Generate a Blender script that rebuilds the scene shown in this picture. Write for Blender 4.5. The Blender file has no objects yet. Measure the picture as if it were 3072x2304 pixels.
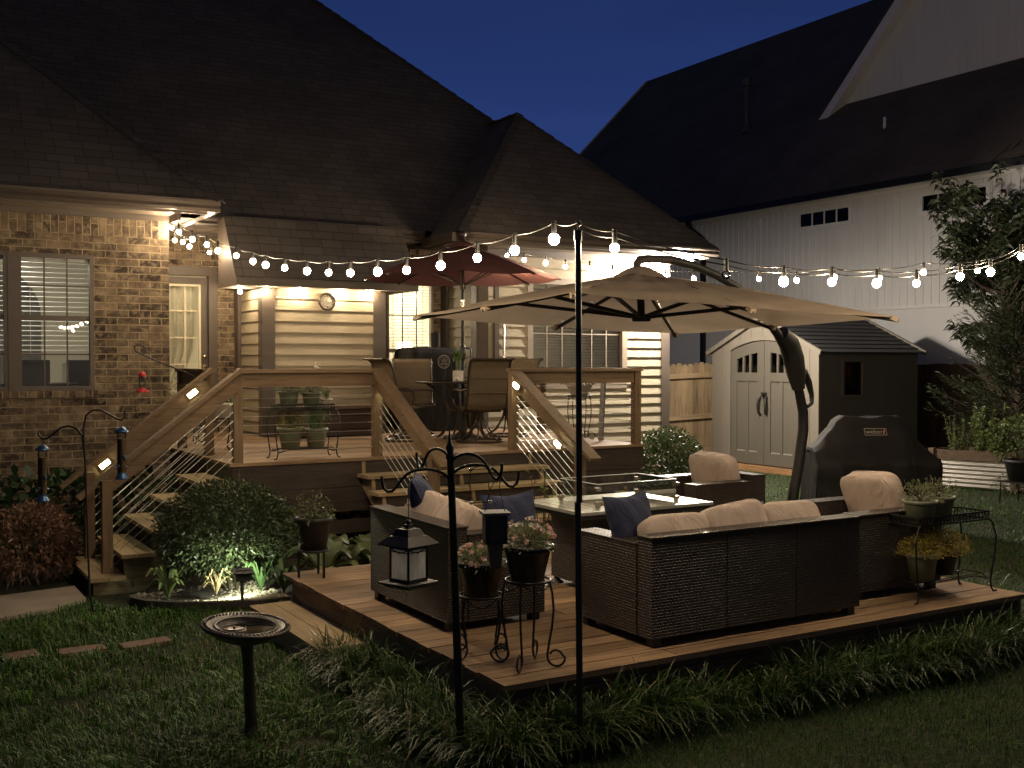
import bpy, math, random
import numpy as np
from mathutils import Vector, Matrix

random.seed(7)
rng = np.random.default_rng(7)
SC = bpy.context.scene
COL = SC.collection
PI = math.pi
rad = math.radians

# ---------------------------------------------------------------- camera, sky, exposure
cam_data = bpy.data.cameras.new('camera')
cam_data.sensor_width = 36.0
cam_data.lens = 38.09
cam_data.clip_start = 0.1
cam_data.clip_end = 400.0
cam = bpy.data.objects.new('camera', cam_data)
COL.objects.link(cam)
YAW, PIT = rad(59.25), math.atan(67 / 3250)
F_ = Vector((math.cos(YAW) * math.cos(PIT), math.sin(YAW) * math.cos(PIT), -math.sin(PIT)))
R_ = Vector((math.sin(YAW), -math.cos(YAW), 0))
U_ = R_.cross(F_)
cam.matrix_world = Matrix(((R_.x, U_.x, -F_.x, 0), (R_.y, U_.y, -F_.y, 0), (R_.z, U_.z, -F_.z, 2.0), (0, 0, 0, 1)))
SC.camera = cam

world = bpy.data.worlds.new('World')
SC.world = world
world.use_nodes = True
wn = world.node_tree
wbg = wn.nodes['Background']
wtc = wn.nodes.new('ShaderNodeTexCoord')
wsx = wn.nodes.new('ShaderNodeSeparateXYZ')
wrp = wn.nodes.new('ShaderNodeValToRGB')
wns = wn.nodes.new('ShaderNodeTexNoise')
wmx = wn.nodes.new('ShaderNodeMix')
wmx.data_type = 'RGBA'
wmx.blend_type = 'MULTIPLY'
wn.links.new(wtc.outputs['Generated'], wsx.inputs[0])
wn.links.new(wsx.outputs['Z'], wrp.inputs[0])
cr = wrp.color_ramp
cr.elements[0].position = 0.0
cr.elements[0].color = (0.036, 0.072, 0.25, 1)
cr.elements[1].position = 1.0
cr.elements[1].color = (0.004, 0.009, 0.040, 1)
e = cr.elements.new(0.22); e.color = (0.020, 0.043, 0.165, 1)
e = cr.elements.new(0.36); e.color = (0.011, 0.025, 0.096, 1)
wmp = wn.nodes.new('ShaderNodeMapping')
wmp.inputs['Scale'].default_value = (1.2, 1.2, 7)
wn.links.new(wtc.outputs['Generated'], wmp.inputs[0])
wn.links.new(wmp.outputs[0], wns.inputs['Vector'])
wns.inputs['Scale'].default_value = 1.6
wns.inputs['Detail'].default_value = 3
wcr = wn.nodes.new('ShaderNodeValToRGB')
wcr.color_ramp.elements[0].position = .35
wcr.color_ramp.elements[0].color = (.88, .88, .9, 1)
wcr.color_ramp.elements[1].position = .7
wcr.color_ramp.elements[1].color = (1.1, 1.1, 1.1, 1)
wn.links.new(wns.outputs['Fac'], wcr.inputs[0])
wmx.inputs[0].default_value = 1.0
# the afterglow side of the sky is brighter than the side behind the viewer
wd0 = wn.nodes.new('ShaderNodeVectorMath'); wd0.operation = 'DOT_PRODUCT'
wd0.inputs[1].default_value = (F_.x, F_.y, 0)
wn.links.new(wtc.outputs['Generated'], wd0.inputs[0])
wd1 = wn.nodes.new('ShaderNodeMapRange'); wd1.inputs['From Min'].default_value = -.2; wd1.inputs['From Max'].default_value = .75
wd1.inputs['To Min'].default_value = .35; wd1.inputs['To Max'].default_value = 1.0
wn.links.new(wd0.outputs['Value'], wd1.inputs['Value'])
wdm = wn.nodes.new('ShaderNodeVectorMath'); wdm.operation = 'SCALE'
wn.links.new(wrp.outputs[0], wdm.inputs[0]); wn.links.new(wd1.outputs[0], wdm.inputs['Scale'])
wn.links.new(wdm.outputs[0], wmx.inputs[6])
wn.links.new(wcr.outputs[0], wmx.inputs[7])
# warm light added low in the unseen sky behind the viewer, as town glow
wdp = wn.nodes.new('ShaderNodeVectorMath'); wdp.operation = 'DOT_PRODUCT'
wdp.inputs[1].default_value = (-F_.x, -F_.y, 0)
wn.links.new(wtc.outputs['Generated'], wdp.inputs[0])
wg1 = wn.nodes.new('ShaderNodeMapRange'); wg1.inputs['From Min'].default_value = -.35; wg1.inputs['From Max'].default_value = .9
wn.links.new(wdp.outputs['Value'], wg1.inputs['Value'])
wg2 = wn.nodes.new('ShaderNodeMapRange'); wg2.inputs['From Min'].default_value = .75; wg2.inputs['From Max'].default_value = 0.0
wn.links.new(wsx.outputs['Z'], wg2.inputs['Value'])
wg3 = wn.nodes.new('ShaderNodeMath'); wg3.operation = 'MULTIPLY'
wn.links.new(wg1.outputs[0], wg3.inputs[0]); wn.links.new(wg2.outputs[0], wg3.inputs[1])
wad = wn.nodes.new('ShaderNodeMix'); wad.data_type = 'RGBA'; wad.blend_type = 'ADD'
wn.links.new(wg3.outputs[0], wad.inputs[0])
wn.links.new(wmx.outputs[2], wad.inputs[6])
wad.inputs[7].default_value = (.085, .070, .046, 1)
wn.links.new(wad.outputs[2], wbg.inputs[0])
wbg.inputs[1].default_value = 0.72

vs = SC.view_settings
SC.display_settings.display_device = 'sRGB'
vs.view_transform = 'Standard'
vs.look = 'None'
vs.exposure = 0.5
vs.gamma = 1.0
SC.render.engine = 'CYCLES'
cy = SC.cycles
cy.use_denoising = True
cy.max_bounces = 6
cy.diffuse_bounces = 3
cy.glossy_bounces = 3
cy.transmission_bounces = 4
cy.transparent_max_bounces = 10
cy.sample_clamp_indirect = 4.0
cy.sample_clamp_direct = 0.0
cy.use_light_tree = True
cy.caustics_reflective = False
cy.caustics_refractive = False

# strengths of the lamps the place has
FLOOD_E = 2100.0      # glow of one floodlight lamp
BULB_E = 440.0        # glow of one string bulb
STEP_E = 60.0

# ---------------------------------------------------------------- materials
def newmat(name):
    m = bpy.data.materials.new(name)
    m.use_nodes = True
    nt = m.node_tree
    return m, nt, nt.nodes['Principled BSDF']

def N(nt, t, **kw):
    n = nt.nodes.new('ShaderNode' + t)
    for k, v in kw.items():
        setattr(n, k, v)
    return n

def mixc(nt, fac, a, b, mode='MIX'):
    n = N(nt, 'Mix', data_type='RGBA', blend_type=mode)
    for i, v in ((0, fac), (6, a), (7, b)):
        if hasattr(v, 'is_linked'):
            nt.links.new(v, n.inputs[i])
        elif isinstance(v, (int, float)):
            n.inputs[i].default_value = v
        else:
            n.inputs[i].default_value = (v[0], v[1], v[2], 1)
    return n.outputs[2]

def ramp(nt, src, stops):
    r = N(nt, 'ValToRGB')
    els = r.color_ramp.elements
    els[0].position, els[0].color = stops[0][0], tuple(stops[0][1]) + (1,)
    els[1].position, els[1].color = stops[-1][0], tuple(stops[-1][1]) + (1,)
    for p, c in stops[1:-1]:
        x = els.new(p); x.color = tuple(c) + (1,)
    nt.links.new(src, r.inputs[0])
    return r.outputs[0]

def coords(nt, kind, scale=(1, 1, 1)):
    t = N(nt, 'TexCoord')
    mp = N(nt, 'Mapping')
    mp.inputs['Scale'].default_value = scale
    nt.links.new(t.outputs[kind], mp.inputs[0])
    return mp.outputs[0]

def noise(nt, vec, scale, detail=4, rough=.55, dist=0):
    n = N(nt, 'TexNoise')
    n.inputs['Scale'].default_value = scale
    n.inputs['Detail'].default_value = detail
    n.inputs['Roughness'].default_value = rough
    n.inputs['Distortion'].default_value = dist
    nt.links.new(vec, n.inputs['Vector'])
    return n.outputs['Fac']

def island(nt, amount):
    g = N(nt, 'NewGeometry')
    return ramp(nt, g.outputs['Random Per Island'], [(0, (1 - amount,) * 3), (1, (1 + amount,) * 3)])

def bump(nt, bs, h, dist, strength=1.0):
    b = N(nt, 'Bump')
    b.inputs['Distance'].default_value = dist
    b.inputs['Strength'].default_value = strength
    nt.links.new(h, b.inputs['Height'])
    nt.links.new(b.outputs[0], bs.inputs['Normal'])
    return b

def sc(c, k):
    return tuple(min(1, x * k) for x in c)

def pbr(name, col, rough=.6, var=.2, scale=6, stretch=(1, 1, 1), bmp=0, bscale=60, metal=0, isl=0, spec=.5, col2=None, dirt=0):
    m, nt, b = newmat(name)
    v = coords(nt, 'Object', stretch)
    f = noise(nt, v, scale)
    c = ramp(nt, f, [(.28, sc(col, 1 - var)), (.72, sc(col2 or col, 1 + var))])
    if dirt:
        f2 = noise(nt, coords(nt, 'Object'), 1.7, 5, .65)
        c = mixc(nt, 1, c, ramp(nt, f2, [(.35, (1 - dirt,) * 3), (.65, (1, 1, 1))]), 'MULTIPLY')
    if isl:
        c = mixc(nt, 1, c, island(nt, isl), 'MULTIPLY')
    nt.links.new(c, b.inputs['Base Color'])
    b.inputs['Roughness'].default_value = rough
    b.inputs['Metallic'].default_value = metal
    b.inputs['Specular IOR Level'].default_value = spec
    if bmp:
        bump(nt, b, noise(nt, v, bscale, 3), bmp)
    return m

def wood(name, col, axis='X', rough=.7, isl=.22, spec=.3, grain=.45, knots=True):
    m, nt, b = newmat(name)
    st = {'X': (.9, 14, 14), 'Y': (14, .9, 14), 'Z': (14, 14, .9)}[axis]
    v = coords(nt, 'Object', st)
    g = N(nt, 'NewGeometry')
    ad = N(nt, 'VectorMath', operation='ADD')
    sv = N(nt, 'VectorMath', operation='SCALE')
    sv.inputs[0].default_value = (37, 21, 53)
    nt.links.new(g.outputs['Random Per Island'], sv.inputs['Scale'])
    nt.links.new(v, ad.inputs[0]); nt.links.new(sv.outputs[0], ad.inputs[1])
    v = ad.outputs[0]
    f = noise(nt, v, 2.4, 7, .62, .9)
    c = ramp(nt, f, [(.25, sc(col, 1 - grain)), (.5, col), (.78, sc(col, 1 + grain))])
    big = noise(nt, coords(nt, 'Object'), 1.3, 4, .6)
    c = mixc(nt, 1, c, ramp(nt, big, [(.3, (.72, .7, .68)), (.7, (1.12, 1.1, 1.08))]), 'MULTIPLY')
    if knots:
        vo = N(nt, 'TexVoronoi')
        vo.inputs['Scale'].default_value = .55
        nt.links.new(v, vo.inputs['Vector'])
        c = mixc(nt, 1, c, ramp(nt, vo.outputs['Distance'], [(.03, (.42, .36, .32)), (.13, (1, 1, 1))]), 'MULTIPLY')
    c = mixc(nt, 1, c, island(nt, isl), 'MULTIPLY')
    nt.links.new(c, b.inputs['Base Color'])
    b.inputs['Roughness'].default_value = rough
    b.inputs['Specular IOR Level'].default_value = spec
    bump(nt, b, f, .003)
    return m

def brickmat(name):
    m, nt, b = newmat(name)
    uv = N(nt, 'UVMap')
    # wobble the courses a little so that edges look tumbled
    n0 = N(nt, 'TexNoise'); n0.inputs['Scale'].default_value = 13; n0.inputs['Detail'].default_value = 3
    nt.links.new(uv.outputs[0], n0.inputs['Vector'])
    s = N(nt, 'VectorMath', operation='SUBTRACT'); s.inputs[1].default_value = (.5, .5, .5)
    nt.links.new(n0.outputs['Color'], s.inputs[0])
    k = N(nt, 'VectorMath', operation='SCALE'); k.inputs['Scale'].default_value = .014
    nt.links.new(s.outputs[0], k.inputs[0])
    a = N(nt, 'VectorMath', operation='ADD')
    nt.links.new(uv.outputs[0], a.inputs[0]); nt.links.new(k.outputs[0], a.inputs[1])
    br = N(nt, 'TexBrick')
    br.offset = .5
    br.inputs['Scale'].default_value = 1
    br.inputs['Brick Width'].default_value = .245
    br.inputs['Row Height'].default_value = .0835
    br.inputs['Mortar Size'].default_value = .0075
    br.inputs['Mortar Smooth'].default_value = .35
    br.inputs['Bias'].default_value = -.15
    br.inputs['Color1'].default_value = (.042, .031, .027, 1)
    br.inputs['Color2'].default_value = (.235, .175, .118, 1)
    br.inputs['Mortar'].default_value = (.34, .26, .17, 1)
    nt.links.new(a.outputs[0], br.inputs['Vector'])
    c = br.outputs['Color']
    # mortar smear and pale crust on the faces
    sm = noise(nt, uv.outputs[0], 11, 6, .68, .6)
    c = mixc(nt, ramp(nt, sm, [(.44, (0, 0, 0)), (.66, (.75, .75, .75))]), c, (.33, .26, .165))
    dk = noise(nt, uv.outputs[0], 4.2, 4, .6)
    c = mixc(nt, 1, c, ramp(nt, dk, [(.3, (.6, .58, .6)), (.62, (1.1, 1.1, 1.1))]), 'MULTIPLY')
    nt.links.new(c, b.inputs['Base Color'])
    b.inputs['Roughness'].default_value = .9
    b.inputs['Specular IOR Level'].default_value = .2
    inv = N(nt, 'Math', operation='SUBTRACT'); inv.inputs[0].default_value = 1
    nt.links.new(br.outputs['Fac'], inv.inputs[1])
    h = N(nt, 'Math', operation='ADD')
    nt.links.new(inv.outputs[0], h.inputs[0]); 
    hs = N(nt, 'Math', operation='MULTIPLY'); hs.inputs[1].default_value = .9
    nt.links.new(sm, hs.inputs[0]); nt.links.new(hs.outputs[0], h.inputs[1])
    bump(nt, b, h.outputs[0], .012)
    return m

def shinglemat(name, c1, c2, gap):
    m, nt, b = newmat(name)
    uv = N(nt, 'UVMap')
    br = N(nt, 'TexBrick')
    br.offset = .37; br.offset_frequency = 3
    br.squash = 1
    br.inputs['Scale'].default_value = 1
    br.inputs['Brick Width'].default_value = .30
    br.inputs['Row Height'].default_value = .142
    br.inputs['Mortar Size'].default_value = .005
    br.inputs['Mortar Smooth'].default_value = .1
    br.inputs['Color1'].default_value = c1 + (1,)
    br.inputs['Color2'].default_value = c2 + (1,)
    br.inputs['Mortar'].default_value = gap + (1,)
    nt.links.new(uv.outputs[0], br.inputs['Vector'])
    g1 = noise(nt, uv.outputs[0], 260, 2, .7)
    g2 = noise(nt, uv.outputs[0], .6, 4, .6)
    c = mixc(nt, 1, br.outputs['Color'], ramp(nt, g1, [(.3, (.62,) * 3), (.7, (1.3,) * 3)]), 'MULTIPLY')
    c = mixc(nt, 1, c, ramp(nt, g2, [(.3, (.72, .72, .75)), (.7, (1.15, 1.12, 1.1))]), 'MULTIPLY')
    nt.links.new(c, b.inputs['Base Color'])
    b.inputs['Roughness'].default_value = .95
    b.inputs['Specular IOR Level'].default_value = .15
    # each course is a wedge, thick at its lower edge
    sx = N(nt, 'SeparateXYZ'); nt.links.new(uv.outputs[0], sx.inputs[0])
    dv = N(nt, 'Math', operation='DIVIDE'); dv.inputs[1].default_value = .142
    nt.links.new(sx.outputs[1], dv.inputs[0])
    fr = N(nt, 'Math', operation='FRACT'); nt.links.new(dv.outputs[0], fr.inputs[0])
    mf = N(nt, 'Math', operation='ADD'); nt.links.new(fr.outputs[0], mf.inputs[0]); nt.links.new(br.outputs['Fac'], mf.inputs[1])
    iv = N(nt, 'Math', operation='SUBTRACT'); iv.inputs[0].default_value = 1; nt.links.new(mf.outputs[0], iv.inputs[1])
    bump(nt, b, iv.outputs[0], .012)
    return m

def wickermat(name, col, gapc):
    m, nt, b = newmat(name)
    uv = N(nt, 'UVMap')
    br = N(nt, 'TexBrick')
    br.offset = .5
    br.inputs['Scale'].default_value = 1
    br.inputs['Brick Width'].default_value = .027
    br.inputs['Row Height'].default_value = .0172
    br.inputs['Mortar Size'].default_value = .0042
    br.inputs['Mortar Smooth'].default_value = .8
    br.inputs['Color1'].default_value = sc(col, .8) + (1,)
    br.inputs['Color2'].default_value = sc(col, 1.3) + (1,)
    br.inputs['Mortar'].default_value = gapc + (1,)
    nt.links.new(uv.outputs[0], br.inputs['Vector'])
    f = noise(nt, uv.outputs[0], 2.5, 4)
    c = mixc(nt, 1, br.outputs['Color'], ramp(nt, f, [(.3, (.75,) * 3), (.7, (1.2,) * 3)]), 'MULTIPLY')
    nt.links.new(c, b.inputs['Base Color'])
    b.inputs['Roughness'].default_value = .42
    b.inputs['Specular IOR Level'].default_value = .5
    iv = N(nt, 'Math', operation='SUBTRACT'); iv.inputs[0].default_value = 1
    nt.links.new(br.outputs['Fac'], iv.inputs[1])
    bump(nt, b, iv.outputs[0], .006)
    return m

def fabric(name, col, rough=.9, weave=420, trans=0, wr=.02, wscale=5, spec=.2, wstretch=(1, 1, 1), var=.08):
    m, nt, b = newmat(name)
    v = coords(nt, 'Object')
    f = noise(nt, v, weave, 2, .6)
    w = noise(nt, coords(nt, 'Object', wstretch), wscale, 5, .55, .8)
    c = ramp(nt, f, [(.3, sc(col, 1 - var * 2)), (.7, sc(col, 1 + var * 2))])
    c = mixc(nt, 1, c, ramp(nt, w, [(.3, (1 - var,) * 3), (.7, (1 + var,) * 3)]), 'MULTIPLY')
    nt.links.new(c, b.inputs['Base Color'])
    b.inputs['Roughness'].default_value = rough
    b.inputs['Specular IOR Level'].default_value = spec
    bump(nt, b, w, wr)
    if trans:
        tr = N(nt, 'BsdfTranslucent')
        nt.links.new(c, tr.inputs[0])
        mx = N(nt, 'MixShader'); mx.inputs[0].default_value = trans
        out = nt.nodes['Material Output']
        nt.links.new(b.outputs[0], mx.inputs[1]); nt.links.new(tr.outputs[0], mx.inputs[2])
        nt.links.new(mx.outputs[0], out.inputs[0])
    return m

def leafmat(name, col, var=.45, rough=.5, trans=.25, col2=None, spec=.4, dead=0):
    m, nt, b = newmat(name)
    g = N(nt, 'NewGeometry')
    c = ramp(nt, g.outputs['Random Per Island'], [(0, sc(col, 1 - var)), (.6, col), (1 - dead - .001, sc(col2 or col, 1 + var))] + ([(1 - dead + .002, (.20, .16, .075)), (1, (.26, .20, .10))] if dead else [(1, sc(col2 or col, 1 + var))]))
    big = noise(nt, coords(nt, 'Object'), 4, 3)
    c = mixc(nt, 1, c, ramp(nt, big, [(.3, (.65, .7, .7)), (.7, (1.2, 1.15, 1.1))]), 'MULTIPLY')
    nt.links.new(c, b.inputs['Base Color'])
    b.inputs['Roughness'].default_value = rough
    b.inputs['Specular IOR Level'].default_value = spec
    if trans:
        tr = N(nt, 'BsdfTranslucent'); nt.links.new(c, tr.inputs[0])
        mx = N(nt, 'MixShader'); mx.inputs[0].default_value = trans
        nt.links.new(b.outputs[0], mx.inputs[1]); nt.links.new(tr.outputs[0], mx.inputs[2])
        nt.links.new(mx.outputs[0], nt.nodes['Material Output'].inputs[0])
    return m

def emit(name, col, strength):
    m, nt, b = newmat(name)
    em = N(nt, 'Emission')
    em.inputs[0].default_value = col + (1,)
    em.inputs[1].default_value = strength
    nt.links.new(em.outputs[0], nt.nodes['Material Output'].inputs[0])
    return m

def glass(name, tint=(1, 1, 1), refl=1.0, rough=.0):
    m, nt, b = newmat(name)
    tr = N(nt, 'BsdfTransparent'); tr.inputs[0].default_value = tint + (1,)
    gl = N(nt, 'BsdfGlossy'); gl.inputs['Roughness'].default_value = rough
    fr = N(nt, 'Fresnel'); fr.inputs['IOR'].default_value = 1.5
    ml = N(nt, 'Math', operation='MULTIPLY'); ml.inputs[1].default_value = refl
    mx = N(nt, 'MixShader')
    nt.links.new(fr.outputs[0], ml.inputs[0])
    nt.links.new(ml.outputs[0], mx.inputs[0])
    nt.links.new(tr.outputs[0], mx.inputs[1]); nt.links.new(gl.outputs[0], mx.inputs[2])
    nt.links.new(mx.outputs[0], nt.nodes['Material Output'].inputs[0])
    return m

BRICK = brickmat('tumbled brick')
SIDING = pbr('tan lap siding', (.38, .325, .235), .75, .07, 3, (1, 1, 1), .0, spec=.25, isl=.04)
_nt = SIDING.node_tree
_v = coords(_nt, 'Object', (1.6, 1.6, 30))
bump(_nt, _nt.nodes['Principled BSDF'], noise(_nt, _v, 3.2, 4, .55, 2.2), .007)
TRIM = pbr('taupe brown trim', (.095, .074, .060), .55, .1, 5, bmp=.001)
GUTTER = pbr('brown gutter metal', (.075, .059, .048), .35, .08, 4)
SOFFIT = pbr('tan soffit', (.26, .21, .16), .7, .06, 4)
SHINGLE = shinglemat('brown asphalt shingle', (.112, .098, .085), (.142, .124, .107), (.066, .058, .05))
SHINGLE2 = shinglemat('charcoal asphalt shingle', (.135, .112, .088), (.150, .126, .100), (.10, .085, .07))
WHITE = pbr('white painted siding', (.70, .685, .67), .7, .05, 2, (1, 1, .3), .0015, 30)
WHITETRIM = pbr('white trim', (.74, .72, .70), .55, .04, 3)
DECKW = wood('stained decking', (.250, .165, .098), 'X', .62, .32, .3, .62)
RAILX = wood('stained rail', (.175, .118, .070), 'X', .6, .1, grain=.35)
RAILY = wood('stained rail across', (.175, .118, .070), 'Y', .6, .1, grain=.35)
POSTW = wood('stained post', (.17, .115, .068), 'Z', .65, .12, grain=.35)
TREADY = wood('weathered tread', (.33, .25, .145), 'Y', .75, .15, grain=.3)
TREADX = wood('weathered tread across', (.30, .225, .13), 'X', .75, .15, grain=.3)
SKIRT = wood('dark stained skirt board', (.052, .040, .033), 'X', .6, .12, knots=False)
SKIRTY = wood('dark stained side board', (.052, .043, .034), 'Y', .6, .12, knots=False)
FENCEW = wood('fence picket', (.30, .22, .13), 'Z', .85, .28, grain=.4)
FENCEX = wood('fence rail', (.34, .25, .15), 'X', .85, .15, grain=.3)
DARKFENCE = wood('aged brown fence', (.075, .050, .036), 'Z', .85, .25)
BEDWOOD = wood('bed timber', (.11, .075, .052), 'Y', .8, .15)
CABLE = pbr('steel cable', (.55, .53, .5), .3, .05, 5, metal=.9)
WICKER = wickermat("brown resin wicker", (.050, .035, .028), (.006, .005, .004))
CUSH = fabric('beige cushion cloth', (.44, .355, .305), wr=.05, wscale=4.5, wstretch=(1, 1, .35))
NAVY = fabric('navy pillow cloth', (.030, .036, .070), wr=.03, wscale=7)
BLUE = fabric('slate blue cloth', (.12, .17, .27), wr=.03, wscale=7)
CANVAS = fabric('beige canvas', (.50, .41, .315), trans=.5, wr=.018, wscale=2.6, weave=300)
REDCAN = fabric('faded red canvas', (.17, .074, .064), trans=.35, wr=.02, wscale=3, weave=300)
GRILLCLOTH = fabric('black grill cloth', (.015, .0135, .013), rough=.75, wr=.03, wscale=3.2, spec=.18, wstretch=(1, 1, .35))
SLING = fabric('brown mesh sling', (.135, .104, .070), weave=160, wr=.006, wscale=9)
IRON = pbr('black wrought iron', (.016, .015, .015), .45, .2, 8, metal=.3)
BRONZE = pbr('bronze chair frame', (.055, .043, .033), .38, .15, 6, metal=.6)
BLACKPL = pbr('black plastic', (.018, .018, .018), .45, .15, 6)
MAST = pbr('black powder coated mast', (.012, .012, .013), .55, .1, 5, metal=.3)
POTGREEN = pbr('sage green pot', (.15, .165, .11), .5, .12, 6)
POTBLUE = pbr('dark blue glazed pot', (.008, .012, .019), .3, .2, 5, spec=.3)
POTWHITE = pbr('white ceramic pot', (.55, .51, .44), .4, .06, 5)
POTBLACK = pbr('black nursery pot', (.012, .011, .011), .6, .15, 6)
SOIL = pbr('potting soil', (.03, .02, .014), .95, .4, 40, bmp=.01)
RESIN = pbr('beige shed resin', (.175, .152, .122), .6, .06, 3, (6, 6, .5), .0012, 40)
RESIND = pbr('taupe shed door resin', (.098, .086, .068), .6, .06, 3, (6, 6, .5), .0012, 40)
RESIN_SHADE = pbr('shade darkened shed resin', (.105, .092, .078), .6, .08, 3, (1, 1, .4), .0012, 40)  # side wall shade put into the colour; same beige resin as the front
SHEDROOF = pbr('charcoal shed roof resin', (.030, .030, .030), .6, .12, 5, bmp=.002)
STEEL = pbr('galvanised corrugated steel', (.52, .49, .45), .38, .15, 4, (1, 1, 5), metal=.7, dirt=.25)
CONCRETE = pbr('concrete walk', (.30, .245, .195), .9, .14, 3, bmp=.004, bscale=80, dirt=.2)
STONE = pbr('red brown paving stone', (.17, .105, .075), .9, .2, 6, bmp=.004)
NICKEL = pbr('satin nickel', (.62, .56, .46), .25, .03, 5, metal=1)
GLASSM = glass('window glass', (.96, .97, .96), 1.0)
GUARDG = glass('clear guard glass', (.93, .96, .95), 1.3)
TABLEG = glass('smoked table glass', (.45, .45, .45), 1.6)
CLEARPL = glass('clear feeder tube', (.85, .87, .86), 1.2, .1)
SEED = pbr('bird seed', (.16, .095, .045), .9, .4, 90, bmp=.004)
TOPMETAL = pbr('grey slatted table top', (.30, .305, .275), .32, .08, 5, metal=.35)
DARKIN = pbr('dark furniture', (.03, .026, .024), .5, .1, 5)
ROOMW = pbr('cream room wall', (.62, .58, .47), .9, .04, 2)
BLINDM = pbr('white blind slat', (.66, .65, .60), .6, .04, 3)
CREAM = pbr('cream grille', (.66, .58, .42), .6, .04, 3)
CURTAIN = fabric('sheer curtain', (.70, .66, .52), trans=.3, wr=.01, wscale=8)
BULB = emit('warm bulb glass', (1.0, .77, .49), BULB_E)
FLOODM = emit('flood lamp glass', (1.0, .89, .74), FLOOD_E)
STEPM = emit('step light lens', (1.0, .95, .52), STEP_E)
SHADE = emit('lit lamp shade', (1.0, .85, .6), 7)
GREENL = leafmat('shrub leaf', (.050, .068, .026), trans=.12)
GREENR = leafmat('glossy shrub leaf', (.060, .095, .030), .55, .35, spec=.6)
REDL = leafmat('russet shrub leaf', (.225, .130, .088), .55)
DARKL = leafmat('dark broad leaf', (.028, .060, .020), .4)
HERBL = leafmat('herb leaf', (.18, .23, .08), .4)
HERBD = leafmat('grey green herb leaf', (.19, .21, .11), .35)
CHIVE = leafmat('chive blade', (.20, .28, .13), .35)
SEDUM = leafmat('yellow sedum', (.38, .30, .06), .3)
HOSTA = leafmat('hosta leaf', (.10, .125, .050), .4)
LILY = leafmat('bright strap leaf', (.060, .105, .034), .4, trans=.12)
STRAW = leafmat('straw blade', (.26, .20, .10), .35, trans=.1)
TREEL = leafmat('tree leaf', (.050, .066, .030), .5)
CONIF = leafmat('juniper needle', (.050, .068, .032), .4)
PINKF = leafmat('pink petal', (.68, .42, .38), .3, .6)
WHITEF = leafmat('white petal', (.75, .68, .6), .2, .6)
GRASSM = leafmat('lawn blade', (.046, .135, .014), .55, .45, .2, (.080, .175, .024), .3, .05)
BORDERM = leafmat('border grass blade', (.036, .085, .016), .6, .4, .2, (.070, .110, .028), .4, .04)
BARK = wood('bark', (.075, .055, .04), 'Z', .9, .1)
TWIG = pbr('stem', (.07, .055, .03), .8, .2)
PEBBLE = pbr('river pebble', (.30, .255, .18), .8, .25, 20, isl=.45)
EARTH = pbr('bare earth', (.045, .033, .022), .95, .35, 9, bmp=.02, bscale=25)

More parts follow.
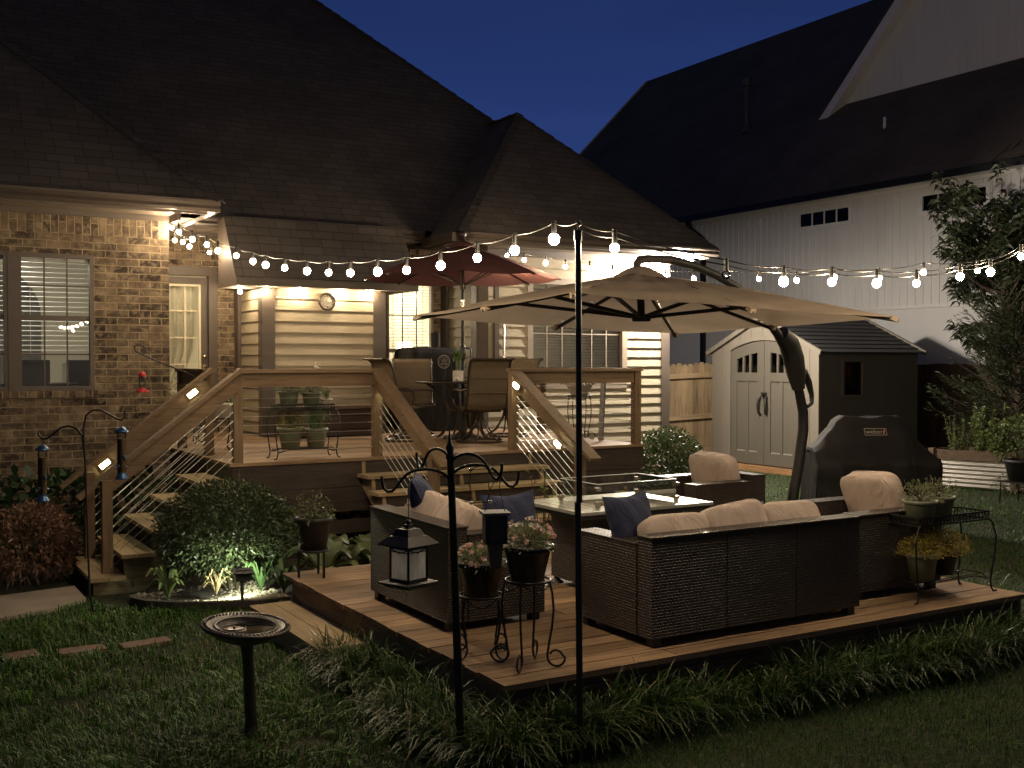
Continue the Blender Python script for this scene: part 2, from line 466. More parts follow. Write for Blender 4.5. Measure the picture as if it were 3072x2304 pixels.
# ---------------------------------------------------------------- mesh builder
class M:
    def __init__(s):
        s.v = []; s.f = []; s.s = []; s.r = []
    def add(s, vs, fs, smooth=False, rot=False):
        o = len(s.v)
        s.v.extend([tuple(p) for p in vs])
        for f in fs:
            s.f.append(tuple(i + o for i in f)); s.s.append(smooth); s.r.append(rot)
        return s
    def poly(s, pts, rot=False):
        return s.add(pts, [tuple(range(len(pts)))], rot=rot)
    def box(s, x0, x1, y0, y1, z0, z1):
        return s.add([(x0, y0, z0), (x1, y0, z0), (x1, y1, z0), (x0, y1, z0), (x0, y0, z1), (x1, y0, z1), (x1, y1, z1), (x0, y1, z1)],
                     [(0, 3, 2, 1), (4, 5, 6, 7), (0, 1, 5, 4), (1, 2, 6, 5), (2, 3, 7, 6), (3, 0, 4, 7)])
    def beam(s, p0, p1, w, h, up=(0, 0, 1)):
        p0, p1 = Vector(p0), Vector(p1)
        d = (p1 - p0).normalized(); up = Vector(up)
        a = d.cross(up).normalized(); b = a.cross(d).normalized()
        a *= w / 2; b *= h / 2
        vs = [p0 - a - b, p0 + a - b, p0 + a + b, p0 - a + b, p1 - a - b, p1 + a - b, p1 + a + b, p1 - a + b]
        return s.add(vs, [(3, 2, 1, 0), (4, 5, 6, 7), (0, 1, 5, 4), (1, 2, 6, 5), (2, 3, 7, 6), (3, 0, 4, 7)])
    def extr(s, pts, vec, rot=False):
        n = len(pts); vec = Vector(vec)
        q = [Vector(p) + vec for p in pts]
        fs = [tuple(range(n))[::-1], tuple(range(n, 2 * n))] + [(i, (i + 1) % n, (i + 1) % n + n, i + n) for i in range(n)]
        return s.add([tuple(p) for p in pts] + q, fs)
    def cyl(s, p0, p1, r0, r1=None, n=14, caps=True):
        return s.tube([p0, p1], [r0, r0 if r1 is None else r1], n, caps)
    def tube(s, pts, r, n=7, caps=True):
        pts = [Vector(p) for p in pts]
        k = len(pts)
        rs = [r] * k if isinstance(r, (int, float)) else list(r)
        t0 = (pts[1] - pts[0]).normalized()
        a = t0.orthogonal().normalized()
        rings = []
        for i, p in enumerate(pts):
            t = (pts[min(i + 1, k - 1)] - pts[max(i - 1, 0)])
            if t.length < 1e-9: t = t0
            t = t.normalized()
            a = (a - t * a.dot(t))
            a = a.normalized() if a.length > 1e-6 else t.orthogonal().normalized()
            b = t.cross(a)
            rings.append([p + (a * math.cos(2 * PI * j / n) + b * math.sin(2 * PI * j / n)) * rs[i] for j in range(n)])
        vs = [q for ring in rings for q in ring]
        fs = [(i * n + j, i * n + (j + 1) % n, (i + 1) * n + (j + 1) % n, (i + 1) * n + j) for i in range(k - 1) for j in range(n)]
        s.add(vs, fs, True)
        if caps:
            s.add(rings[0], [tuple(range(n))[::-1]]); s.add(rings[-1], [tuple(range(n))])
        return s
    def lathe(s, prof, c=(0, 0, 0), n=28, smooth=True, tilt=None):
        vs = []
        for r, z in prof:
            for j in range(n):
                p = Vector((r * math.cos(2 * PI * j / n), r * math.sin(2 * PI * j / n), z))
                if tilt: p = tilt @ p
                vs.append(p + Vector(c))
        fs = [(i * n + j, i * n + (j + 1) % n, (i + 1) * n + (j + 1) % n, (i + 1) * n + j) for i in range(len(prof) - 1) for j in range(n)]
        return s.add(vs, fs, smooth)
    def disc(s, c, r, n=28, tilt=None):
        vs = []
        for j in range(n):
            p = Vector((r * math.cos(2 * PI * j / n), r * math.sin(2 * PI * j / n), 0))
            if tilt: p = tilt @ p
            vs.append(p + Vector(c))
        return s.add(vs, [tuple(range(n))])
    def sph(s, c, r, nu=16, nv=10, e=1.0, rot=None):
        if isinstance(r, (int, float)): r = (r, r, r)
        sp = lambda x, k: math.copysign(abs(x) ** k, x)
        vs = []
        for i in range(nv + 1):
            ph = -PI / 2 + PI * i / nv
            for j in range(nu):
                th = 2 * PI * j / nu
                p = Vector((r[0] * sp(math.cos(ph), e) * sp(math.cos(th), e), r[1] * sp(math.cos(ph), e) * sp(math.sin(th), e), r[2] * sp(math.sin(ph), e)))
                if rot: p = rot @ p
                vs.append(p + Vector(c))
        fs = []
        for i in range(nv):
            for j in range(nu):
                q = (i * nu + j, i * nu + (j + 1) % nu, (i + 1) * nu + (j + 1) % nu, (i + 1) * nu + j)
                if i == 0: q = (q[0], q[2], q[3])
                elif i == nv - 1: q = (q[0], q[1], q[2])
                fs.append(q)
        return s.add(vs, fs, True)
    def grid(s, fn, nu, nv, smooth=True):
        vs = [fn(i / nu, j / nv) for i in range(nu + 1) for j in range(nv + 1)]
        fs = [(i * (nv + 1) + j, (i + 1) * (nv + 1) + j, (i + 1) * (nv + 1) + j + 1, i * (nv + 1) + j + 1) for i in range(nu) for j in range(nv)]
        return s.add(vs, fs, smooth)

BASE = {}

def root_of(o):
    while o.parent: o = o.parent
    return o

def to_mesh(name, m, mat, base):
    me = bpy.data.meshes.new(name)
    b = Vector(base)
    me.from_pydata([(p[0] - b.x, p[1] - b.y, p[2] - b.z) for p in m.v], [], m.f)
    me.polygons.foreach_set('use_smooth', m.s)
    nl, npoly = len(me.loops), len(me.polygons)
    if npoly:
        nor = np.empty(npoly * 3); me.polygons.foreach_get('normal', nor); nor = nor.reshape(-1, 3)
        tot = np.empty(npoly, dtype=np.int32); me.polygons.foreach_get('loop_total', tot)
        vi = np.empty(nl, dtype=np.int32); me.loops.foreach_get('vertex_index', vi)
        co = np.array(m.v, dtype=float)
        u = np.stack([-nor[:, 1], nor[:, 0], np.zeros(npoly)], 1)
        L = np.linalg.norm(u, axis=1)
        u[L < .02] = (1, 0, 0); L[L < .02] = 1
        u /= L[:, None]
        v = np.cross(nor, u)
        r = np.array(m.r)
        u2 = np.where(r[:, None], v, u); v2 = np.where(r[:, None], u, v)
        pi = np.repeat(np.arange(npoly), tot)
        P = co[vi]
        uv = np.stack([(P * u2[pi]).sum(1), (P * v2[pi]).sum(1)], 1)
        lay = me.uv_layers.new(name='UVMap')
        lay.data.foreach_set('uv', uv.ravel())
    me.materials.append(mat)
    return me

def thing(name, label, cat, base=(0, 0, 0), group=None, local=False, rot=0):
    o = bpy.data.objects.new(name, None)
    o.empty_display_size = .1
    COL.objects.link(o)
    o.location = base
    o.rotation_euler = (0, 0, rot)
    o['label'] = label; o['category'] = cat
    if group: o['group'] = group
    BASE[o.name] = (0, 0, 0) if local else tuple(base)
    return o

def part(name, m, mat, parent, label=None):
    o = bpy.data.objects.new(name, to_mesh(name, m, mat, BASE[root_of(parent).name]))
    COL.objects.link(o)
    o.parent = parent
    if label: o['label'] = label
    return o

def solo(name, m, mat, label, cat, base, group=None, kind=None):
    o = bpy.data.objects.new(name, to_mesh(name, m, mat, base))
    COL.objects.link(o)
    o.location = base
    if kind: o['kind'] = kind
    if label: o['label'] = label
    if cat: o['category'] = cat
    if group: o['group'] = group
    BASE[o.name] = tuple(base)
    return o

def dup(root, loc, rot=0, label=None, group=None):
    r = root.copy(); COL.objects.link(r)
    r.location = loc; r.rotation_euler = (0, 0, rot)
    if label: r['label'] = label
    if group: r['group'] = group
    BASE[r.name] = (0, 0, 0)
    for ch in list(root.children):
        c = ch.copy(); COL.objects.link(c); c.parent = r
        for g in list(ch.children):
            d = g.copy(); COL.objects.link(d); d.parent = c
    return r

# ---------------------------------------------------------------- foliage helpers (numpy)
def unit(a):
    return a / np.maximum(np.linalg.norm(a, axis=1), 1e-9)[:, None]

def raw_mesh(name, V, F4, mat, smooth=False, F3=None):
    me = bpy.data.meshes.new(name)
    n4 = len(F4); n3 = 0 if F3 is None else len(F3)
    me.vertices.add(len(V)); me.vertices.foreach_set('co', V.astype(np.float32).ravel())
    idx = F4.ravel() if F3 is None else np.concatenate([F4.ravel(), F3.ravel()])
    me.loops.add(len(idx)); me.loops.foreach_set('vertex_index', idx.astype(np.int32))
    me.polygons.add(n4 + n3)
    st = np.concatenate([np.arange(n4) * 4, n4 * 4 + np.arange(n3) * 3]).astype(np.int32)
    me.polygons.foreach_set('loop_start', st)
    me.polygons.foreach_set('loop_total', np.concatenate([np.full(n4, 4), np.full(n3, 3)]).astype(np.int32))
    me.update(calc_edges=True)
    me.materials.append(mat)
    return me

def leaves(P, D, L, W, droop=.25):
    """leaf = two quads folded along nothing, bent once: base, two shoulders, tip pair"""
    n = len(P)
    D = unit(D)
    rnd = rng.normal(size=(n, 3))
    S = unit(np.cross(D, rnd))
    G = np.array([0, 0, -1.0])
    L = np.broadcast_to(np.asarray(L, float), (n,))[:, None]
    W = np.broadcast_to(np.asarray(W, float), (n,))[:, None]
    mid = P + D * L * .5
    tip = P + D * L + G * L * droop
    V = np.stack([P, mid - S * W * .5, tip, mid + S * W * .5], 1).reshape(-1, 3)
    F = np.arange(n * 4).reshape(-1, 4)
    return V, F

def leaf_obj(name, P, D, L, W, mat, parent=None, base=(0, 0, 0), droop=.25):
    V, F = leaves(P, D, L, W, droop)
    if parent is not None:
        base = BASE[root_of(parent).name]
    o = bpy.data.objects.new(name, raw_mesh(name, V - np.array(base), F, mat))
    COL.objects.link(o)
    if parent is not None: o.parent = parent
    else:
        o.location = base
    return o

def blade_arrays(P, D, L, W, bend):
    """grass blade: quad + tip quad, bending over towards horizontal D"""
    n = len(P)
    D = np.concatenate([unit(D), np.zeros((n, 1))], 1)
    S = np.stack([-D[:, 1], D[:, 0], np.zeros(n)], 1)
    L = L[:, None]; W = W[:, None]; b = bend[:, None]
    Z = np.array([0, 0, 1.0])
    m1 = P + Z * L * .5 * (1 - .25 * b) + D * L * b * .22
    t = P + Z * L * (1 - .75 * b) + D * L * b * .85
    t0 = m1 * .45 + t * .55 + Z * L * .10 * b
    V = np.stack([P - S * W * .5, P + S * W * .5, m1 + S * W * .45, m1 - S * W * .45, t0 + S * W * .3, t0 - S * W * .3, t], 1)
    k = np.arange(n)[:, None] * 7
    F4 = np.concatenate([k + np.array([[0, 1, 2, 3]]), k + np.array([[3, 2, 4, 5]])], 0)
    F3 = k + np.array([[5, 4, 6]])
    return V.reshape(-1, 3), F4, F3

def sph_pts(n):
    return unit(rng.normal(size=(n, 3)))

def lumpy(d, k=5, amp=.14, seed=0):
    r = np.random.default_rng(seed)
    c = unit(r.normal(size=(k * 4, 3)))
    s = r.uniform(.5, 1, size=k * 4)
    q = d @ c.T
    return 1 + amp * ((np.exp((q - 1) * 9) * s).sum(1) - .8)

def bush(name, c, rr, n, L, W, mat, parent, seed=1, amp=.16, flat=.0, lo=-.9):
    d = sph_pts(int(n * 1.3))
    d = d[d[:, 2] > lo][:n]
    rd = np.power(rng.uniform(.15, 1, len(d)), .28) * lumpy(d, 6, amp, seed)
    P = np.array(c) + d * rd[:, None] * np.array(rr)
    D = d * .75 + rng.normal(size=d.shape) * .55 + np.array([0, 0, .25])
    sz = rng.uniform(.6, 1.25, len(d))
    return leaf_obj(name, P, D, L * sz, W * sz, mat, parent)
# ---------------------------------------------------------------- ground
def sstep(x):
    x = min(1, max(0, x)); return x * x * (3 - 2 * x)
def gz(x, y):
    return -.10 * sstep((y - 8.4) / 1.2) * sstep((3.3 - x) / .9)

gm = M()
xs = [-60, -30, -12, -6, -3] + [i * .4 for i in range(-5, 45)] + [19, 22, 28, 40, 70, 110]
ys = [-60, -30, -10, -3] + [i * .4 for i in range(0, 45)] + [20, 24, 30, 45, 80, 120]
gm.add([(x, y, gz(x, y)) for x in xs for y in ys],
       [(i * len(ys) + j, (i + 1) * len(ys) + j, (i + 1) * len(ys) + j + 1, i * len(ys) + j + 1) for i in range(len(xs) - 1) for j in range(len(ys) - 1)], True)
LAWN = pbr('lawn thatch', (.018, .032, .009), .95, .4, 14, bmp=.02, bscale=60, col2=(.030, .034, .013))
solo('lawn', gm, LAWN, None, None, (0, 0, 0), kind='structure')

def walk_poly(name, pts, z0, z1, mat, label=None, cat=None, kind=None, group=None):
    m = M(); m.extr([(x, y, z0 + gz(x, y)) for x, y in pts], (0, 0, z1 - z0))
    c = (sum(p[0] for p in pts) / len(pts), sum(p[1] for p in pts) / len(pts), 0)
    return solo(name, m, mat, label, cat, c, group, kind)

walk_poly('concrete_path', [(-2.5, 9.15), (.35, 9.45), (.9, 9.58), (1.28, 9.72), (1.62, 10.0), (1.62, 10.62), (1.0, 10.5), (-2.5, 10.2)], -.06, .035, CONCRETE, kind='structure')
sts = [((.30, 7.72), (.72, 7.78), (.70, 8.02), (.28, 7.98)), ((.78, 7.82), (.99, 7.86), (.97, 8.04), (.76, 8.02)),
       ((1.10, 7.80), (1.40, 7.80), (1.39, 7.95), (1.09, 7.96)), ((1.50, 7.74), (1.84, 7.80), (1.82, 7.93), (1.49, 7.90))]
sl = ['red brown stepping stone at the left edge, largest and nearest the frame', 'small square red brown stepping stone second from the left',
      'red brown stepping stone in the grass, third from the left', 'red brown stepping stone sunk in grass nearest the bird bath']
for p, l in zip(sts, sl):
    walk_poly('stepping_stone', p, -.04, .028, STONE, l, 'paving stone', group='stepping stones sunk in the lawn')

# ---------------------------------------------------------------- the brick house
def wall(m, a, b, z0, z1, ops, reveal, rot_band=None):
    """vertical wall from plan point a to b (outside on the right of a->b), openings (s0,s1,z0,z1)"""
    a, b = Vector(a), Vector(b)
    L = (b - a).length; d = (b - a) / L
    n = Vector((d.y, -d.x))            # outward
    ss = sorted({0, L} | {o[0] for o in ops} | {o[1] for o in ops})
    zs = sorted({z0, z1} | {o[2] for o in ops} | {o[3] for o in ops} | ({rot_band} if rot_band else set()))
    pt = lambda s, z, dep=0: (a.x + d.x * s - n.x * dep, a.y + d.y * s - n.y * dep, z)
    for i in range(len(ss) - 1):
        for j in range(len(zs) - 1):
            sm, zm = (ss[i] + ss[i + 1]) / 2, (zs[j] + zs[j + 1]) / 2
            if any(o[0] < sm < o[1] and o[2] < zm < o[3] for o in ops): continue
            m.poly([pt(ss[i], zs[j]), pt(ss[i + 1], zs[j]), pt(ss[i + 1], zs[j + 1]), pt(ss[i], zs[j + 1])], rot=bool(rot_band and zm > rot_band))
    for o in ops:
        s0, s1, q0, q1 = o
        m.poly([pt(s0, q0), pt(s0, q0, reveal), pt(s0, q1, reveal), pt(s0, q1)][::-1])
        m.poly([pt(s1, q0), pt(s1, q0, reveal), pt(s1, q1, reveal), pt(s1, q1)])
        m.poly([pt(s0, q1), pt(s0, q1, reveal), pt(s1, q1, reveal), pt(s1, q1)][::-1])
        m.poly([pt(s0, q0), pt(s0, q0, reveal), pt(s1, q0, reveal), pt(s1, q0)])

def siding(m, a, b, z0, z1, ops=(), lap=.152):
    a, b = Vector(a), Vector(b)
    L = (b - a).length; d = (b - a) / L; n = Vector((d.y, -d.x))
    pt = lambda s, z, o: (a.x + d.x * s + n.x * o, a.y + d.y * s + n.y * o, z)
    z = z0; row = 0
    while z < z1 - .01:
        zt = min(z + lap, z1)
        cuts = [(o[0], o[1]) for o in ops if o[2] < (z + zt) / 2 < o[3]]
        segs = [(0, L)]
        for c in cuts:
            nn = []
            for s0, s1 in segs:
                if c[0] > s0: nn.append((s0, min(s1, c[0])))
                if c[1] < s1: nn.append((max(s0, c[1]), s1))
            segs = [q for q in nn if q[1] - q[0] > .01]
        # butt joint now and then
        out = []
        for s0, s1 in segs:
            if s1 - s0 > 2.2:
                k = s0 + (s1 - s0) * (.3 + .4 * ((row * 37) % 10) / 10); out += [(s0, k - .002), (k + .002, s1)]
            else: out.append((s0, s1))
        for s0, s1 in out:
            m.poly([pt(s0, z, .026), pt(s1, z, .026), pt(s1, zt, .006), pt(s0, zt, .006)])
            m.poly([pt(s0, z, .0), pt(s1, z, .0), pt(s1, z, .026), pt(s0, z, .026)])
        z += lap; row += 1
    m.poly([pt(0, z0, .003), pt(L, z0, .003), pt(L, z1, .003), pt(0, z1, .003)]) if not ops else None

house = thing('brick_house', 'dark roofed brick and tan siding house with string lights along its eaves', 'house', (3, 13, 0))
YW, XC = 12.9, 3.03          # wing front wall, wing corner
YD = 15.3                    # recessed back wall
# windows as openings
W1 = (1.405, 2.20, 1.68, 3.195)
W0 = (.30, 1.32, 1.68, 3.195)
bm = M()
s_of = lambda x: x + 8.0
wall(bm, (-8, YW), (XC, YW), -.3, 3.625, [(s_of(W0[0]), s_of(W0[1]), W0[2], W0[3]), (s_of(W1[0]), s_of(W1[1]), W1[2], W1[3])], .10, 3.42)
wall(bm, (XC, YW), (XC, YD), -.3, 3.625, [], .1)
DO = (3.18, 4.17, 1.0, 3.26)
WW = (6.86, 7.66, 1.32, 3.27)
wall(bm, (XC, YD), (7.9, YD), -.3, 3.74, [(DO[0] - XC, DO[1] - XC, DO[2], DO[3]), (WW[0] - XC, WW[1] - XC, WW[2], WW[3])], .10, 3.53)
part('brick_wall', bm, BRICK, house)
# projecting brick sill under the left window
sm_ = M(); sm_.box(.2, 2.23, YW - .035, YW + .06, 1.60, 1.678)
for q in range(len(sm_.r)): sm_.r[q] = True
part('window_sill', sm_, BRICK, house)
sd = M()
ZB = .25
siding(sd, (4.57, YD), (4.57, 14.22), ZB + .02, 2.98)
siding(sd, (4.57, 14.22), (6.30, 14.22), ZB + .02, 2.98)
siding(sd, (6.30, 14.22), (6.30, YD), ZB, 2.98)
siding(sd, (7.85, YD), (7.85, 14.2), ZB, 3.70)
WR = (8.76, 10.56, 1.62, 3.25)
siding(sd, (7.85, 14.2), (11.42, 14.2), .10, 3.70, [(WR[0] - 7.85, WR[1] - 7.85, WR[2], WR[3])])
siding(sd, (11.42, 14.2), (11.42, 24), .10, 3.70)
part('lap_siding', sd, SIDING, house)
# wall backing so that nothing shines through
bk = M()
wall(bk, (7.85, 14.215), (11.4, 14.215), -.3, 3.7, [(WR[0] - 7.85, WR[1] - 7.85, WR[2], WR[3])], .09)
bk.poly([(4.58, 14.235, -.3), (6.29, 14.235, -.3), (6.29, 14.235, 3.3), (4.58, 14.235, 3.3)])
part('wall_sheathing', bk, SIDING, house)
fm = M(); fm.box(7.8, 11.46, 14.16, 14.24, -.3, .10); fm.box(4.55, 6.32, 14.17, 14.24, -.3, .26)
part('foundation', fm, CONCRETE, house)

def board(x0, x1, y0, y1, z0, z1, name='corner_board', mat=TRIM):
    m = M(); m.box(x0, x1, y0, y1, z0, z1); return part(name, m, mat, house)
board(4.50, 4.545, YD - .17, YD, .2, 3.7)
board(4.54, 4.72, 14.17, 14.20, .2, 2.98)
board(4.535, 4.565, 14.20, 14.32, .2, 2.98)
board(6.16, 6.34, 14.17, 14.20, .2, 2.98)
board(6.335, 6.36, 14.2, 14.34, .2, 2.98)
board(7.79, 7.82, YD - .2, YD, .2, 3.72)
board(7.81, 7.83, 14.17, 14.33, .2, 3.72)
board(7.83, 8.0, 14.14, 14.17, .1, 3.72)
board(11.30, 11.46, 14.14, 14.17, 0, 3.72)
board(11.45, 11.48, 14.17, 14.33, 0, 3.72)

# eaves: gutter, fascia, soffit, frieze
def eave(x0, x1, yw, over, zt, zs, z_frieze, xr=None, gx=0):
    """front eave facing -Y from x0 to x1"""
    ye = yw - over
    g = M()
    prof = [(0, 0), (-.09, 0), (-.115, .03), (-.10, .065), (-.125, .095), (-.125, .125), (0, .125)]
    g.extr([(x0, ye + .0 + a, zt - .135 + b) for a, b in prof][::-1], (x1 + gx - x0, 0, 0))
    part('gutter', g, GUTTER, house)
    f = M(); f.box(x0, x1, ye + .002, ye + .03, zs - .02, zt - .02); part('fascia', f, TRIM, house)
    s = M(); s.box(x0, x1, ye + .03, yw + .02, zs - .012, zs); part('soffit', s, SOFFIT, house)
    f = M(); f.box(x0, (xr or x1), yw - .03, yw, z_frieze, zs - .012); part('frieze', f, TRIM, house)
def eave_x(y0, y1, xw, over, zt, zs, z_frieze, sgn):
    """side eave, sgn=+1 faces +X"""
    xe = xw + over * sgn
    g = M(); a, b = sorted((xe, xe + .115 * sgn)); g.box(a, b, y0, y1, zt - .135, zt - .01); part('gutter', g, GUTTER, house)
    a, b = sorted((xe - .03 * sgn, xe - .002 * sgn)); f = M(); f.box(a, b, y0, y1, zs - .02, zt - .02); part('fascia', f, TRIM, house)
    a, b = sorted((xe - .03 * sgn, xw)); s = M(); s.box(a, b, y0, y1, zs - .012, zs); part('soffit', s, SOFFIT, house)
    a, b = sorted((xw, xw + .03 * sgn)); f = M(); f.box(a, b, y0, y1, z_frieze, zs - .012); part('frieze', f, TRIM, house)
eave(-8, 3.36, YW, .45, 3.84, 3.70, 3.625, XC, .118)
eave_x(12.46, YD - .42, XC, .33, 3.84, 3.70, 3.60, 1)
eave(3.37, 7.24, YD, .46, 3.975, 3.82, 3.74, 7.82)
eave(7.30, 12.0, 14.2, .42, 3.87, 3.72, 3.60, 11.48, .118)
eave_x(13.8, YD - .5, 7.83, .50, 3.87, 3.72, 3.62, -1)
eave_x(13.8, 24, 11.45, .55, 3.87, 3.72, 3.60, 1)

def slab(polys, mat, name, th=.05):
    m = M()
    for p in polys:
        m.poly(p)
    return part(name, m, mat, house)
# main roof: hip, 12 in 12
ZM = 3.97; Y0 = 14.74; RX, RH = 12.2, 7.4
rp = [[(-14, Y0, ZM), (RX, Y0, ZM), (RX - RH, Y0 + RH, ZM + RH), (-14, Y0 + RH, ZM + RH)],
      [(RX, Y0, ZM), (RX, Y0 + 2 * RH, ZM), (RX - RH, Y0 + RH, ZM + RH)],
      [(RX, Y0 + 2 * RH, ZM), (-14, Y0 + 2 * RH, ZM), (-14, Y0 + RH, ZM + RH), (RX - RH, Y0 + RH, ZM + RH)]]
slab(rp, SHINGLE, 'roof')
ZW = 3.84; WY, WX = 12.36, 3.50; WH = 4.9
slab([[(-10, WY, ZW), (WX, WY, ZW), (WX - WH, WY + WH, ZW + WH), (-10, WY + WH, ZW + WH)],
      [(WX, WY, ZW), (WX, WY + 2 * WH, ZW), (WX - WH, WY + 2 * WH, ZW + WH), (WX - WH, WY + WH, ZW + WH)]], SHINGLE, 'wing_roof')
ZR = 3.865; RY = 13.7; XA, XB = 7.27, 12.12; xm = (XA + XB) / 2; hh = (XB - XA) / 2
yv0 = Y0 + ZR - ZM; yv1 = yv0 + hh
slab([[(XA, RY, ZR), (XB, RY, ZR), (xm, RY + hh, ZR + hh)],
      [(XA, yv0, ZR), (XA, RY, ZR), (xm, RY + hh, ZR + hh), (xm, yv1, ZR + hh)],
      [(XB, RY, ZR), (XB, 24, ZR), (xm, 24, ZR + hh), (xm, RY + hh, ZR + hh)]], SHINGLE, 'wing_roof')
def ridgecap(p, q, w=.11):
    cap = M()
    p, q = Vector(p), Vector(q); n = max(2, int((q - p).length / .2))
    for i in range(n):
        a, b = p.lerp(q, i / n), p.lerp(q, (i + 1.15) / n)
        side = (q - p).cross(Vector((0, 0, 1))).normalized() * w
        up = Vector((0, 0, .022 + .006 * (i % 2))); dn = Vector((0, 0, -.055))
        cap.add([a - side + dn + up, a + up, a + side + dn + up, b - side + dn, b + up * .4, b + side + dn], [(0, 1, 4, 3), (1, 2, 5, 4)])
    part('ridge_cap', cap, SHINGLE, house)
ridgecap((WX, WY, ZW), (WX - WH, WY + WH, ZW + WH))
ridgecap((XA, RY, ZR), (xm, RY + hh, ZR + hh)); ridgecap((XB, RY, ZR), (xm, RY + hh, ZR + hh)); ridgecap((xm, RY + hh, ZR + hh), (xm, yv1, ZR + hh))
ridgecap((RX, Y0, ZM), (RX - RH, Y0 + RH, ZM + RH))

vm = M(); vm.lathe([(.0, .32), (.16, .31), (.19, .26), (.19, .22), (.10, .2), (.10, -.15)][::-1], (1.9, Y0 + 6.2, ZM + 6.25), 20)
part('roof_vent', vm, GUTTER, house)
# steep little roof over the siding bump-out
bp = M()
bx0, bx1, yf, yu, zf, zu = 4.10, 6.70, 13.84, 14.42, 3.10, 3.95
bp.poly([(bx0, yf, zf), (bx1, yf, zf), (bx1, yu, zu), (bx0, yu, zu)])
part('bump_out_roof', bp, SHINGLE, house)
bt = M()
bt.box(bx0, bx1, yf + .002, yf + .03, 2.99, zf - .004)
bt.extr([(bx0 + .004, yf + .03, 2.995), (bx0 + .004, YD - .6, 2.995), (bx0 + .004, YD - .6, 3.9), (bx0 + .004, yu, zu - .02), (bx0 + .004, yf + .03, zf - .02)], (.025, 0, 0))
bt.extr([(bx1 - .03, yf + .03, 2.995), (bx1 - .03, YD - .5, 2.995), (bx1 - .03, YD - .5, 3.9), (bx1 - .03, yu, zu - .02), (bx1 - .03, yf + .03, zf - .02)], (.025, 0, 0))
part('fascia', bt, TRIM, house)
bs_ = M(); bs_.box(bx0 + .03, bx1 - .03, yf + .031, 14.8, 3.0, 3.012)
part('soffit', bs_, SOFFIT, house)

# downspouts
ds = M(); ds.tube([(3.10 + .4, 12.4, 3.7), (3.5, 12.42, 3.66), (3.12, 12.86, 3.5), (3.12, 12.86, 3.3)], .001)
def downspout(pts, w=.07, h=.05, mat=TRIM, name='downspout'):
    m = M()
    for a, b in zip(pts[:-1], pts[1:]): m.beam(a, b, w, h, up=(0, 1, 0.01))
    return part(name, m, mat, house)
downspout([(8.12, 14.11, 3.6), (8.12, 14.11, 1.55), (8.12, 14.06, 1.45)], mat=TRIM)
hb = M(); hb.tube([(8.28, 14.16, 2.9), (8.28, 14.15, 1.62), (8.30, 14.05, 1.60), (8.30, 14.03, 1.5)], .016, 8)
part('conduit', hb, NICKEL, house)
vb = M(); vb.cyl((4.42, YD - .05, 3.05), (4.42, YD - .05, 3.22), .055, .05, 12); part('wall_vent', vb, POTWHITE, house)

# ---- windows
def frame_rect(m, x0, x1, z0, z1, y0, y1, w):
    m.box(x0, x1, y0, y1, z0, z0 + w); m.box(x0, x1, y0, y1, z1 - w, z1)
    m.box(x0, x0 + w, y0, y1, z0 + w, z1 - w); m.box(x1 - w, x1, y0, y1, z0 + w, z1 - w)

def window(o, ywall, cols, rows_up, rows_lo, zr, mat, fw=.05, blind=None, slat=.055, tilt=25, gap=.003, barmat=None, out=.0):
    x0, x1, z0, z1 = o
    f = M()
    frame_rect(f, x0 - out, x1 + out, z0 - out, z1 + out, ywall - .012 - out * .4, ywall + .07, fw + out)
    if zr: f.box(x0 + fw, x1 - fw, ywall + .012, ywall + .06, zr - .028, zr + .028)
    w = part('window', f, mat, house)
    bars = M()
    for (a, b, rows) in ((zr or z0, z1, rows_up), (z0, zr or z0, rows_lo)):
        if b - a < .1: continue
        for i in range(1, cols):
            x = x0 + fw + (x1 - x0 - 2 * fw) * i / cols
            bars.box(x - .008, x + .008, ywall + .022, ywall + .034, a + .02, b - .03)
        for j in range(1, rows):
            z = a + (b - a) * j / rows
            bars.box(x0 + fw, x1 - fw, ywall + .02, ywall + .036, z - .008, z + .008)
    if bars.v: part('muntin', bars, barmat or mat, w)
    g = M(); g.poly([(x0 + fw, ywall + .045, z0 + fw), (x1 - fw, ywall + .045, z0 + fw), (x1 - fw, ywall + .045, z1 - fw), (x0 + fw, ywall + .045, z1 - fw)])
    part('pane', g, GLASSM, w)
    if blind:
        bl = M(); z = z1 - .05; yb = ywall + .105
        bl.box(x0 + .02, x1 - .02, yb - .03, yb + .03, z - .03, z + .03)
        c, s_ = math.cos(rad(tilt)) * slat / 2, math.sin(rad(tilt)) * slat / 2
        z -= .05
        while z > blind:
            bl.add([(x0 + .03, yb - c, z - s_), (x1 - .03, yb - c, z - s_), (x1 - .03, yb + c, z + s_), (x0 + .03, yb + c, z + s_),
                    (x0 + .03, yb - c, z - s_ + .003), (x1 - .03, yb - c, z - s_ + .003), (x1 - .03, yb + c, z + s_ + .003), (x0 + .03, yb + c, z + s_ + .003)],
                   [(3, 2, 1, 0), (4, 5, 6, 7), (0, 1, 5, 4), (2, 3, 7, 6)])
            z -= slat * .93
        bl.box(x0 + .03, x1 - .03, yb - .025, yb + .025, z - .0, z + .025)
        for q in (.18, .5, .82):
            xq = x0 + (x1 - x0) * q; bl.box(xq - .004, xq + .004, yb - .03, yb - .027, z, z1 - .05)
        part('blind', bl, BLINDM, w)
    return w
window(W1, YW, 3, 2, 2, 2.482, TRIM, .045, blind=2.12, slat=.058, tilt=8)
window(W0, YW, 3, 2, 2, 2.482, TRIM, .045, blind=2.12, slat=.058, tilt=8)
ml = M(); ml.box(1.315, 1.41, YW - .02, YW + .075, 1.68, 3.195); part('mullion', ml, TRIM, house)
window(WW, YD, 3, 2, 2, 2.17, SOFFIT, .04, blind=1.4, slat=.05, tilt=10, barmat=GUTTER)
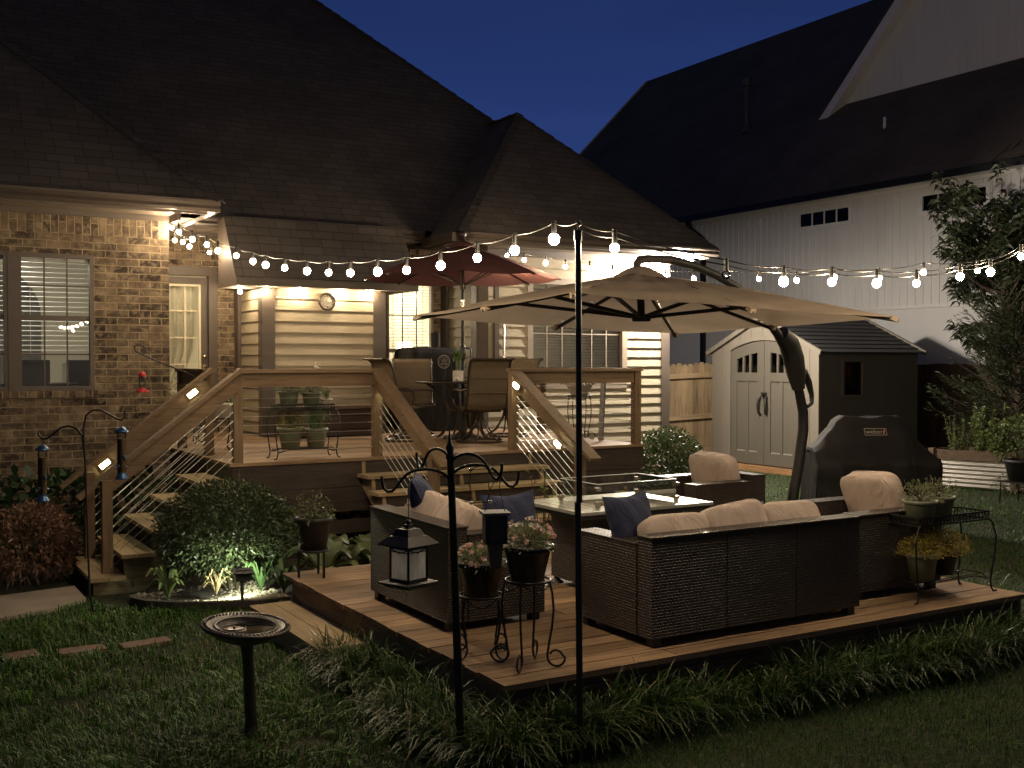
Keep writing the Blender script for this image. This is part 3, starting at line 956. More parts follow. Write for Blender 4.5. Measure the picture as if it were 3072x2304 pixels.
window(WR, 14.2, 6, 2, 2, None, SOFFIT, .05, blind=1.7, slat=.05, tilt=48, out=.05)

# ---- back door
dm = M()
dx0, dx1, dz1 = 3.24, 4.11, 3.18
frame_rect(dm, 3.12, 4.25, 1.0, 3.32, YD - .03, YD + .09, .12)
part('door_casing', dm, TRIM, house)
dr = M()
gx0, gx1, gz0, gz1 = 3.37, 4.03, 1.22, 3.08
dr.box(dx0, gx0, YD + .03, YD + .075, 1.02, dz1); dr.box(gx1, dx1 + .02, YD + .03, YD + .075, 1.02, dz1)
dr.box(gx0, gx1, YD + .03, YD + .075, 1.02, gz0); dr.box(gx0, gx1, YD + .03, YD + .075, gz1, dz1)
door = part('door', dr, TRIM, house)
gr = M(); frame_rect(gr, gx0, gx1, gz0, gz1, YD + .015, YD + .04, .03)
for i in (1, 2):
    x = gx0 + (gx1 - gx0) * i / 3; gr.box(x - .009, x + .009, YD + .02, YD + .036, gz0, gz1)
for j in (1, 2, 3, 4):
    z = gz0 + (gz1 - gz0) * j / 5; gr.box(gx0, gx1, YD + .021, YD + .035, z - .009, z + .009)
part('grille', gr, CREAM, door)
g = M(); g.poly([(gx0, YD + .045, gz0), (gx1, YD + .045, gz0), (gx1, YD + .045, gz1), (gx0, YD + .045, gz1)]); part('pane', g, GLASSM, door)
cu = M()
def curt(u, v):
    z = gz0 + (gz1 - gz0) * v
    pinch = 1 - .42 * math.exp(-((v - .18) / .22) ** 2) * 1.0
    w = .60 * pinch if v > .18 else .60 * (.58 + .20 * (.18 - v) / .18)
    x = gx0 + .01 + w * u
    return (x, YD + .12 + .02 * math.sin(u * 34), z)
cu.grid(curt, 60, 24)
part('curtain', cu, CURTAIN, door)
kn = M()
for zz, r in ((2.075, .026), (1.93, .03)):
    kn.cyl((4.075, YD + .03, zz), (4.075, YD + .012, zz), .03, .03, 14); kn.sph((4.075, YD - .012, zz), (r, .026, r), 14, 10)
part('knob', kn, NICKEL, door)
th = M(); th.box(3.15, 4.22, YD - .05, YD + .1, 1.0, 1.02); part('threshold', th, NICKEL, house)

# ---- rooms behind the lit windows
def room(x0, x1, y0, y1, z0, z1):
    m = M()
    m.poly([(x0, y1, z0), (x1, y1, z0), (x1, y1, z1), (x0, y1, z1)])
    m.poly([(x0, y0, z0), (x0, y1, z0), (x0, y1, z1), (x0, y0, z1)])
    m.poly([(x1, y0, z0), (x1, y1, z0), (x1, y1, z1), (x1, y0, z1)])
    m.poly([(x0, y0, z0), (x1, y0, z0), (x1, y1, z0), (x0, y1, z0)])
    m.poly([(x0, y0, z1), (x1, y0, z1), (x1, y1, z1), (x0, y1, z1)])
    return part('room', m, ROOMW, house)
r1 = room(-3.5, 2.95, 13.02, 16.8, 1.0, 3.58)

r2 = room(3.08, 7.78, 15.42, 18.6, 1.0, 3.7)
fu = M()
fu.box(1.35, 2.2, 13.9, 14.6, 1.68, 1.74); fu.box(.55, 1.0, 13.5, 13.9, 1.0, 2.0)
for cx_, cy_ in ((.85, 13.5), (1.60, 13.5), (1.78, 14.75), (2.30, 14.2)):
    fu.box(cx_ - .2, cx_ + .2, cy_ - .03, cy_ + .03, 1.3, 2.02); fu.box(cx_ - .2, cx_ + .2, cy_, cy_ + .4, 1.42, 1.48)
part('dining_set', fu, DARKIN, r1)
fu = M(); fu.box(2.35, 2.8, 15.6, 16.3, 1.0, 1.98); fu.box(1.05, 1.35, 15.9, 16.7, 1.0, 2.3); part('cabinet', fu, BLINDM, r1)
fu = M()
arch = [(1.62 + .52 * math.cos(t), 16.78, 2.65 + .62 * math.sin(t)) for t in [PI * i / 16 for i in range(17)]] + [(1.10, 16.78, 1.0), (2.14, 16.78, 1.0)]
fu.extr(arch, (0, -.02, 0)); part('archway', fu, pbr('dim archway', (.16, .155, .14), .9), r1)
lm = M(); lm.lathe([(.16, 0), (.11, .24)], (7.38, 15.75, 2.08), 24); part('lamp_shade', lm, SHADE, r2)
lm = M(); lm.lathe([(.08, 0), (.09, .1), (.03, .3), (.015, .45)], (7.38, 15.75, 1.62), 16); part('lamp_base', lm, POTWHITE, r2)
fu = M(); fu.box(7.05, 7.7, 15.6, 16.0, 1.0, 1.62); fu.box(6.2, 6.9, 16.2, 17.0, 1.0, 1.75); part('cabinet', fu, DARKIN, r2)
fu = M(); fu.box(7.20, 7.26, 18.5, 18.58, 1.0, 3.6); fu.box(6.2, 6.75, 18.52, 18.58, 1.8, 3.1); part('picture', fu, DARKIN, r2)

def lamp(name, kind, loc, watts, col, size=.1, rot=None, **kw):
    d = bpy.data.lights.new(name, kind)
    d.energy = watts; d.color = col
    if kind in ('POINT', 'SPOT'): d.shadow_soft_size = size
    for k, v in kw.items(): setattr(d, k, v)
    o = bpy.data.objects.new(name, d); COL.objects.link(o); o.location = loc
    if rot: o.rotation_euler = rot
    return o
lamp('ceiling_lamp_light', 'POINT', (1.55, 13.75, 3.35), 55, (1.0, .93, .78), .12)
lamp('back_room_light', 'POINT', (6.9, 16.6, 3.1), 110, (1.0, .86, .62), .12)  # room light added high up, apart from the table lamp shade

# ---- clock and floodlight
ck = thing('wall_clock', 'round dark rimmed clock hanging on the tan siding above the railing', 'clock', (5.46, 14.19, 2.83))
cR = Matrix.Rotation(PI / 2, 3, 'X')
m = M(); m.lathe([(.0, .0), (.118, .0), (.125, .02), (.122, .04), (.10, .045), (.096, .03)], (5.46, 14.185, 2.83), 36, True, cR); part('rim', m, pbr('clock rim', (.09, .075, .06), .3, .1, 5, metal=.6), ck)
m = M(); m.disc((5.46, 14.157, 2.83), .1, 36, cR); part('face', m, pbr('clock face', (.33, .30, .25), .6, .06, 5), ck)
m = M()
for i in range(12):
    a = 2 * PI * i / 12; d = Vector((math.sin(a), 0, math.cos(a))); c = Vector((5.46, 14.153, 2.83))
    m.beam(c + d * .066, c + d * .086, .012 if i % 3 == 0 else .007, .003, up=(0, 1, 0))
part('hour_mark', m, DARKIN, ck)
m = M(); c = Vector((5.46, 14.150, 2.83))
m.beam(c, c + Vector((.052, 0, .012)), .008, .003, up=(0, 1, 0)); m.beam(c, c + Vector((.03, 0, .055)), .006, .003, up=(0, 1, 0))
part('clock_hand', m, POTWHITE, ck)

fl = thing('flood_light', 'blazing twin head floodlight under the corner eave of the siding wall', 'floodlight', (11.15, 13.95, 3.70))
m = M(); m.cyl((11.15, 13.95, 3.70), (11.15, 13.95, 3.66), .06, .06, 16)
m.tube([(11.15, 13.95, 3.66), (11.07, 13.93, 3.63), (11.05, 13.88, 3.66)], .013, 8); m.tube([(11.15, 13.95, 3.66), (11.25, 13.92, 3.62), (11.32, 13.86, 3.62)], .013, 8)
part('bracket', m, POTWHITE, fl)
for a, b in (((11.04, 13.88, 3.665), (10.90, 13.80, 3.60)), ((11.33, 13.85, 3.63), (11.50, 13.71, 3.61))):
    a, b = Vector(a), Vector(b)
    m = M(); m.cyl(a, a.lerp(b, .62), .03, .05, 16); h = part('lamp_holder', m, POTWHITE, fl)
    m = M(); m.sph(a.lerp(b, 1.0), .078, 18, 12); part('lamp_glass', m, FLOODM, h)
# ---------------------------------------------------------------- neighbouring house
nb = thing('white_house', 'tall white board and batten house with black roof beyond the shed', 'house', (19, 15, 0))
m = M()
NW = [(17.10, 18.58, 5.17, 5.47), (13.62, 15.12, 5.14, 5.45)]
m.poly([(19, -6, 3.14), (19, -6, 0), (19, 32.2, 0), (19, 32.2, 3.14)])
ys_ = sorted({-6, 32.2} | {v for w in NW for v in w[:2]})
for a, b in zip(ys_[:-1], ys_[1:]):
    w = [q for q in NW if q[0] <= a and b <= q[1]]
    if w:
        m.poly([(19, a, 3.14), (19, b, 3.14), (19, b, w[0][2]), (19, a, w[0][2])][::-1]); m.poly([(19, a, w[0][3]), (19, b, w[0][3]), (19, b, 5.75), (19, a, 5.75)][::-1])
    else: m.poly([(19, a, 3.14), (19, b, 3.14), (19, b, 5.75), (19, a, 5.75)][::-1])
m.box(19.0, 27, 32.2, 32.25, 0, 6); m.poly([(19, 32.2, 5.75), (31.4, 32.2, 5.75), (25.2, 32.2, 12.0)])
part('wall', m, WHITE, nb)
m = M()
y = -5.9
while y < 32.2:
    if not any(w[0] - .12 < y < w[1] + .12 for w in NW): m.box(18.978, 18.999, y, y + .038, 3.2, 5.62)
    else:
        w = [w for w in NW if w[0] - .12 < y < w[1] + .12][0]
        m.box(18.978, 18.999, y, y + .038, 3.2, w[2] - .1); 
        if w[3] + .1 < 5.6: m.box(18.978, 18.999, y, y + .038, w[3] + .1, 5.62)
    y += .2
part('batten', m, WHITE, nb)
m = M(); m.box(18.94, 18.998, -6, 32.2, 3.12, 3.19); m.box(18.95, 18.998, -6, 32.2, 5.62, 5.75); part('band_board', m, WHITETRIM, nb)
m = M(); m.box(18.5, 18.998, -6, 32.4, 5.70, 5.72); part('soffit', m, WHITETRIM, nb)
m = M(); m.box(18.42, 18.5, -6, 32.5, 5.66, 5.80); part('gutter', m, MAST, nb)
for w in NW:
    f = M()
    y0, y1, z0, z1 = w
    for (a, b, c, d) in ((y0 - .1, y1 + .1, z1, z1 + .085), (y0 - .1, y1 + .1, z0 - .085, z0), (y0 - .1, y0, z0, z1), (y1, y1 + .1, z0, z1)): f.box(18.955, 18.999, a, b, c, d)
    for i in (1, 2, 3):
        yy = y0 + (y1 - y0) * i / 4; f.box(18.97, 19.0, yy - .012, yy + .012, z0, z1)
    wo = part('window', f, WHITETRIM, nb)
    g = M(); g.poly([(19.02, y0, z0), (19.02, y1, z0), (19.02, y1, z1), (19.02, y0, z1)][::-1]); part('pane', g, glass('dark pane', (.25, .26, .28), .5), wo)
    g = M(); g.poly([(19.3, y0 - .2, z0 - .2), (19.3, y1 + .2, z0 - .2), (19.3, y1 + .2, z1 + .2), (19.3, y0 - .2, z1 + .2)][::-1]); part('shade', g, pbr('dark interior', (.05, .05, .055), .9), wo)  # flat dark sheet behind the pane stands in for the unlit room
m = M()
m.poly([(18.45, -6, 5.72), (18.45, 32.5, 5.72), (25.25, 32.5, 12.52), (25.25, -6, 12.52)][::-1])
m.poly([(32.0, -6, 5.72), (32.0, 32.5, 5.72), (25.25, 32.5, 12.52), (25.25, -6, 12.52)])
part('roof', m, SHINGLE2, nb)
m = M(); m.beam((18.45, 32.5, 5.68), (25.25, 32.5, 12.48), .03, .16); m.beam((32.0, 32.5, 5.68), (25.25, 32.5, 12.48), .03, .16); part('rake_board', m, WHITETRIM, nb)
# gable dormer
yp, zp = 12.6, 15.35
zb = 8.47
m = M(); y1 = 19.28; y0 = 2 * yp - y1
m.poly([(21.2, y0, zb), (21.2, y1, zb), (21.2, yp, zb + (y1 - yp))])
dw = part('dormer_wall', m, WHITE, nb)
m = M(); y = y0 + .2
while y < y1:
    top = zb + (y1 - yp) - abs(y - yp)
    if top - zb > .1: m.box(21.183, 21.199, y, y + .03, zb, top - .02)
    y += .2
part('batten', m, WHITE, dw)
m = M()
tipY, tipZ = 19.86, 8.12
pk = tipZ + (tipY - yp)
for s in (1, -1):
    a = Vector((20.88, yp + s * (tipY - yp), tipZ)); b = Vector((20.88, yp, pk))
    d = Vector((0, -s * .2, -.2))
    m.add([a, b, b + Vector((0, 0, -.30)), a + Vector((0, -s * .30, 0))], [(0, 1, 2, 3)])
    # soffit back to the wall
    m.add([a + Vector((0, -s * .30, 0)), b + Vector((0, 0, -.3)), b + Vector((.33, 0, -.3)), a + Vector((.33, -s * .30, 0))], [(0, 1, 2, 3)])
part('rake_board', m, WHITETRIM, dw)
m = M()
for s in (1, -1):
    a = Vector((20.86, yp + s * (tipY - yp) + s * .05, tipZ - .02)); b = Vector((20.86, yp, pk + .03))
    m.add([a, b, b + Vector((7.6, 0, 0)), Vector((21.0, yp + s * (tipY - yp) + s * .05, tipZ - .02))], [(0, 1, 2, 3)])
part('dormer_roof', m, SHINGLE2, nb)
PIPEG = pbr('grey vent pipe', (.20, .20, .20), .6, .05, 4)
m = M(); m.cyl((21.2, 22.8, 8.3), (21.2, 22.8, 9.75), .06, .06, 12); m.lathe([(.16, 0), (.07, .25)], (21.2, 22.8, 8.4), 14); m.cyl((21.2, 22.8, 9.7), (21.2, 22.8, 9.9), .12, .12, 12)
part('vent_pipe', m, pbr('dark grey vent pipe', (.075, .075, .078), .6, .05, 4), nb)
m = M(); m.cyl((20.1, 17.08, 7.2), (20.1, 17.08, 7.60), .035, .035, 12); part('vent_pipe', m, WHITETRIM, nb)
m = M()
for a, b in (((18.46, 22.06, 5.70), (18.55, 22.05, 5.45)), ((18.55, 22.05, 5.45), (18.9, 21.95, 5.2)), ((18.9, 21.95, 5.22), (18.9, 21.94, 0))): m.beam(a, b, .12, .10, up=(1, 0, .01))
part('downspout', m, MAST, nb)
m = M()
for yy in (19.95, 20.35):
    m.tube([(18.99, yy, 5.35), (18.99, yy, 5.52)] + [(18.98, yy - .09 + .09 * math.cos(t), 5.52 + .09 * math.sin(t)) for t in [PI * i / 8 for i in range(1, 9)]], .03, 8)
part('vent_hood', m, WHITETRIM, nb)

# ---------------------------------------------------------------- fences
fn = thing('picket_fence', 'tan dog ear wooden fence between the house corner and the shed', 'fence', (14, 16.3, 0))
m = M(); x = 11.55; i = 0
zt = lambda x: 1.90 + .03 * (x - 11.5)
while x < 18.2:
    h = zt(x) + random.uniform(-.02, .02); w = .135
    m.extr([(x, 16.3, .03), (x + w, 16.3, .03), (x + w, 16.3, h - .04), (x + w - .035, 16.3, h), (x + .035, 16.3, h), (x, 16.3, h - .04)], (0, .018, 0))
    x += .141; i += 1
part('picket', m, FENCEW, fn)
for z in (1.66, .86, .2):
    m = M(); m.beam((11.55, 16.27, z), (18.2, 16.27, z + .2), .038, .088); part('rail', m, FENCEX, fn)
df = thing('board_fence', 'dark weathered board fence behind the tree and raised bed', 'fence', (18.0, 8, 0))
m = M(); y = -6
while y < 16.2:
    h = 1.95 + random.uniform(-.015, .015); m.box(18.0, 18.02, y, y + .138, .03, h); y += .143
part('picket', m, DARKFENCE, df)
for z in (1.7, .95, .25):
    m = M(); m.box(17.96, 17.999, -6, 16.2, z - .045, z + .045); part('rail', m, DARKFENCE, df)
for y in (6.5, 9, 11.5, 13.9):
    m = M(); m.box(17.87, 17.958, y, y + .09, 0, 1.85); part('post', m, DARKFENCE, df)

# ---------------------------------------------------------------- garden shed
sh = thing('garden_shed', 'beige resin garden shed with arched double doors and dark roof', 'shed', (15, 14.6, 0))
SX, SX1, SY0, SY1, SPK = 14.0, 16.56, 13.26, 15.98, 14.62
ze, zpk = 2.20, 2.80
dy0, dy1 = 13.70, 15.46
arch = lambda y: 2.20 + .19 * (1 - ((y - (dy0 + dy1) / 2) / ((dy1 - dy0) / 2)) ** 2)
roofz = lambda y: ze + (zpk - ze) * (1 - abs(y - SPK) / (SY1 - SPK))
m = M()
# front wall pieces around the doors, with seams
def strip(y0, y1, lowz):
    n = 6 if lowz is arch else 1
    for k in range(n):
        a, b = y0 + (y1 - y0) * k / n, y0 + (y1 - y0) * (k + 1) / n
        za = lowz(a) if callable(lowz) else lowz; zb_ = lowz(b) if callable(lowz) else lowz
        m.extr([(SX, a, za), (SX, a, roofz(a)), (SX, b, roofz(b)), (SX, b, zb_)], (.05, 0, 0))
for a, b in ((13.26, 13.462), (13.47, 13.695), (15.465, 15.72), (15.728, 15.98)): strip(a, b, .11)
for a, b in ((13.70, 13.995), (14.003, 14.30), (14.308, 14.60), (14.608, 14.90), (14.908, 15.2), (15.208, 15.46)): strip(a, b, arch)
m.box(SX1 - .05, SX1, SY0 + .06, SY1 - .05, .11, ze)
m.extr([(SX1 - .05, SY0 + .06, ze), (SX1 - .05, SY1 - .05, ze), (SX1 - .05, SPK, zpk)], (.05, 0, 0))
part('front_wall', m, RESIN, sh)
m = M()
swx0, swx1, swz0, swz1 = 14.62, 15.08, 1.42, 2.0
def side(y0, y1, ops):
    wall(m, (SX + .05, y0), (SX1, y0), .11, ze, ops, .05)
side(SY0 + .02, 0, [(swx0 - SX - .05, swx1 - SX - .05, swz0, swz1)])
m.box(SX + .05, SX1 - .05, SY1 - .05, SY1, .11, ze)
part('side_wall', m, RESIN_SHADE, sh)
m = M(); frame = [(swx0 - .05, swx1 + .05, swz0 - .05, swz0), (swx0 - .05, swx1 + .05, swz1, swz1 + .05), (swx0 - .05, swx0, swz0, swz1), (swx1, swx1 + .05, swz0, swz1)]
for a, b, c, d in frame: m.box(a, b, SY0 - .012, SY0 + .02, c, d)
sw = part('window', m, RESIN_SHADE, sh)
m = M(); m.poly([(swx0, SY0 + .03, swz0), (swx1, SY0 + .03, swz0), (swx1, SY0 + .03, swz1), (swx0, SY0 + .03, swz1)]); part('pane', m, GLASSM, sw)
# things seen dimly through the shed window
REDPL = pbr('red tool', (.22, .035, .03), .5, .2, 9)
m = M(); m.box(14.7, 15.0, 13.45, 13.6, 1.72, 1.95); m.tube([(14.68, 13.5, 1.45), (14.70, 13.5, 1.75), (14.8, 13.5, 1.9)], .03, 8); part('stored_tool', m, REDPL, sh)
m = M(); m.box(14.1, 16.5, 13.62, 13.64, .2, 2.1); part('dark_backdrop', m, DARKIN, sh)  # near-black sheet added to stand in for the unlit shed inside
def shed_door(a, b):
    d = M()
    wy0, wy1 = a + .17, b - .15
    # stiles, rails and a curved head
    for p, q in ((a, wy0), (wy1, b)): d.extr([(SX + .008, p, .12), (SX + .008, p, arch(p) - .012), (SX + .008, q, arch(q) - .012), (SX + .008, q, .12)], (.042, 0, 0))
    d.box(SX + .008, SX + .05, wy0, wy1, .12, .34); d.box(SX + .008, SX + .05, wy0, wy1, 1.64, 1.80)
    n = 6
    for k in range(n):
        p, q = wy0 + (wy1 - wy0) * k / n, wy0 + (wy1 - wy0) * (k + 1) / n
        wt = lambda y: 1.98 + (arch(y) - 2.2) * 1.0
        d.extr([(SX + .008, p, wt(p)), (SX + .008, p, arch(p) - .015), (SX + .008, q, arch(q) - .015), (SX + .008, q, wt(q))], (.042, 0, 0))
    # recessed panels with a stile between
    d.box(SX + .03, SX + .048, wy0, wy1, .34, 1.64)
    mid = (wy0 + wy1) / 2
    d.box(SX + .012, SX + .03, mid - .03, mid + .03, .34, 1.64)
    for y in (wy0 + (wy1 - wy0) * .36, wy0 + (wy1 - wy0) * .68): d.box(SX + .012, SX + .05, y - .022, y + .022, 1.8, 2.16)
    o = part('door', d, RESIND, sh)
    l = M()
    for p, q in ((wy0, mid - .03), (mid + .03, wy1)):
        l.extr([(SX + .03, p + .01, .36), (SX + .008, p + .01, .34), (SX + .03, p + .01, .34)], (0, q - p - .02, 0))
    part('panel_ledge', l, RESIN, o)
    g = M(); g.poly([(SX + .04, wy0, 1.8), (SX + .04, wy1, 1.8), (SX + .04, wy1, 2.2), (SX + .04, wy0, 2.2)][::-1]); part('pane', g, glass('shed pane', (.35, .35, .35), 1.0), o)
    return o
dc = (dy0 + dy1) / 2
d1 = shed_door(dy0 + .005, dc - .006); d2 = shed_door(dc + .006, dy1 - .005)
for d, y, s in ((d1, dc - .075, -1), (d2, dc + .075, 1)):
    m = M(); m.tube([(SX - .005, y, 1.36), (SX - .05, y + s * .015, 1.33), (SX - .06, y + s * .03, 1.20), (SX - .05, y + s * .015, 1.07), (SX - .005, y, 1.04)], .02, 8); part('handle', m, IRON, d)
m = M(); m.box(SX - .03, SX + .005, dc - .07, dc + .05, 1.40, 1.44); m.box(SX - .045, SX - .005, dc - .02, dc + .02, 1.36, 1.42); part('latch', m, IRON, d2)
m = M()
n = 14
for k in range(n):
    a, b = dy0 - .04 + (dy1 - dy0 + .08) * k / n, dy0 - .04 + (dy1 - dy0 + .08) * (k + 1) / n
    aa = lambda y: 2.22 + .19 * (1 - ((y - dc) / ((dy1 - dy0) / 2 + .04)) ** 2)
    m.extr([(SX - .018, a, aa(a) - .02), (SX - .018, a, aa(a) + .055), (SX - .018, b, aa(b) + .055), (SX - .018, b, aa(b) - .02)], (.02, 0, 0))
m.box(SX - .018, SX + .002, dy0 - .05, dy0 + .002, .11, 2.21); m.box(SX - .018, SX + .002, dy1 - .002, dy1 + .05, .11, 2.21)
part('door_frame', m, RESIN, sh)
m = M()
rows = 9
for s in (1, -1):
    for k in range(rows):
        t0, t1 = k / rows, (k + 1) / rows
        yA = SPK + s * (SY1 - SPK + .1) * (1 - t0); yB = SPK + s * (SY1 - SPK + .1) * (1 - t1)
        zA = ze - .045 + (zpk + .03 - ze + .045) * t0; zB = ze - .045 + (zpk + .03 - ze + .045) * t1
        m.add([(SX - .06, yA, zA + .016), (SX1 + .1, yA, zA + .016), (SX1 + .1, yB, zB), (SX - .06, yB, zB), (SX - .06, yA, zA - .01), (SX1 + .1, yA, zA - .01)], [(0, 1, 2, 3), (4, 5, 1, 0)])
part('roof', m, SHEDROOF, sh)
m = M()
for s in (1, -1):
    m.beam((SX - .05, SPK + s * (SY1 - SPK + .1), ze - .045), (SX - .05, SPK, zpk + .02), .05, .08); m.beam((SX1 + .08, SPK + s * (SY1 - SPK + .1), ze - .045), (SX1 + .08, SPK, zpk + .02), .05, .08)
part('rake_trim', m, RESIN, sh)
m = M(); m.box(13.86, 16.65, 13.15, 16.1, .0, .10); part('timber_base', m, wood('shed base timber', (.30, .165, .08), 'Y', .75), sh)
# ---------------------------------------------------------------- upper deck
UZ, UY, UX0, UX1 = 1.0, 10.48, 3.06, 8.12
ud = thing('raised_deck', 'raised wooden deck against the house with cable railings and two stairs', 'deck', (5.5, 11, 0))
m = M(); y = UY; i = 0
while y < 15.26:
    x0, x1 = UX0 - .03, (UX1 if y < 14.05 else 7.82)
    k = 5.1 + 1.2 * math.sin(i * 2.3)
    segs = [(x0, x1)] if y > 13.9 else [(x0, k - .003), (k + .003, x1)]
    for a, b in segs:
        if 14.05 < y + .14 and a < 6.34 and b > 4.5:
            if a < 4.5: m.box(a, 4.49, y, y + .139, UZ - .03, UZ)
            if b > 6.37: m.box(6.37, b, y, y + .139, UZ - .03, UZ)
        else: m.box(a, b, y, y + .1375, UZ - .03, UZ)
    y += .1445; i += 1
part('decking', m, DECKW, ud)
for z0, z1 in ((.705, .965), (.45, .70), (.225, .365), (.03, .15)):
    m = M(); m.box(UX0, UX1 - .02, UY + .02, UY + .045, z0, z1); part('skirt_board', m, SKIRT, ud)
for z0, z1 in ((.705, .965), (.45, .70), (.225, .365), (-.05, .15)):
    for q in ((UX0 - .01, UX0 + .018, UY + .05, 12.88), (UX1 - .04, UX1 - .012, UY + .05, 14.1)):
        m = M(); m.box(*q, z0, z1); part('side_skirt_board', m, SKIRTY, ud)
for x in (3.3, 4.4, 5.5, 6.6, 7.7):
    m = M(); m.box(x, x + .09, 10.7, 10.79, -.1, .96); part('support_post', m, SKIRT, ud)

def post(x, y, z0, z1, s=.09):
    m = M(); m.box(x - s / 2, x + s / 2, y - s / 2, y + s / 2, z0, z1); return part('post', m, POSTW, ud)
PZ = 1.885
P1, P2, P3, P4, P5, P6, P7 = (3.13, 10.56), (3.13, 11.60), (3.13, 12.74), (4.62, 10.56), (6.30, 10.56), (8.04, 10.56), (8.04, 12.72)
for p in (P1, P2, P3, P4, P5, P6, P7): post(*p, UZ, PZ)
def rail_run(a, b, za, zb, mat, off=0, over=.06, under=.088, cut=.045):
    a, b = Vector((a[0], a[1], za)), Vector((b[0], b[1], zb)); d = (b - a).normalized()
    m = M(); m.beam(a - d * over, b + d * over, .135, .036); c = part('rail_cap', m, mat, ud)
    m = M(); dz = Vector((0, 0, -under)); m.beam(a + dz + d * cut, b + dz - d * .045, .036, .138); part('rail_board', m, mat, ud)
def cables(a, b, za, zb, n=8, lo=.10, hi=.72):
    m = M()
    for k in range(n):
        h = lo + (hi - lo) * k / (n - 1)
        p, q = Vector((a[0], a[1], za + h)), Vector((b[0], b[1], zb + h)); d = (q - p).normalized()
        m.tube([p + d * .04, q - d * .04], .0034, 5, False)
        m.tube([p + d * .045, p + d * .10], .0065, 6); m.tube([q - d * .10, q - d * .045], .0065, 6)
    part('cable', m, CABLE, ud)
RZ = 1.904
rail_run(P1, P4, RZ, RZ, RAILX); rail_run(P5, P6, RZ, RZ, RAILX); rail_run(P6, P7, RZ, RZ, RAILY, over=-.05); rail_run(P2, P3, RZ, RZ, RAILY)
cables(P1, P4, UZ, UZ); cables(P5, P6, UZ, UZ); cables(P6, P7, UZ, UZ); cables(P2, P3, UZ, UZ)
# left stair going down towards -X
tz = [.063, .254, .455, .643, .833]; tx = [1.70, 1.965, 2.225, 2.485, 2.745]
st = None
m = M()
for x, z in zip(tx, tz):
    for a, b in ((x - .01, x + .138), (x + .143, x + .29)): m.box(a, b, 10.17, 11.42, z - .036, z)
lst = part('left_stair', m, TREADY, ud); lst.name = 'stair'
STRW = wood('weathered stringer', (.17, .135, .075), 'X', .75, .1)
for y in (10.22, 11.34):
    m = M(); pts = [(tx[0] + .02, y, -.14)]
    for x, z in zip(tx, tz): pts += [(x + .02, y, z - .04), (x + .285, y, z - .04)]
    pts += [(3.05, y, .96), (3.05, y, .70), (2.12, y, -.14)]
    m.extr(pts, (0, .038, 0)); part('stringer', m, STRW, lst)
sl = (RZ - .823) / (3.10 - 1.70)
LP = [(1.87, 10.40), (1.87, 11.30)]
zr = lambda x: RZ - (3.13 - x) * sl
for (x, y) in LP: post(x, y, .063, zr(x) - .02)
for y, p in ((10.50, P1), (11.52, P2)):
    rail_run((1.66, y), (p[0] - .01, y), zr(1.66), RZ, RAILX, over=.03, under=.105, cut=.31)
for (x, y), p in zip(LP, (P1, P2)): cables((x, y), p, zr(x) - .97, RZ - .93, 8, .12, .74)
# front stair going down towards -Y
fz = [.838, .688, .54, .40, .26, .12]; fy = [10.21, 9.94, 9.67, 9.40, 9.13, 8.86]
m = M()
for y, z in zip(fy, fz):
    for a, b in ((y - .01, y + .132), (y + .138, y + .27)): m.box(4.36, 6.56, a, b, z - .036, z)
fst = part('front_stair', m, TREADX, ud); fst.name = 'stair.001'
for x in (4.42, 5.44, 6.46):
    m = M(); pts = [(x, fy[-1] + .03, -.02)]
    for y, z in list(zip(fy, fz))[::-1]: pts += [(x, y + .03, z - .04), (x, y + .268, z - .04)]
    pts += [(x, 10.49, .96), (x, 10.49, .70), (x, 9.35, -.02)]
    m.extr(pts, (.038, 0, 0)); part('stringer', m, TREADX, fst)
m = M()
for y, z in zip(fy, fz): m.box(4.47, 6.45, y + .045, y + .062, z - .145, z - .04)
part('riser', m, SKIRT, fst)
fs = (RZ - 1.02) / (10.52 - 8.96)
zf_ = lambda y: RZ - (10.52 - y) * fs
for x, yp_ in ((4.62, 9.22), (6.30, 9.22)): post(x, yp_, .25, zf_(yp_) - .02)
for x in (4.62, 6.30):
    rail_run((x, 8.96), (x, 10.54), zf_(8.96), RZ, RAILY, over=.02, under=.105, cut=.30)
    cables((x, 9.22), (x, 10.52), zf_(9.22) - .95, RZ - .93, 8, .12, .74)

# solar lights under the handrails
def step_light(loc, d, side, label):
    t = thing('step_light', label, 'step light', loc, 'small lights fixed under the stair handrails')
    c = Vector(loc); d = Vector(d).normalized(); s = Vector(side)
    m = M(); m.beam(c - d * .06, c + d * .06, .028, .06); part('housing', m, STEEL, t)
    m = M(); m.beam(c - d * .045 + s * .022, c + d * .045 + s * .022, .018, .036); part('lens', m, STEPM, t)
dl = (3.13 - 1.66, 0, RZ - zr(1.66)); df_ = (0, 1.58, RZ - zf_(8.96))
step_light((2.93, 11.49, 1.665), dl, (0, -1, 0), 'lit step light high under the far handrail of the left stair')
step_light((2.05, 11.49, .965), dl, (0, -1, 0), 'lit step light low under the far handrail of the left stair')
step_light((6.255, 10.40, 1.73), df_, (-1, 0, 0), 'lit step light beside the top of the right front handrail')
step_light((6.255, 9.55, 1.13), df_, (-1, 0, 0), 'lit step light lower down the right front handrail')
step_light((4.665, 10.40, 1.72), df_, (1, 0, 0), 'step light hidden behind the left front handrail, glowing on its post')

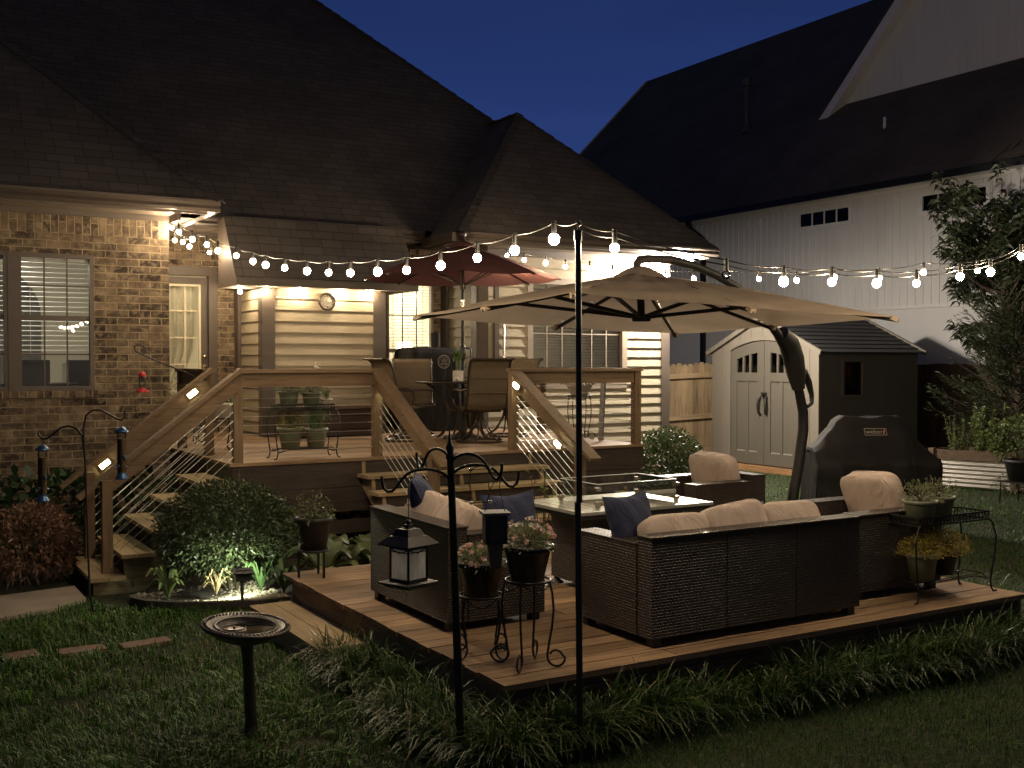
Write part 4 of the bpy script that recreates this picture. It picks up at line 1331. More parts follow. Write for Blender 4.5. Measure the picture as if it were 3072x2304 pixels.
# ---------------------------------------------------------------- lower deck and its step
LZ = .33; LX0, LX1, LY0, LY1 = 2.80, 7.15, 4.78, 8.16
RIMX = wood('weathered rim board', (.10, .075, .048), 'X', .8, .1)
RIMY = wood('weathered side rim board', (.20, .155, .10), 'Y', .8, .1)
ld = thing('low_deck', 'low wooden deck carrying the wicker seating and fire table', 'deck', (5, 6.4, 0))
m = M(); y = LY0; i = 0
while y < LY1 - .01:
    k = [3.95, 5.75, 4.6, 6.1][i % 4]
    for a, b in ((LX0 + random.uniform(-.012, .006), k - .003), (k + .003, LX1 + random.uniform(-.01, .02))):
        m.box(a, b, y, y + .1375, LZ - .03 + random.uniform(-.002, .001), LZ + random.uniform(-.0015, .0015))
    y += .1455; i += 1
part('decking', m, DECKW, ld)
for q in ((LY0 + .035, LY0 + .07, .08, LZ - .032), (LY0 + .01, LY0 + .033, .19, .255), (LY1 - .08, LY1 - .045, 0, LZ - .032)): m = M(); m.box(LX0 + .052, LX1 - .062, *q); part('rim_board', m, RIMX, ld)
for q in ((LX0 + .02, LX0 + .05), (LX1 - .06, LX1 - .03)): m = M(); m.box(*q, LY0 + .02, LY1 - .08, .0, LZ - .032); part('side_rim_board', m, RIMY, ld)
sp = thing('wooden_step', 'weathered two board wooden step beside the low deck', 'step', (2.6, 7.5, 0))
m = M(); m.box(2.46, 2.64, 6.55, 8.02, .125, .158); m.box(2.646, 2.815, 6.55, 8.02, .125, .158); part('tread', m, TREADY, sp)
m = M(); m.box(2.485, 2.52, 6.57, 8.0, .0, .124); m.box(2.52, 2.81, 6.57, 6.605, 0, .124); part('riser', m, TREADY, sp)

# ---------------------------------------------------------------- wicker seating
def cushion(m, c, r, e=.42, rot=None):
    m.sph(c, r, 44, 26, e, rot)
def piping(m, c, w, h, R, e=.34, y=0):
    pts = []
    for i in range(49):
        t = 2 * PI * i / 48
        p = R @ Vector((math.copysign(abs(math.cos(t)) ** e, math.cos(t)) * w, y, math.copysign(abs(math.sin(t)) ** e, math.sin(t)) * h))
        pts.append(p + Vector(c))
    m.tube(pts, .0055, 6)
def wicker_seat(name, label, cat, L, D, mods, loc, rot, arms=(1, 1), back_puffs=None, group=None, zback=.65, zarm=.60):
    t = thing(name, label, cat, loc, group, True, rot)
    AW = .15
    m = M()
    for k in range(mods):
        a = L * k / mods + .004; b = L * (k + 1) / mods - .004
        m.box(a, b, 0, .135, .055, zback - .012)
    part('backrest', m, WICKER, t)
    m = M(); m.box(0, L, -.006, .141, zback - .012, zback); part('back_cap', m, WICKER, t)
    for k, a in ((0, 0), (1, L - AW)):
        if arms[k]:
            m = M(); m.box(a, a + AW, .142, D, .055, zarm - .01); m.box(a - .004, a + AW + .004, .146, D + .004, zarm - .01, zarm)
            part('armrest', m, WICKER, t)
    x0, x1 = (AW + .003 if arms[0] else 0), (L - AW - .003 if arms[1] else L)
    m = M(); m.box(x0, x1, .142, D - .01, .07, .27); part('seat_base', m, WICKER, t)
    w = (x1 - x0) / mods
    for k in range(mods):
        m = M(); cushion(m, (x0 + w * (k + .5), .15 + (D - .15) / 2, .335), (w / 2 - .004, (D - .15) / 2 - .0, .07), .35); part('seat_cushion', m, CUSH, t)
        tl, hh_, dz, zc, roll = (back_puffs or [(-14, .215, 0, 0, 0)] * mods)[k]
        R = Matrix.Rotation(rad(roll), 3, 'Y') @ Matrix.Rotation(rad(dz), 3, 'Z') @ Matrix.Rotation(rad(tl), 3, 'X')
        m = M()
        fn0 = len(m.v)
        cushion(m, (x0 + w * (k + .5), .235, .585 + zc), (w / 2 + .006, .088, hh_), .34, R)
        # soft lumps
        for q in range(fn0, len(m.v)):
            p = m.v[q]; g = .006 * math.sin(p[0] * 13 + k * 2) * math.cos(p[2] * 11 + k) + .003 * math.sin(p[0] * 37 + p[2] * 29)
            m.v[q] = (p[0], p[1] + g, p[2] + .6 * g)
        bc = part('back_cushion', m, CUSH, t)
        m = M()
        for yy in (-.052, .052): piping(m, (x0 + w * (k + .5), .235, .585 + zc), (w / 2 + .006) * .985, hh_ * .985, R, .34, yy)
        part('piping', m, CUSH, bc)
    for a in (.03, L - .09):
        for b in (.02, D - .08):
            m = M(); m.box(a, a + .06, b, b + .06, 0, .06); part('foot', m, BLACKPL, t)
    return t
wicker_seat('wicker_sofa', 'long brown wicker sofa with its back turned, three beige cushions', 'sofa', 1.74, .76, 3, (3.885, 4.955, LZ), 0,
            back_puffs=[(-30, .155, 0, -.015, 1), (-22, .185, 2, -.005, -5), (-30, .165, -1, -.01, 2)])
wicker_seat('wicker_loveseat', 'brown wicker loveseat at the left end of the low deck', 'loveseat', 1.20, .70, 2, (3.05, 7.09, LZ), -PI / 2,
            back_puffs=[(-26, .19, 0, .0, -2), (-30, .18, 0, .0, 3)])
wicker_seat('wicker_armchair', 'brown wicker armchair nearest the bush with tall beige cushion', 'armchair', .82, .82, 1, (6.98, 7.24, LZ), PI / 2,
            back_puffs=[(-17, .22, 4, .02, -3)], group='wicker armchairs')
wicker_seat('wicker_armchair', 'brown wicker armchair behind the metal plant stand, nearer the lawn', 'armchair', .82, .88, 1, (6.80, 5.23, LZ), PI / 2,
            back_puffs=[(-20, .22, -6, .03, 4)], group='wicker armchairs')

def pillow(name, label, c, size, rot, mat, group=None):
    m = M(); w, h, th = size
    R = rot
    def fn_(sgn):
        def f(u, v):
            a, b = 2 * u - 1, 2 * v - 1
            t = (max(0, 1 - abs(a) ** 2.4) * max(0, 1 - abs(b) ** 2.4)) ** .55 * th
            k = 1 + .10 * (abs(a * b)) ** 2 - .04 * (1 - abs(a)) - .03 * (1 - abs(b))
            wv = .006 * math.sin(9 * a + 4 * b)
            p = R @ Vector((a * w / 2 * k, sgn * t + wv, b * h / 2 * k))
            return p + Vector(c)
        return f
    m.grid(fn_(1), 18, 18); m.grid(fn_(-1), 18, 18)
    return solo(name, m, mat, label, 'pillow', c, group)
RZm = lambda a: Matrix.Rotation(rad(a), 3, 'Z')
RXm = lambda a: Matrix.Rotation(rad(a), 3, 'X')
PG = 'throw pillows on the wicker seats'
pillow('throw_pillow', 'navy throw pillow at the left end of the long sofa', (4.10, 5.42, .965), (.44, .40, .085), RZm(20) @ RXm(-16), NAVY, PG)
pillow('throw_pillow', 'navy throw pillow at the far end of the loveseat', (3.36, 6.86, 1.0), (.46, .40, .09), RZm(62) @ RXm(-20), NAVY, PG)
pillow('throw_pillow', 'navy throw pillow leaning on the near arm of the loveseat', (3.62, 6.08, .93), (.42, .40, .085), RZm(10) @ RXm(-14), NAVY, PG)
pillow('throw_pillow', 'slate blue round topped pillow peeking between two sofa cushions', (5.02, 5.36, .88), (.34, .34, .09), RZm(0) @ RXm(-20), BLUE, PG)

# fire table
ft = thing('fire_table', 'fire pit table with slatted grey top and clear glass guard', 'fire table', (4.85, 6.6, LZ))
X0, X1, Y0_, Y1_ = 4.24, 5.44, 6.19, 7.0; TZ = .95
m = M(); ox0, ox1, oy0, oy1 = 4.58, 5.14, 6.44, 6.76
nsl = 4
def ring_slat(m, a, b):
    """frame strip between inset a and b measured from outer edge (0) to opening (1), mitred corners"""
    L = lambda t: (X0 + (ox0 - X0) * t, X1 + (ox1 - X1) * t, Y0_ + (oy0 - Y0_) * t, Y1_ + (oy1 - Y1_) * t)
    A, B = L(a), L(b)
    for q in ([(A[0], A[2]), (A[1], A[2]), (B[1], B[2]), (B[0], B[2])], [(A[1], A[2]), (A[1], A[3]), (B[1], B[3]), (B[1], B[2])],
              [(A[1], A[3]), (A[0], A[3]), (B[0], B[3]), (B[1], B[3])], [(A[0], A[3]), (A[0], A[2]), (B[0], B[2]), (B[0], B[3])]):
        m.extr([(x, y, TZ - .022) for x, y in q], (0, 0, .022))
for k in range(nsl): ring_slat(m, k / nsl + (.012 if k else 0), (k + 1) / nsl - .012)
part('table_top', m, TOPMETAL, ft)
m = M(); m.box(X0 + .02, X1 - .02, Y0_ + .02, Y1_ - .02, TZ - .055, TZ - .0235); part('top_frame', m, BLACKPL, ft)
m = M(); m.box(4.44, 5.27, 6.33, 6.88, LZ + .05, TZ - .056); part('base_panel', m, WICKER, ft)
for x in (4.47, 5.24):
    for y in (6.36, 6.85):
        m = M(); m.lathe([(.055, 0), (.05, .012), (.022, .03), (.018, .06)], (x, y, LZ), 12); part('foot', m, BLACKPL, ft)
m = M(); m.box(ox0, ox1, oy0, oy1, TZ - .025, TZ - .02); part('burner_pan', m, pbr('burner pan', (.36, .31, .24), .4, .1, 6, metal=.6), ft)
m = M()
for k in range(150): m.sph((random.uniform(ox0 + .1, ox1 - .1), random.uniform(oy0 + .09, oy1 - .09), TZ - .015), (.012, .011, .008), 6, 4)
part('fire_glass', m, pbr('fire glass bead', (.20, .15, .11), .15, .5, 30, isl=.5), ft)
gm_ = M(); gx0, gx1, gy0, gy1 = 4.50, 5.22, 6.36, 6.84; gz0_, gz1_ = TZ + .02, TZ + .165
for a, b in (((gx0, gy0), (gx1, gy0)), ((gx1, gy0), (gx1, gy1)), ((gx1, gy1), (gx0, gy1)), ((gx0, gy1), (gx0, gy0))):
    gm_.poly([(a[0], a[1], gz0_), (b[0], b[1], gz0_), (b[0], b[1], gz1_), (a[0], a[1], gz1_)])
gd = part('glass_guard', gm_, GUARDG, ft)
m = M()
for a, b in (((gx0, gy0), (gx1, gy0)), ((gx1, gy0), (gx1, gy1)), ((gx1, gy1), (gx0, gy1)), ((gx0, gy1), (gx0, gy0))):
    m.beam((a[0], a[1], gz1_ + .003), (b[0], b[1], gz1_ + .003), .008, .006)
part('polished_edge', m, pbr('pale glass edge', (.42, .47, .45), .25, .05, 5), gd)
m = M()
for x in (gx0, gx1):
    for y in (gy0, gy1):
        m.box(x - .02, x + .02, y - .02, y + .02, gz0_ + .0, gz0_ + .022); m.box(x - .02, x + .02, y - .02, y + .02, gz1_ - .045, gz1_ - .022); m.cyl((x, y, TZ + .001), (x, y, gz0_), .018, .02, 10)
part('corner_clip', m, NICKEL, gd)
# ---------------------------------------------------------------- cantilever umbrella
um = thing('cantilever_umbrella', 'large beige square cantilever umbrella with curved black mast over the seating', 'umbrella', (7.45, 7.40, 0))
AP = Vector((5.21, 6.80, 2.695)); HUB = Vector((5.22, 6.79, 2.345))
RIM = [Vector(p) for p in ((3.80, 7.95, 2.37), (3.77, 6.75, 2.395), (3.74, 5.55, 2.43), (5.25, 5.57, 2.375), (6.76, 5.60, 2.34), (6.70, 6.86, 2.305), (6.65, 8.12, 2.27), (5.22, 8.03, 2.315))]
m = M()
for i in range(8):
    a, b = RIM[i], RIM[(i + 1) % 8]
    def cf(u, v, a=a, b=b, i=i):
        p = AP.lerp(a.lerp(b, v), u)
        sag = -.010 * math.sin(PI * v) * u - .006 * math.sin(PI * u)
        wr_ = .006 * math.sin(v * 17 + i * 2.1) * (1 - u) * u * 3 + .004 * math.sin(u * 21 + v * 5 + i)
        q = a.lerp(b, v); inn = (AP - q); inn.z = 0
        p = p + inn.normalized() * (.018 * math.sin(PI * v) * u * u)
        return p + Vector((0, 0, sag + wr_ + .02 * math.sin(PI * min(1, u * 1.2))))
    m.grid(cf, 26, 12)
part('canopy', m, CANVAS, um)
m = M()
def vent(u, v):
    t = 2 * PI * v; r = .20 * u
    return Vector((AP.x + r * math.cos(t) * 1.15, AP.y + r * math.sin(t), AP.z + .058 - .10 * u ** 1.6 + .003 * math.sin(5 * t) * u))
m.grid(vent, 10, 40); part('vent_cap', m, CANVAS, um)
m = M()
for i, p in enumerate(RIM):
    q = AP.lerp(p, .985) + Vector((0, 0, -.012)); m.beam(q + (p - AP).normalized() * .02 + Vector((0, 0, -.015)), q - (p - AP).normalized() * .03 + Vector((0, 0, -.0)), .05, .03)
part('rib_pocket', m, CANVAS, um)
for p in RIM:
    m = M(); m.beam(AP + Vector((0, 0, -.05)), p + Vector((0, 0, -.028)), .016, .026); part('rib', m, MAST, um)
    m = M(); m.beam(HUB, AP.lerp(p, .56) + Vector((0, 0, -.045)), .018, .028); part('strut', m, MAST, um)
m = M(); m.cyl(HUB + Vector((0, 0, -.03)), HUB + Vector((0, 0, .02)), .07, .085, 20); m.cyl(HUB, AP + Vector((0, 0, .03)), .03, .03, 14); part('hub', m, MAST, um)
ex = Vector((.966, .257, 0)).normalized()
def mp_(s, z): return Vector((5.21, 6.80, 0)) + ex * s + Vector((0, 0, z))
m = M()
m.tube([mp_(2.25, .06), mp_(2.30, .40), mp_(2.36, .72), mp_(2.47, 1.05), mp_(2.545, 1.35), mp_(2.54, 1.52), mp_(2.47, 1.70), mp_(2.36, 1.92), mp_(2.24, 2.10), mp_(2.10, 2.23), mp_(1.80, 2.44), mp_(1.39, 2.648), mp_(1.07, 2.737), mp_(.73, 2.80), mp_(.40, 2.825)],
       [.05, .05, .05, .05, .05, .048, .045, .043, .041, .04, .038, .036, .035, .034, .034], 14)
part('mast', m, MAST, um)
m = M(); m.tube([mp_(.42, 2.826), mp_(.1, 2.812), mp_(.0, 2.80), mp_(-.03, 2.775), mp_(-.035, 2.66)], .032, 12); part('arm_end', m, pbr('brown grey arm cover', (.035, .027, .022), .7, .1), um)
# sliding crank housing with its looped handle
m = M()
pts = [mp_(2.13, 2.26), mp_(2.27, 2.17), mp_(2.36, 2.02), mp_(2.42, 1.86), mp_(2.45, 1.74)]
m.tube(pts, [.075, .095, .10, .085, .06], 12); part('crank_housing', m, BLACKPL, um)
m = M()
lp = [mp_(2.44, 1.83), mp_(2.56, 1.90), mp_(2.64, 1.80), mp_(2.70, 1.68), mp_(2.70, 1.60), mp_(2.62, 1.57), mp_(2.54, 1.60), mp_(2.48, 1.70)]
m.tube(lp, [.03, .035, .035, .024, .02, .018, .018, .02], 10); part('crank_handle', m, BLACKPL, um)
m = M(); m.box(7.02, 7.86, 7.36, 7.46, .0, .06); m.box(7.39, 7.49, 6.98, 7.84, .0, .062); part('cross_base', m, MAST, um)

# ---------------------------------------------------------------- red market umbrella, table and swivel chairs
UC = Vector((6.66, 12.45, 0))
ru = thing('patio_umbrella', 'faded red octagonal patio umbrella through the deck table', 'umbrella', (UC.x, UC.y, 1.0))
ap = UC + Vector((0, 0, 3.53))
rim = [UC + Vector((1.28 * math.cos(2 * PI * (i + .35) / 8), 1.28 * math.sin(2 * PI * (i + .35) / 8), 3.085)) for i in range(8)]
m = M()
for i in range(8):
    a, b = rim[i], rim[(i + 1) % 8]
    def cf(u, v, a=a, b=b):
        p = ap.lerp(a.lerp(b, v), .08 + .92 * u)
        return p + Vector((0, 0, -.03 * math.sin(PI * v) * u + .018 * math.sin(PI * u)))
    m.grid(cf, 12, 6)
part('canopy', m, REDCAN, ru)
m = M()
for i in range(8):
    a, b = ap.lerp(rim[i], .17), ap.lerp(rim[(i + 1) % 8], .17)
    m.grid(lambda u, v, a=a, b=b: (ap + Vector((0, 0, .05))).lerp(a.lerp(b, v) + Vector((0, 0, .035 + .012 * math.sin(PI * v))), u), 4, 4)
part('vent_cap', m, REDCAN, ru)
for p in rim:
    m = M(); m.beam(ap + Vector((0, 0, -.06)), p + Vector((0, 0, -.02)), .014, .02); part('rib', m, BRONZE, ru)
m = M()
for p in rim: m.beam(UC + Vector((0, 0, 2.98)), ap.lerp(p, .5) + Vector((0, 0, -.045)), .01, .014)
m.cyl(UC + Vector((0, 0, 2.94)), UC + Vector((0, 0, 3.02)), .04, .04, 12); part('runner', m, BRONZE, ru)
m = M(); m.cyl(UC + Vector((0, 0, 1.02)), UC + Vector((0, 0, 3.58)), .0205, .0205, 12); part('pole', m, MAST, ru)
m = M(); m.cyl(UC + Vector((0, 0, 2.66)), UC + Vector((0, 0, 2.80)), .024, .024, 12); part('pole_joint', m, NICKEL, ru)
m = M(); m.sph(UC + Vector((0, 0, 3.655)), .048, 14, 10); m.cyl(UC + Vector((0, 0, 3.56)), UC + Vector((0, 0, 3.62)), .05, .03, 12); part('finial', m, BRONZE, ru)
m = M(); m.sph(UC + Vector((0, 0, 2.12)), (.045, .05, .12), 12, 10); m.tube([UC + Vector((.03, -.03, 2.18)), UC + Vector((.09, -.06, 2.16)), UC + Vector((.085, -.06, 2.05))], .012, 8); part('crank', m, BLACKPL, ru)
m = M(); m.lathe([(.26, 0), (.25, .03), (.10, .06), (.04, .09), (.035, .3)], (UC.x, UC.y, 1.001), 28); part('base', m, IRON, ru)

tb = thing('patio_table', 'round smoked glass patio table with bronze frame on the raised deck', 'table', (UC.x, UC.y, 1.0))
m = M(); m.lathe([(.59, .722), (.615, .722), (.625, .735), (.615, .748), (.59, .748)], (UC.x, UC.y, 1.0), 48); part('table_rim', m, BRONZE, tb)
m = M(); m.disc((UC.x, UC.y, 1.744), .592, 48); part('glass_top', m, TABLEG, tb)
for k in range(4):
    a = PI / 4 + k * PI / 2; d = Vector((math.cos(a), math.sin(a), 0)); s = Vector((-d.y, d.x, 0)) * .05
    m = M()
    for sg in (1, -1):
        m.tube([UC + Vector((0, 0, 1.0)) + d * r + Vector((0, 0, z)) + s * sg * w for r, z, w in ((.50, .725, 1), (.40, .66, .8), (.26, .52, .4), (.19, .36, .3), (.20, .2, .4), (.28, .06, .8), (.34, .012, 1))], .013, 7)
    part('leg', m, BRONZE, tb)
m = M(); m.lathe([(.20, .35), (.21, .36), (.20, .37), (.19, .36), (.20, .35)], (UC.x, UC.y, 1.0), 28); part('stretcher_ring', m, BRONZE, tb)

def make_chair(label):
    t = thing('swivel_chair', label, 'chair', (0, 0, 0), 'swivel sling chairs around the deck table', True)
    prof = [(.27, .42), (.24, .445), (.10, .425), (-.10, .405), (-.20, .42), (-.255, .48), (-.285, .60), (-.315, .78), (-.345, .92), (-.385, 1.0), (-.44, 1.035), (-.485, 1.03)]
    W = .26
    m = M()
    def sl(u, v):
        f = u * (len(prof) - 1); i = min(int(f), len(prof) - 2); k = f - i
        y = prof[i][0] * (1 - k) + prof[i + 1][0] * k; z = prof[i][1] * (1 - k) + prof[i + 1][1] * k
        dip = .022 * math.sin(PI * v)
        return Vector((-W + 2 * W * v, y - (dip if z > .5 else 0) * .7, z - (dip if z <= .5 else 0)))
    m.grid(sl, 44, 12); part('sling', m, SLING, t)
    m = M()
    for z in (.62, .80): m.tube([(-W + .01, -.300 - (z - .62) * .14 - .012, z), (0, -.32 - (z - .62) * .14, z), (W - .01, -.300 - (z - .62) * .14 - .012, z)], .007, 6)
    part('sling_seam', m, SLING, t)
    for s in (1, -1):
        m = M(); m.tube([(s * W, y, z) for y, z in prof], .0145, 8); part('side_rail', m, BRONZE, t)
        m = M(); m.tube([(s * (W + .005), -.30, .66), (s * (W + .05), -.20, .645), (s * (W + .055), .02, .655), (s * (W + .05), .17, .645), (s * (W + .04), .235, .60), (s * (W + .02), .235, .52), (s * (W + .005), .20, .44)], .013, 8); part('arm', m, BRONZE, t)
    m = M(); m.tube([(-W, .255, .44), (W, .255, .44)], .012, 8); m.tube([(-W, -.475, 1.03), (W, -.475, 1.03)], .013, 8); m.beam((-W, -.02, .385), (W, -.02, .385), .05, .03); part('cross_bar', m, BRONZE, t)
    m = M(); m.lathe([(.275, 0), (.30, 0), (.30, .026), (.275, .026), (.275, 0)], (0, 0, .003), 36)
    for k in range(6):
        a = 2 * PI * k / 6; d = Vector((math.cos(a), math.sin(a), 0))
        m.tube([d * .03 + Vector((0, 0, .34)), d * .06 + Vector((0, 0, .24)), d * .16 + Vector((0, 0, .10)), d * .285 + Vector((0, 0, .022))], .0105, 7)
    m.cyl((0, 0, .27), (0, 0, .385), .035, .045, 12); part('swivel_base', m, BRONZE, t)
    return t
c0 = make_chair('tan sling swivel chair at the left of the table, seen in profile')
c0.location = (5.86, 12.42, 1.0); c0.rotation_euler = (0, 0, -PI / 2 + .05)
dup(c0, (6.56, 11.80, 1.0), rad(-10), 'sling swivel chair nearest the front stair with its back turned')
dup(c0, (7.36, 12.52, 1.0), PI / 2 + .35, 'sling swivel chair at the right of the table behind the railing')
dup(c0, (6.28, 13.13, 1.0), rad(158), 'sling swivel chair behind the table in front of the covered smoker')

# covered smoker grill and storage bench on the deck
cg = thing('covered_smoker', 'black covered smoker grill with short chimney on the raised deck', 'grill', (7.0, 14.15, 1.0))
m = M()
def cov(u, v):
    # u around, v up
    t = 2 * PI * u; e = .28
    cx_ = math.copysign(abs(math.cos(t)) ** e, math.cos(t)); sy = math.copysign(abs(math.sin(t)) ** e, math.sin(t))
    prof = [(1.0, .02), (.99, .4), (.985, .8), (.97, 1.02), (.93, 1.13), (.84, 1.185), (.6, 1.20), (0, 1.21)]
    f = v * (len(prof) - 1); i = min(int(f), len(prof) - 2); k = f - i
    r = prof[i][0] * (1 - k) + prof[i + 1][0] * k; z = prof[i][1] * (1 - k) + prof[i + 1][1] * k
    wob = 1 + .012 * math.sin(t * 9) * (1 - v) + .006 * math.sin(t * 23)
    return Vector((7.0 + .47 * cx_ * r * wob, 14.15 + .31 * sy * r * wob, 1.0 + z + .012 * math.sin(5 * cx_) * v))
m.grid(cov, 72, 28); part('cover', m, GRILLCLOTH, cg)
m = M(); m.cyl((7.07, 14.05, 2.18), (7.07, 14.05, 2.42), .062, .068, 14); part('chimney', m, GRILLCLOTH, cg)
LOGO = pbr('pale printed mark', (.30, .27, .22), .7, .05)
m = M(); lc = Vector((7.09, 13.822, 2.0))
for r0, r1 in ((.088, .098), (.066, .071)):
    n = 40
    for k in range(n):
        a, b = 2 * PI * k / n, 2 * PI * (k + 1) / n
        P_ = lambda r, t: lc + Vector((r * math.cos(t), 0, r * math.sin(t)))
        m.poly([P_(r0, a), P_(r1, a), P_(r1, b), P_(r0, b)])
for k, (dx, dz, w, h) in enumerate([(-.035, .012, .012, .03), (-.012, .02, .012, .04), (.012, .02, .012, .04), (.035, .012, .012, .03), (-.035, -.03, .016, .03), (-.01, -.03, .016, .03), (.015, -.03, .016, .03), (.038, -.03, .014, .03)]):
    frame_rect(m, lc.x + dx - w / 2, lc.x + dx + w / 2, lc.z + dz - h / 2, lc.z + dz + h / 2, lc.y - .001, lc.y, .004)
part('printed_mark', m, LOGO, cg)
sb = thing('storage_bench', 'long dark brown storage bench against the tan siding', 'bench', (5.27, 13.78, 1.0))
BENCHM = pbr('dark brown resin board', (.055, .037, .027), .5, .12, 4, (.5, 6, 6), .001)
m = M()
for k in range(4): m.box(4.70, 5.88, 13.52, 14.06, 1.02 + k * .088, 1.10 + k * .088)
part('body', m, BENCHM, sb)
m = M(); m.box(4.67, 5.91, 13.48, 14.08, 1.373, 1.415); part('lid', m, pbr('brown bench lid', (.13, .085, .055), .5, .1, 4, (.5, 6, 6)), sb)
m = M(); [m.box(x, x + .07, 13.54, 13.61, 1.0, 1.02) for x in (4.72, 5.79)]; part('foot', m, BLACKPL, sb)
solo('leaning_pole', M().beam((7.90, 11.10, 1.01), (7.97, 11.14, 1.80), .055, .045), pbr('grey painted pole', (.20, .19, .18), .5, .1), 'grey square pole leaning beside the right corner post', 'pole', (7.90, 11.10, 1.0))
solo('bird_ornament', M().sph((3.95, 10.56, 1.945), (.022, .014, .022), 10, 8).sph((3.945, 10.56, 1.975), (.01, .009, .022), 8, 6).tube([(3.97, 10.56, 1.94), (4.0, 10.56, 1.935)], .006, 6), POTWHITE, 'tiny white ornament sitting on the front deck rail', 'ornament', (3.95, 10.56, 1.925))

# ---------------------------------------------------------------- covered gas grill on the lawn
gg = thing('covered_grill', 'gas grill on the lawn under a loose black cloth cover', 'grill', (10.17, 8.83, 0))
gx = Vector((.875, -.485, 0)).normalized(); gy = Vector((.485, .875, 0)).normalized()
G0 = Vector((10.17, 8.83, 0))
def gp(x, y, z): return G0 + gx * x + gy * y + Vector((0, 0, z))
# cross sections along x: list of (x, profile points y,z front->back)
def sect(x, wf, top, hood):
    # front bottom, front shelf edge, hood front foot, hood top front, hood top back, back
    return [(x, -wf, .02), (x, -wf - .01, .45), (x, -wf - .0, .80), (x, -wf + .05, .86), (x, -wf + .12, hood), (x, -.08, top), (x, .10, top + .005), (x, .28, top - .12), (x, .33, .8), (x, .33, .02)]
secs = [sect(-.72, .26, .93, .93), sect(-.715, .32, .97, .95), sect(-.60, .34, 1.07, .99), sect(-.42, .36, 1.30, 1.04), sect(-.34, .36, 1.355, 1.06), sect(0, .37, 1.345, 1.05), sect(.34, .37, 1.35, 1.06), sect(.42, .36, 1.31, 1.05), sect(.56, .34, 1.05, .97), sect(.70, .33, .93, .90), sect(.76, .28, .86, .86), sect(.765, .25, .82, .82)]
m = M()
def gcov(u, v):
    f = u * (len(secs) - 1); i = min(int(f), len(secs) - 2); k = f - i
    g = v * 9; j = min(int(g), 8); l = g - j
    P_ = [Vector(secs[a][b]) for a in (i, i + 1) for b in (j, j + 1)]
    p = (P_[0] * (1 - l) + P_[1] * l) * (1 - k) + (P_[2] * (1 - l) + P_[3] * l) * k
    low = max(0, (.85 - p.z) / .85)
    p.y += (.030 * math.sin(p.x * 17 + 1) + .018 * math.sin(p.x * 37 + p.z * 4)) * low * (1 if p.y < 0 else -1)
    p.y += .012 * math.sin(p.x * 9 + p.z * 23) * (1 - low) - .016 * max(0, math.sin(p.x * 8.3 + p.z * 6 + .8)) ** 6; p.z += .008 * math.sin(p.x * 15 + p.y * 12) + .018 * max(0, math.sin(p.x * 6.1 - p.y * 9)) ** 8
    if abs(p.x) > .6: p.x += .03 * math.sin(p.z * 9 + p.y * 8) * low
    return gp(p.x, p.y, p.z)
m.grid(gcov, 110, 60)
for S in (secs[0], secs[-1]):
    m.poly([gp(*q) for q in S])
cv = part('cover', m, GRILLCLOTH, gg)
# woven label: outlined box, lettering and a red stroke
fl_a = Vector((0, -.37 + .12, 1.05)); fl_b = Vector((0, -.08, 1.345)); sl_d = (fl_b - fl_a).normalized(); nrm = Vector((0, -sl_d.z, sl_d.y))
def lb(x, s, o=.016): return gp(*(fl_a + sl_d * s + nrm * o + Vector((x, 0, 0))))
m = M()
for a, b, c, d in ((-.13, .13, .10, .106), (-.13, .13, .184, .19), (-.13, -.125, .10, .19), (.125, .13, .10, .19)):
    m.poly([lb(a - .02 * 0, c), lb(b, c), lb(b, d), lb(a, d)])
part('label_border', m, LOGO, cv)
tc = bpy.data.curves.new('label_text', 'FONT'); tc.body = 'weber'; tc.size = .095; tc.align_x = 'LEFT'
to = bpy.data.objects.new('label_text_tmp', tc); COL.objects.link(to)
bpy.context.view_layer.update()
tme = bpy.data.meshes.new_from_object(to.evaluated_get(bpy.context.evaluated_depsgraph_get()))
m = M(); m.add([lb(-.118 + v.co.x * .83, .122 + v.co.y * .8, .018) for v in tme.vertices], [tuple(p.vertices) for p in tme.polygons])
bpy.data.objects.remove(to); bpy.data.curves.remove(tc); bpy.data.meshes.remove(tme)
part('label_lettering', m, LOGO, cv)
m = M(); m.poly([lb(.082, .118), lb(.10, .118), lb(.118, .176), lb(.10, .176)]); part('label_red_mark', m, pbr('red printed mark', (.42, .12, .08), .7, .05), cv)

# ---------------------------------------------------------------- string lights
pl = thing('light_pole', 'tall slim black pole in the lawn holding up the string lights', 'pole', (3.035, 4.44, 0))
m = M(); m.cyl((3.033, 4.43, -.1), (3.035, 4.46, 1.30), .0165, .0165, 14); m.cyl((3.034, 4.445, 1.30), (3.035, 4.46, 2.64), .0155, .0155, 14); part('post', m, pbr('dark grey pole paint', (.022, .024, .024), .4, .1, 5, metal=.3), pl)
m = M(); m.cyl((3.035, 4.46, 2.60), (3.035, 4.46, 2.65), .020, .020, 14); m.tube([(3.035, 4.46, 2.65), (3.035, 4.46, 2.70)], .005, 6); part('cap', m, BLACKPL, pl)
m = M(); m.tube([(3.035, 4.46, 2.66)] + [(3.035 + .018 * math.sin(t), 4.46, 2.69 - .018 * math.cos(t)) for t in [2 * PI * i / 10 for i in range(9)]], .004, 6); part('hook', m, NICKEL, pl)
BR = .0255
UNLIT = glass('clear unlit bulb', (.9, .9, .9), 1.6)
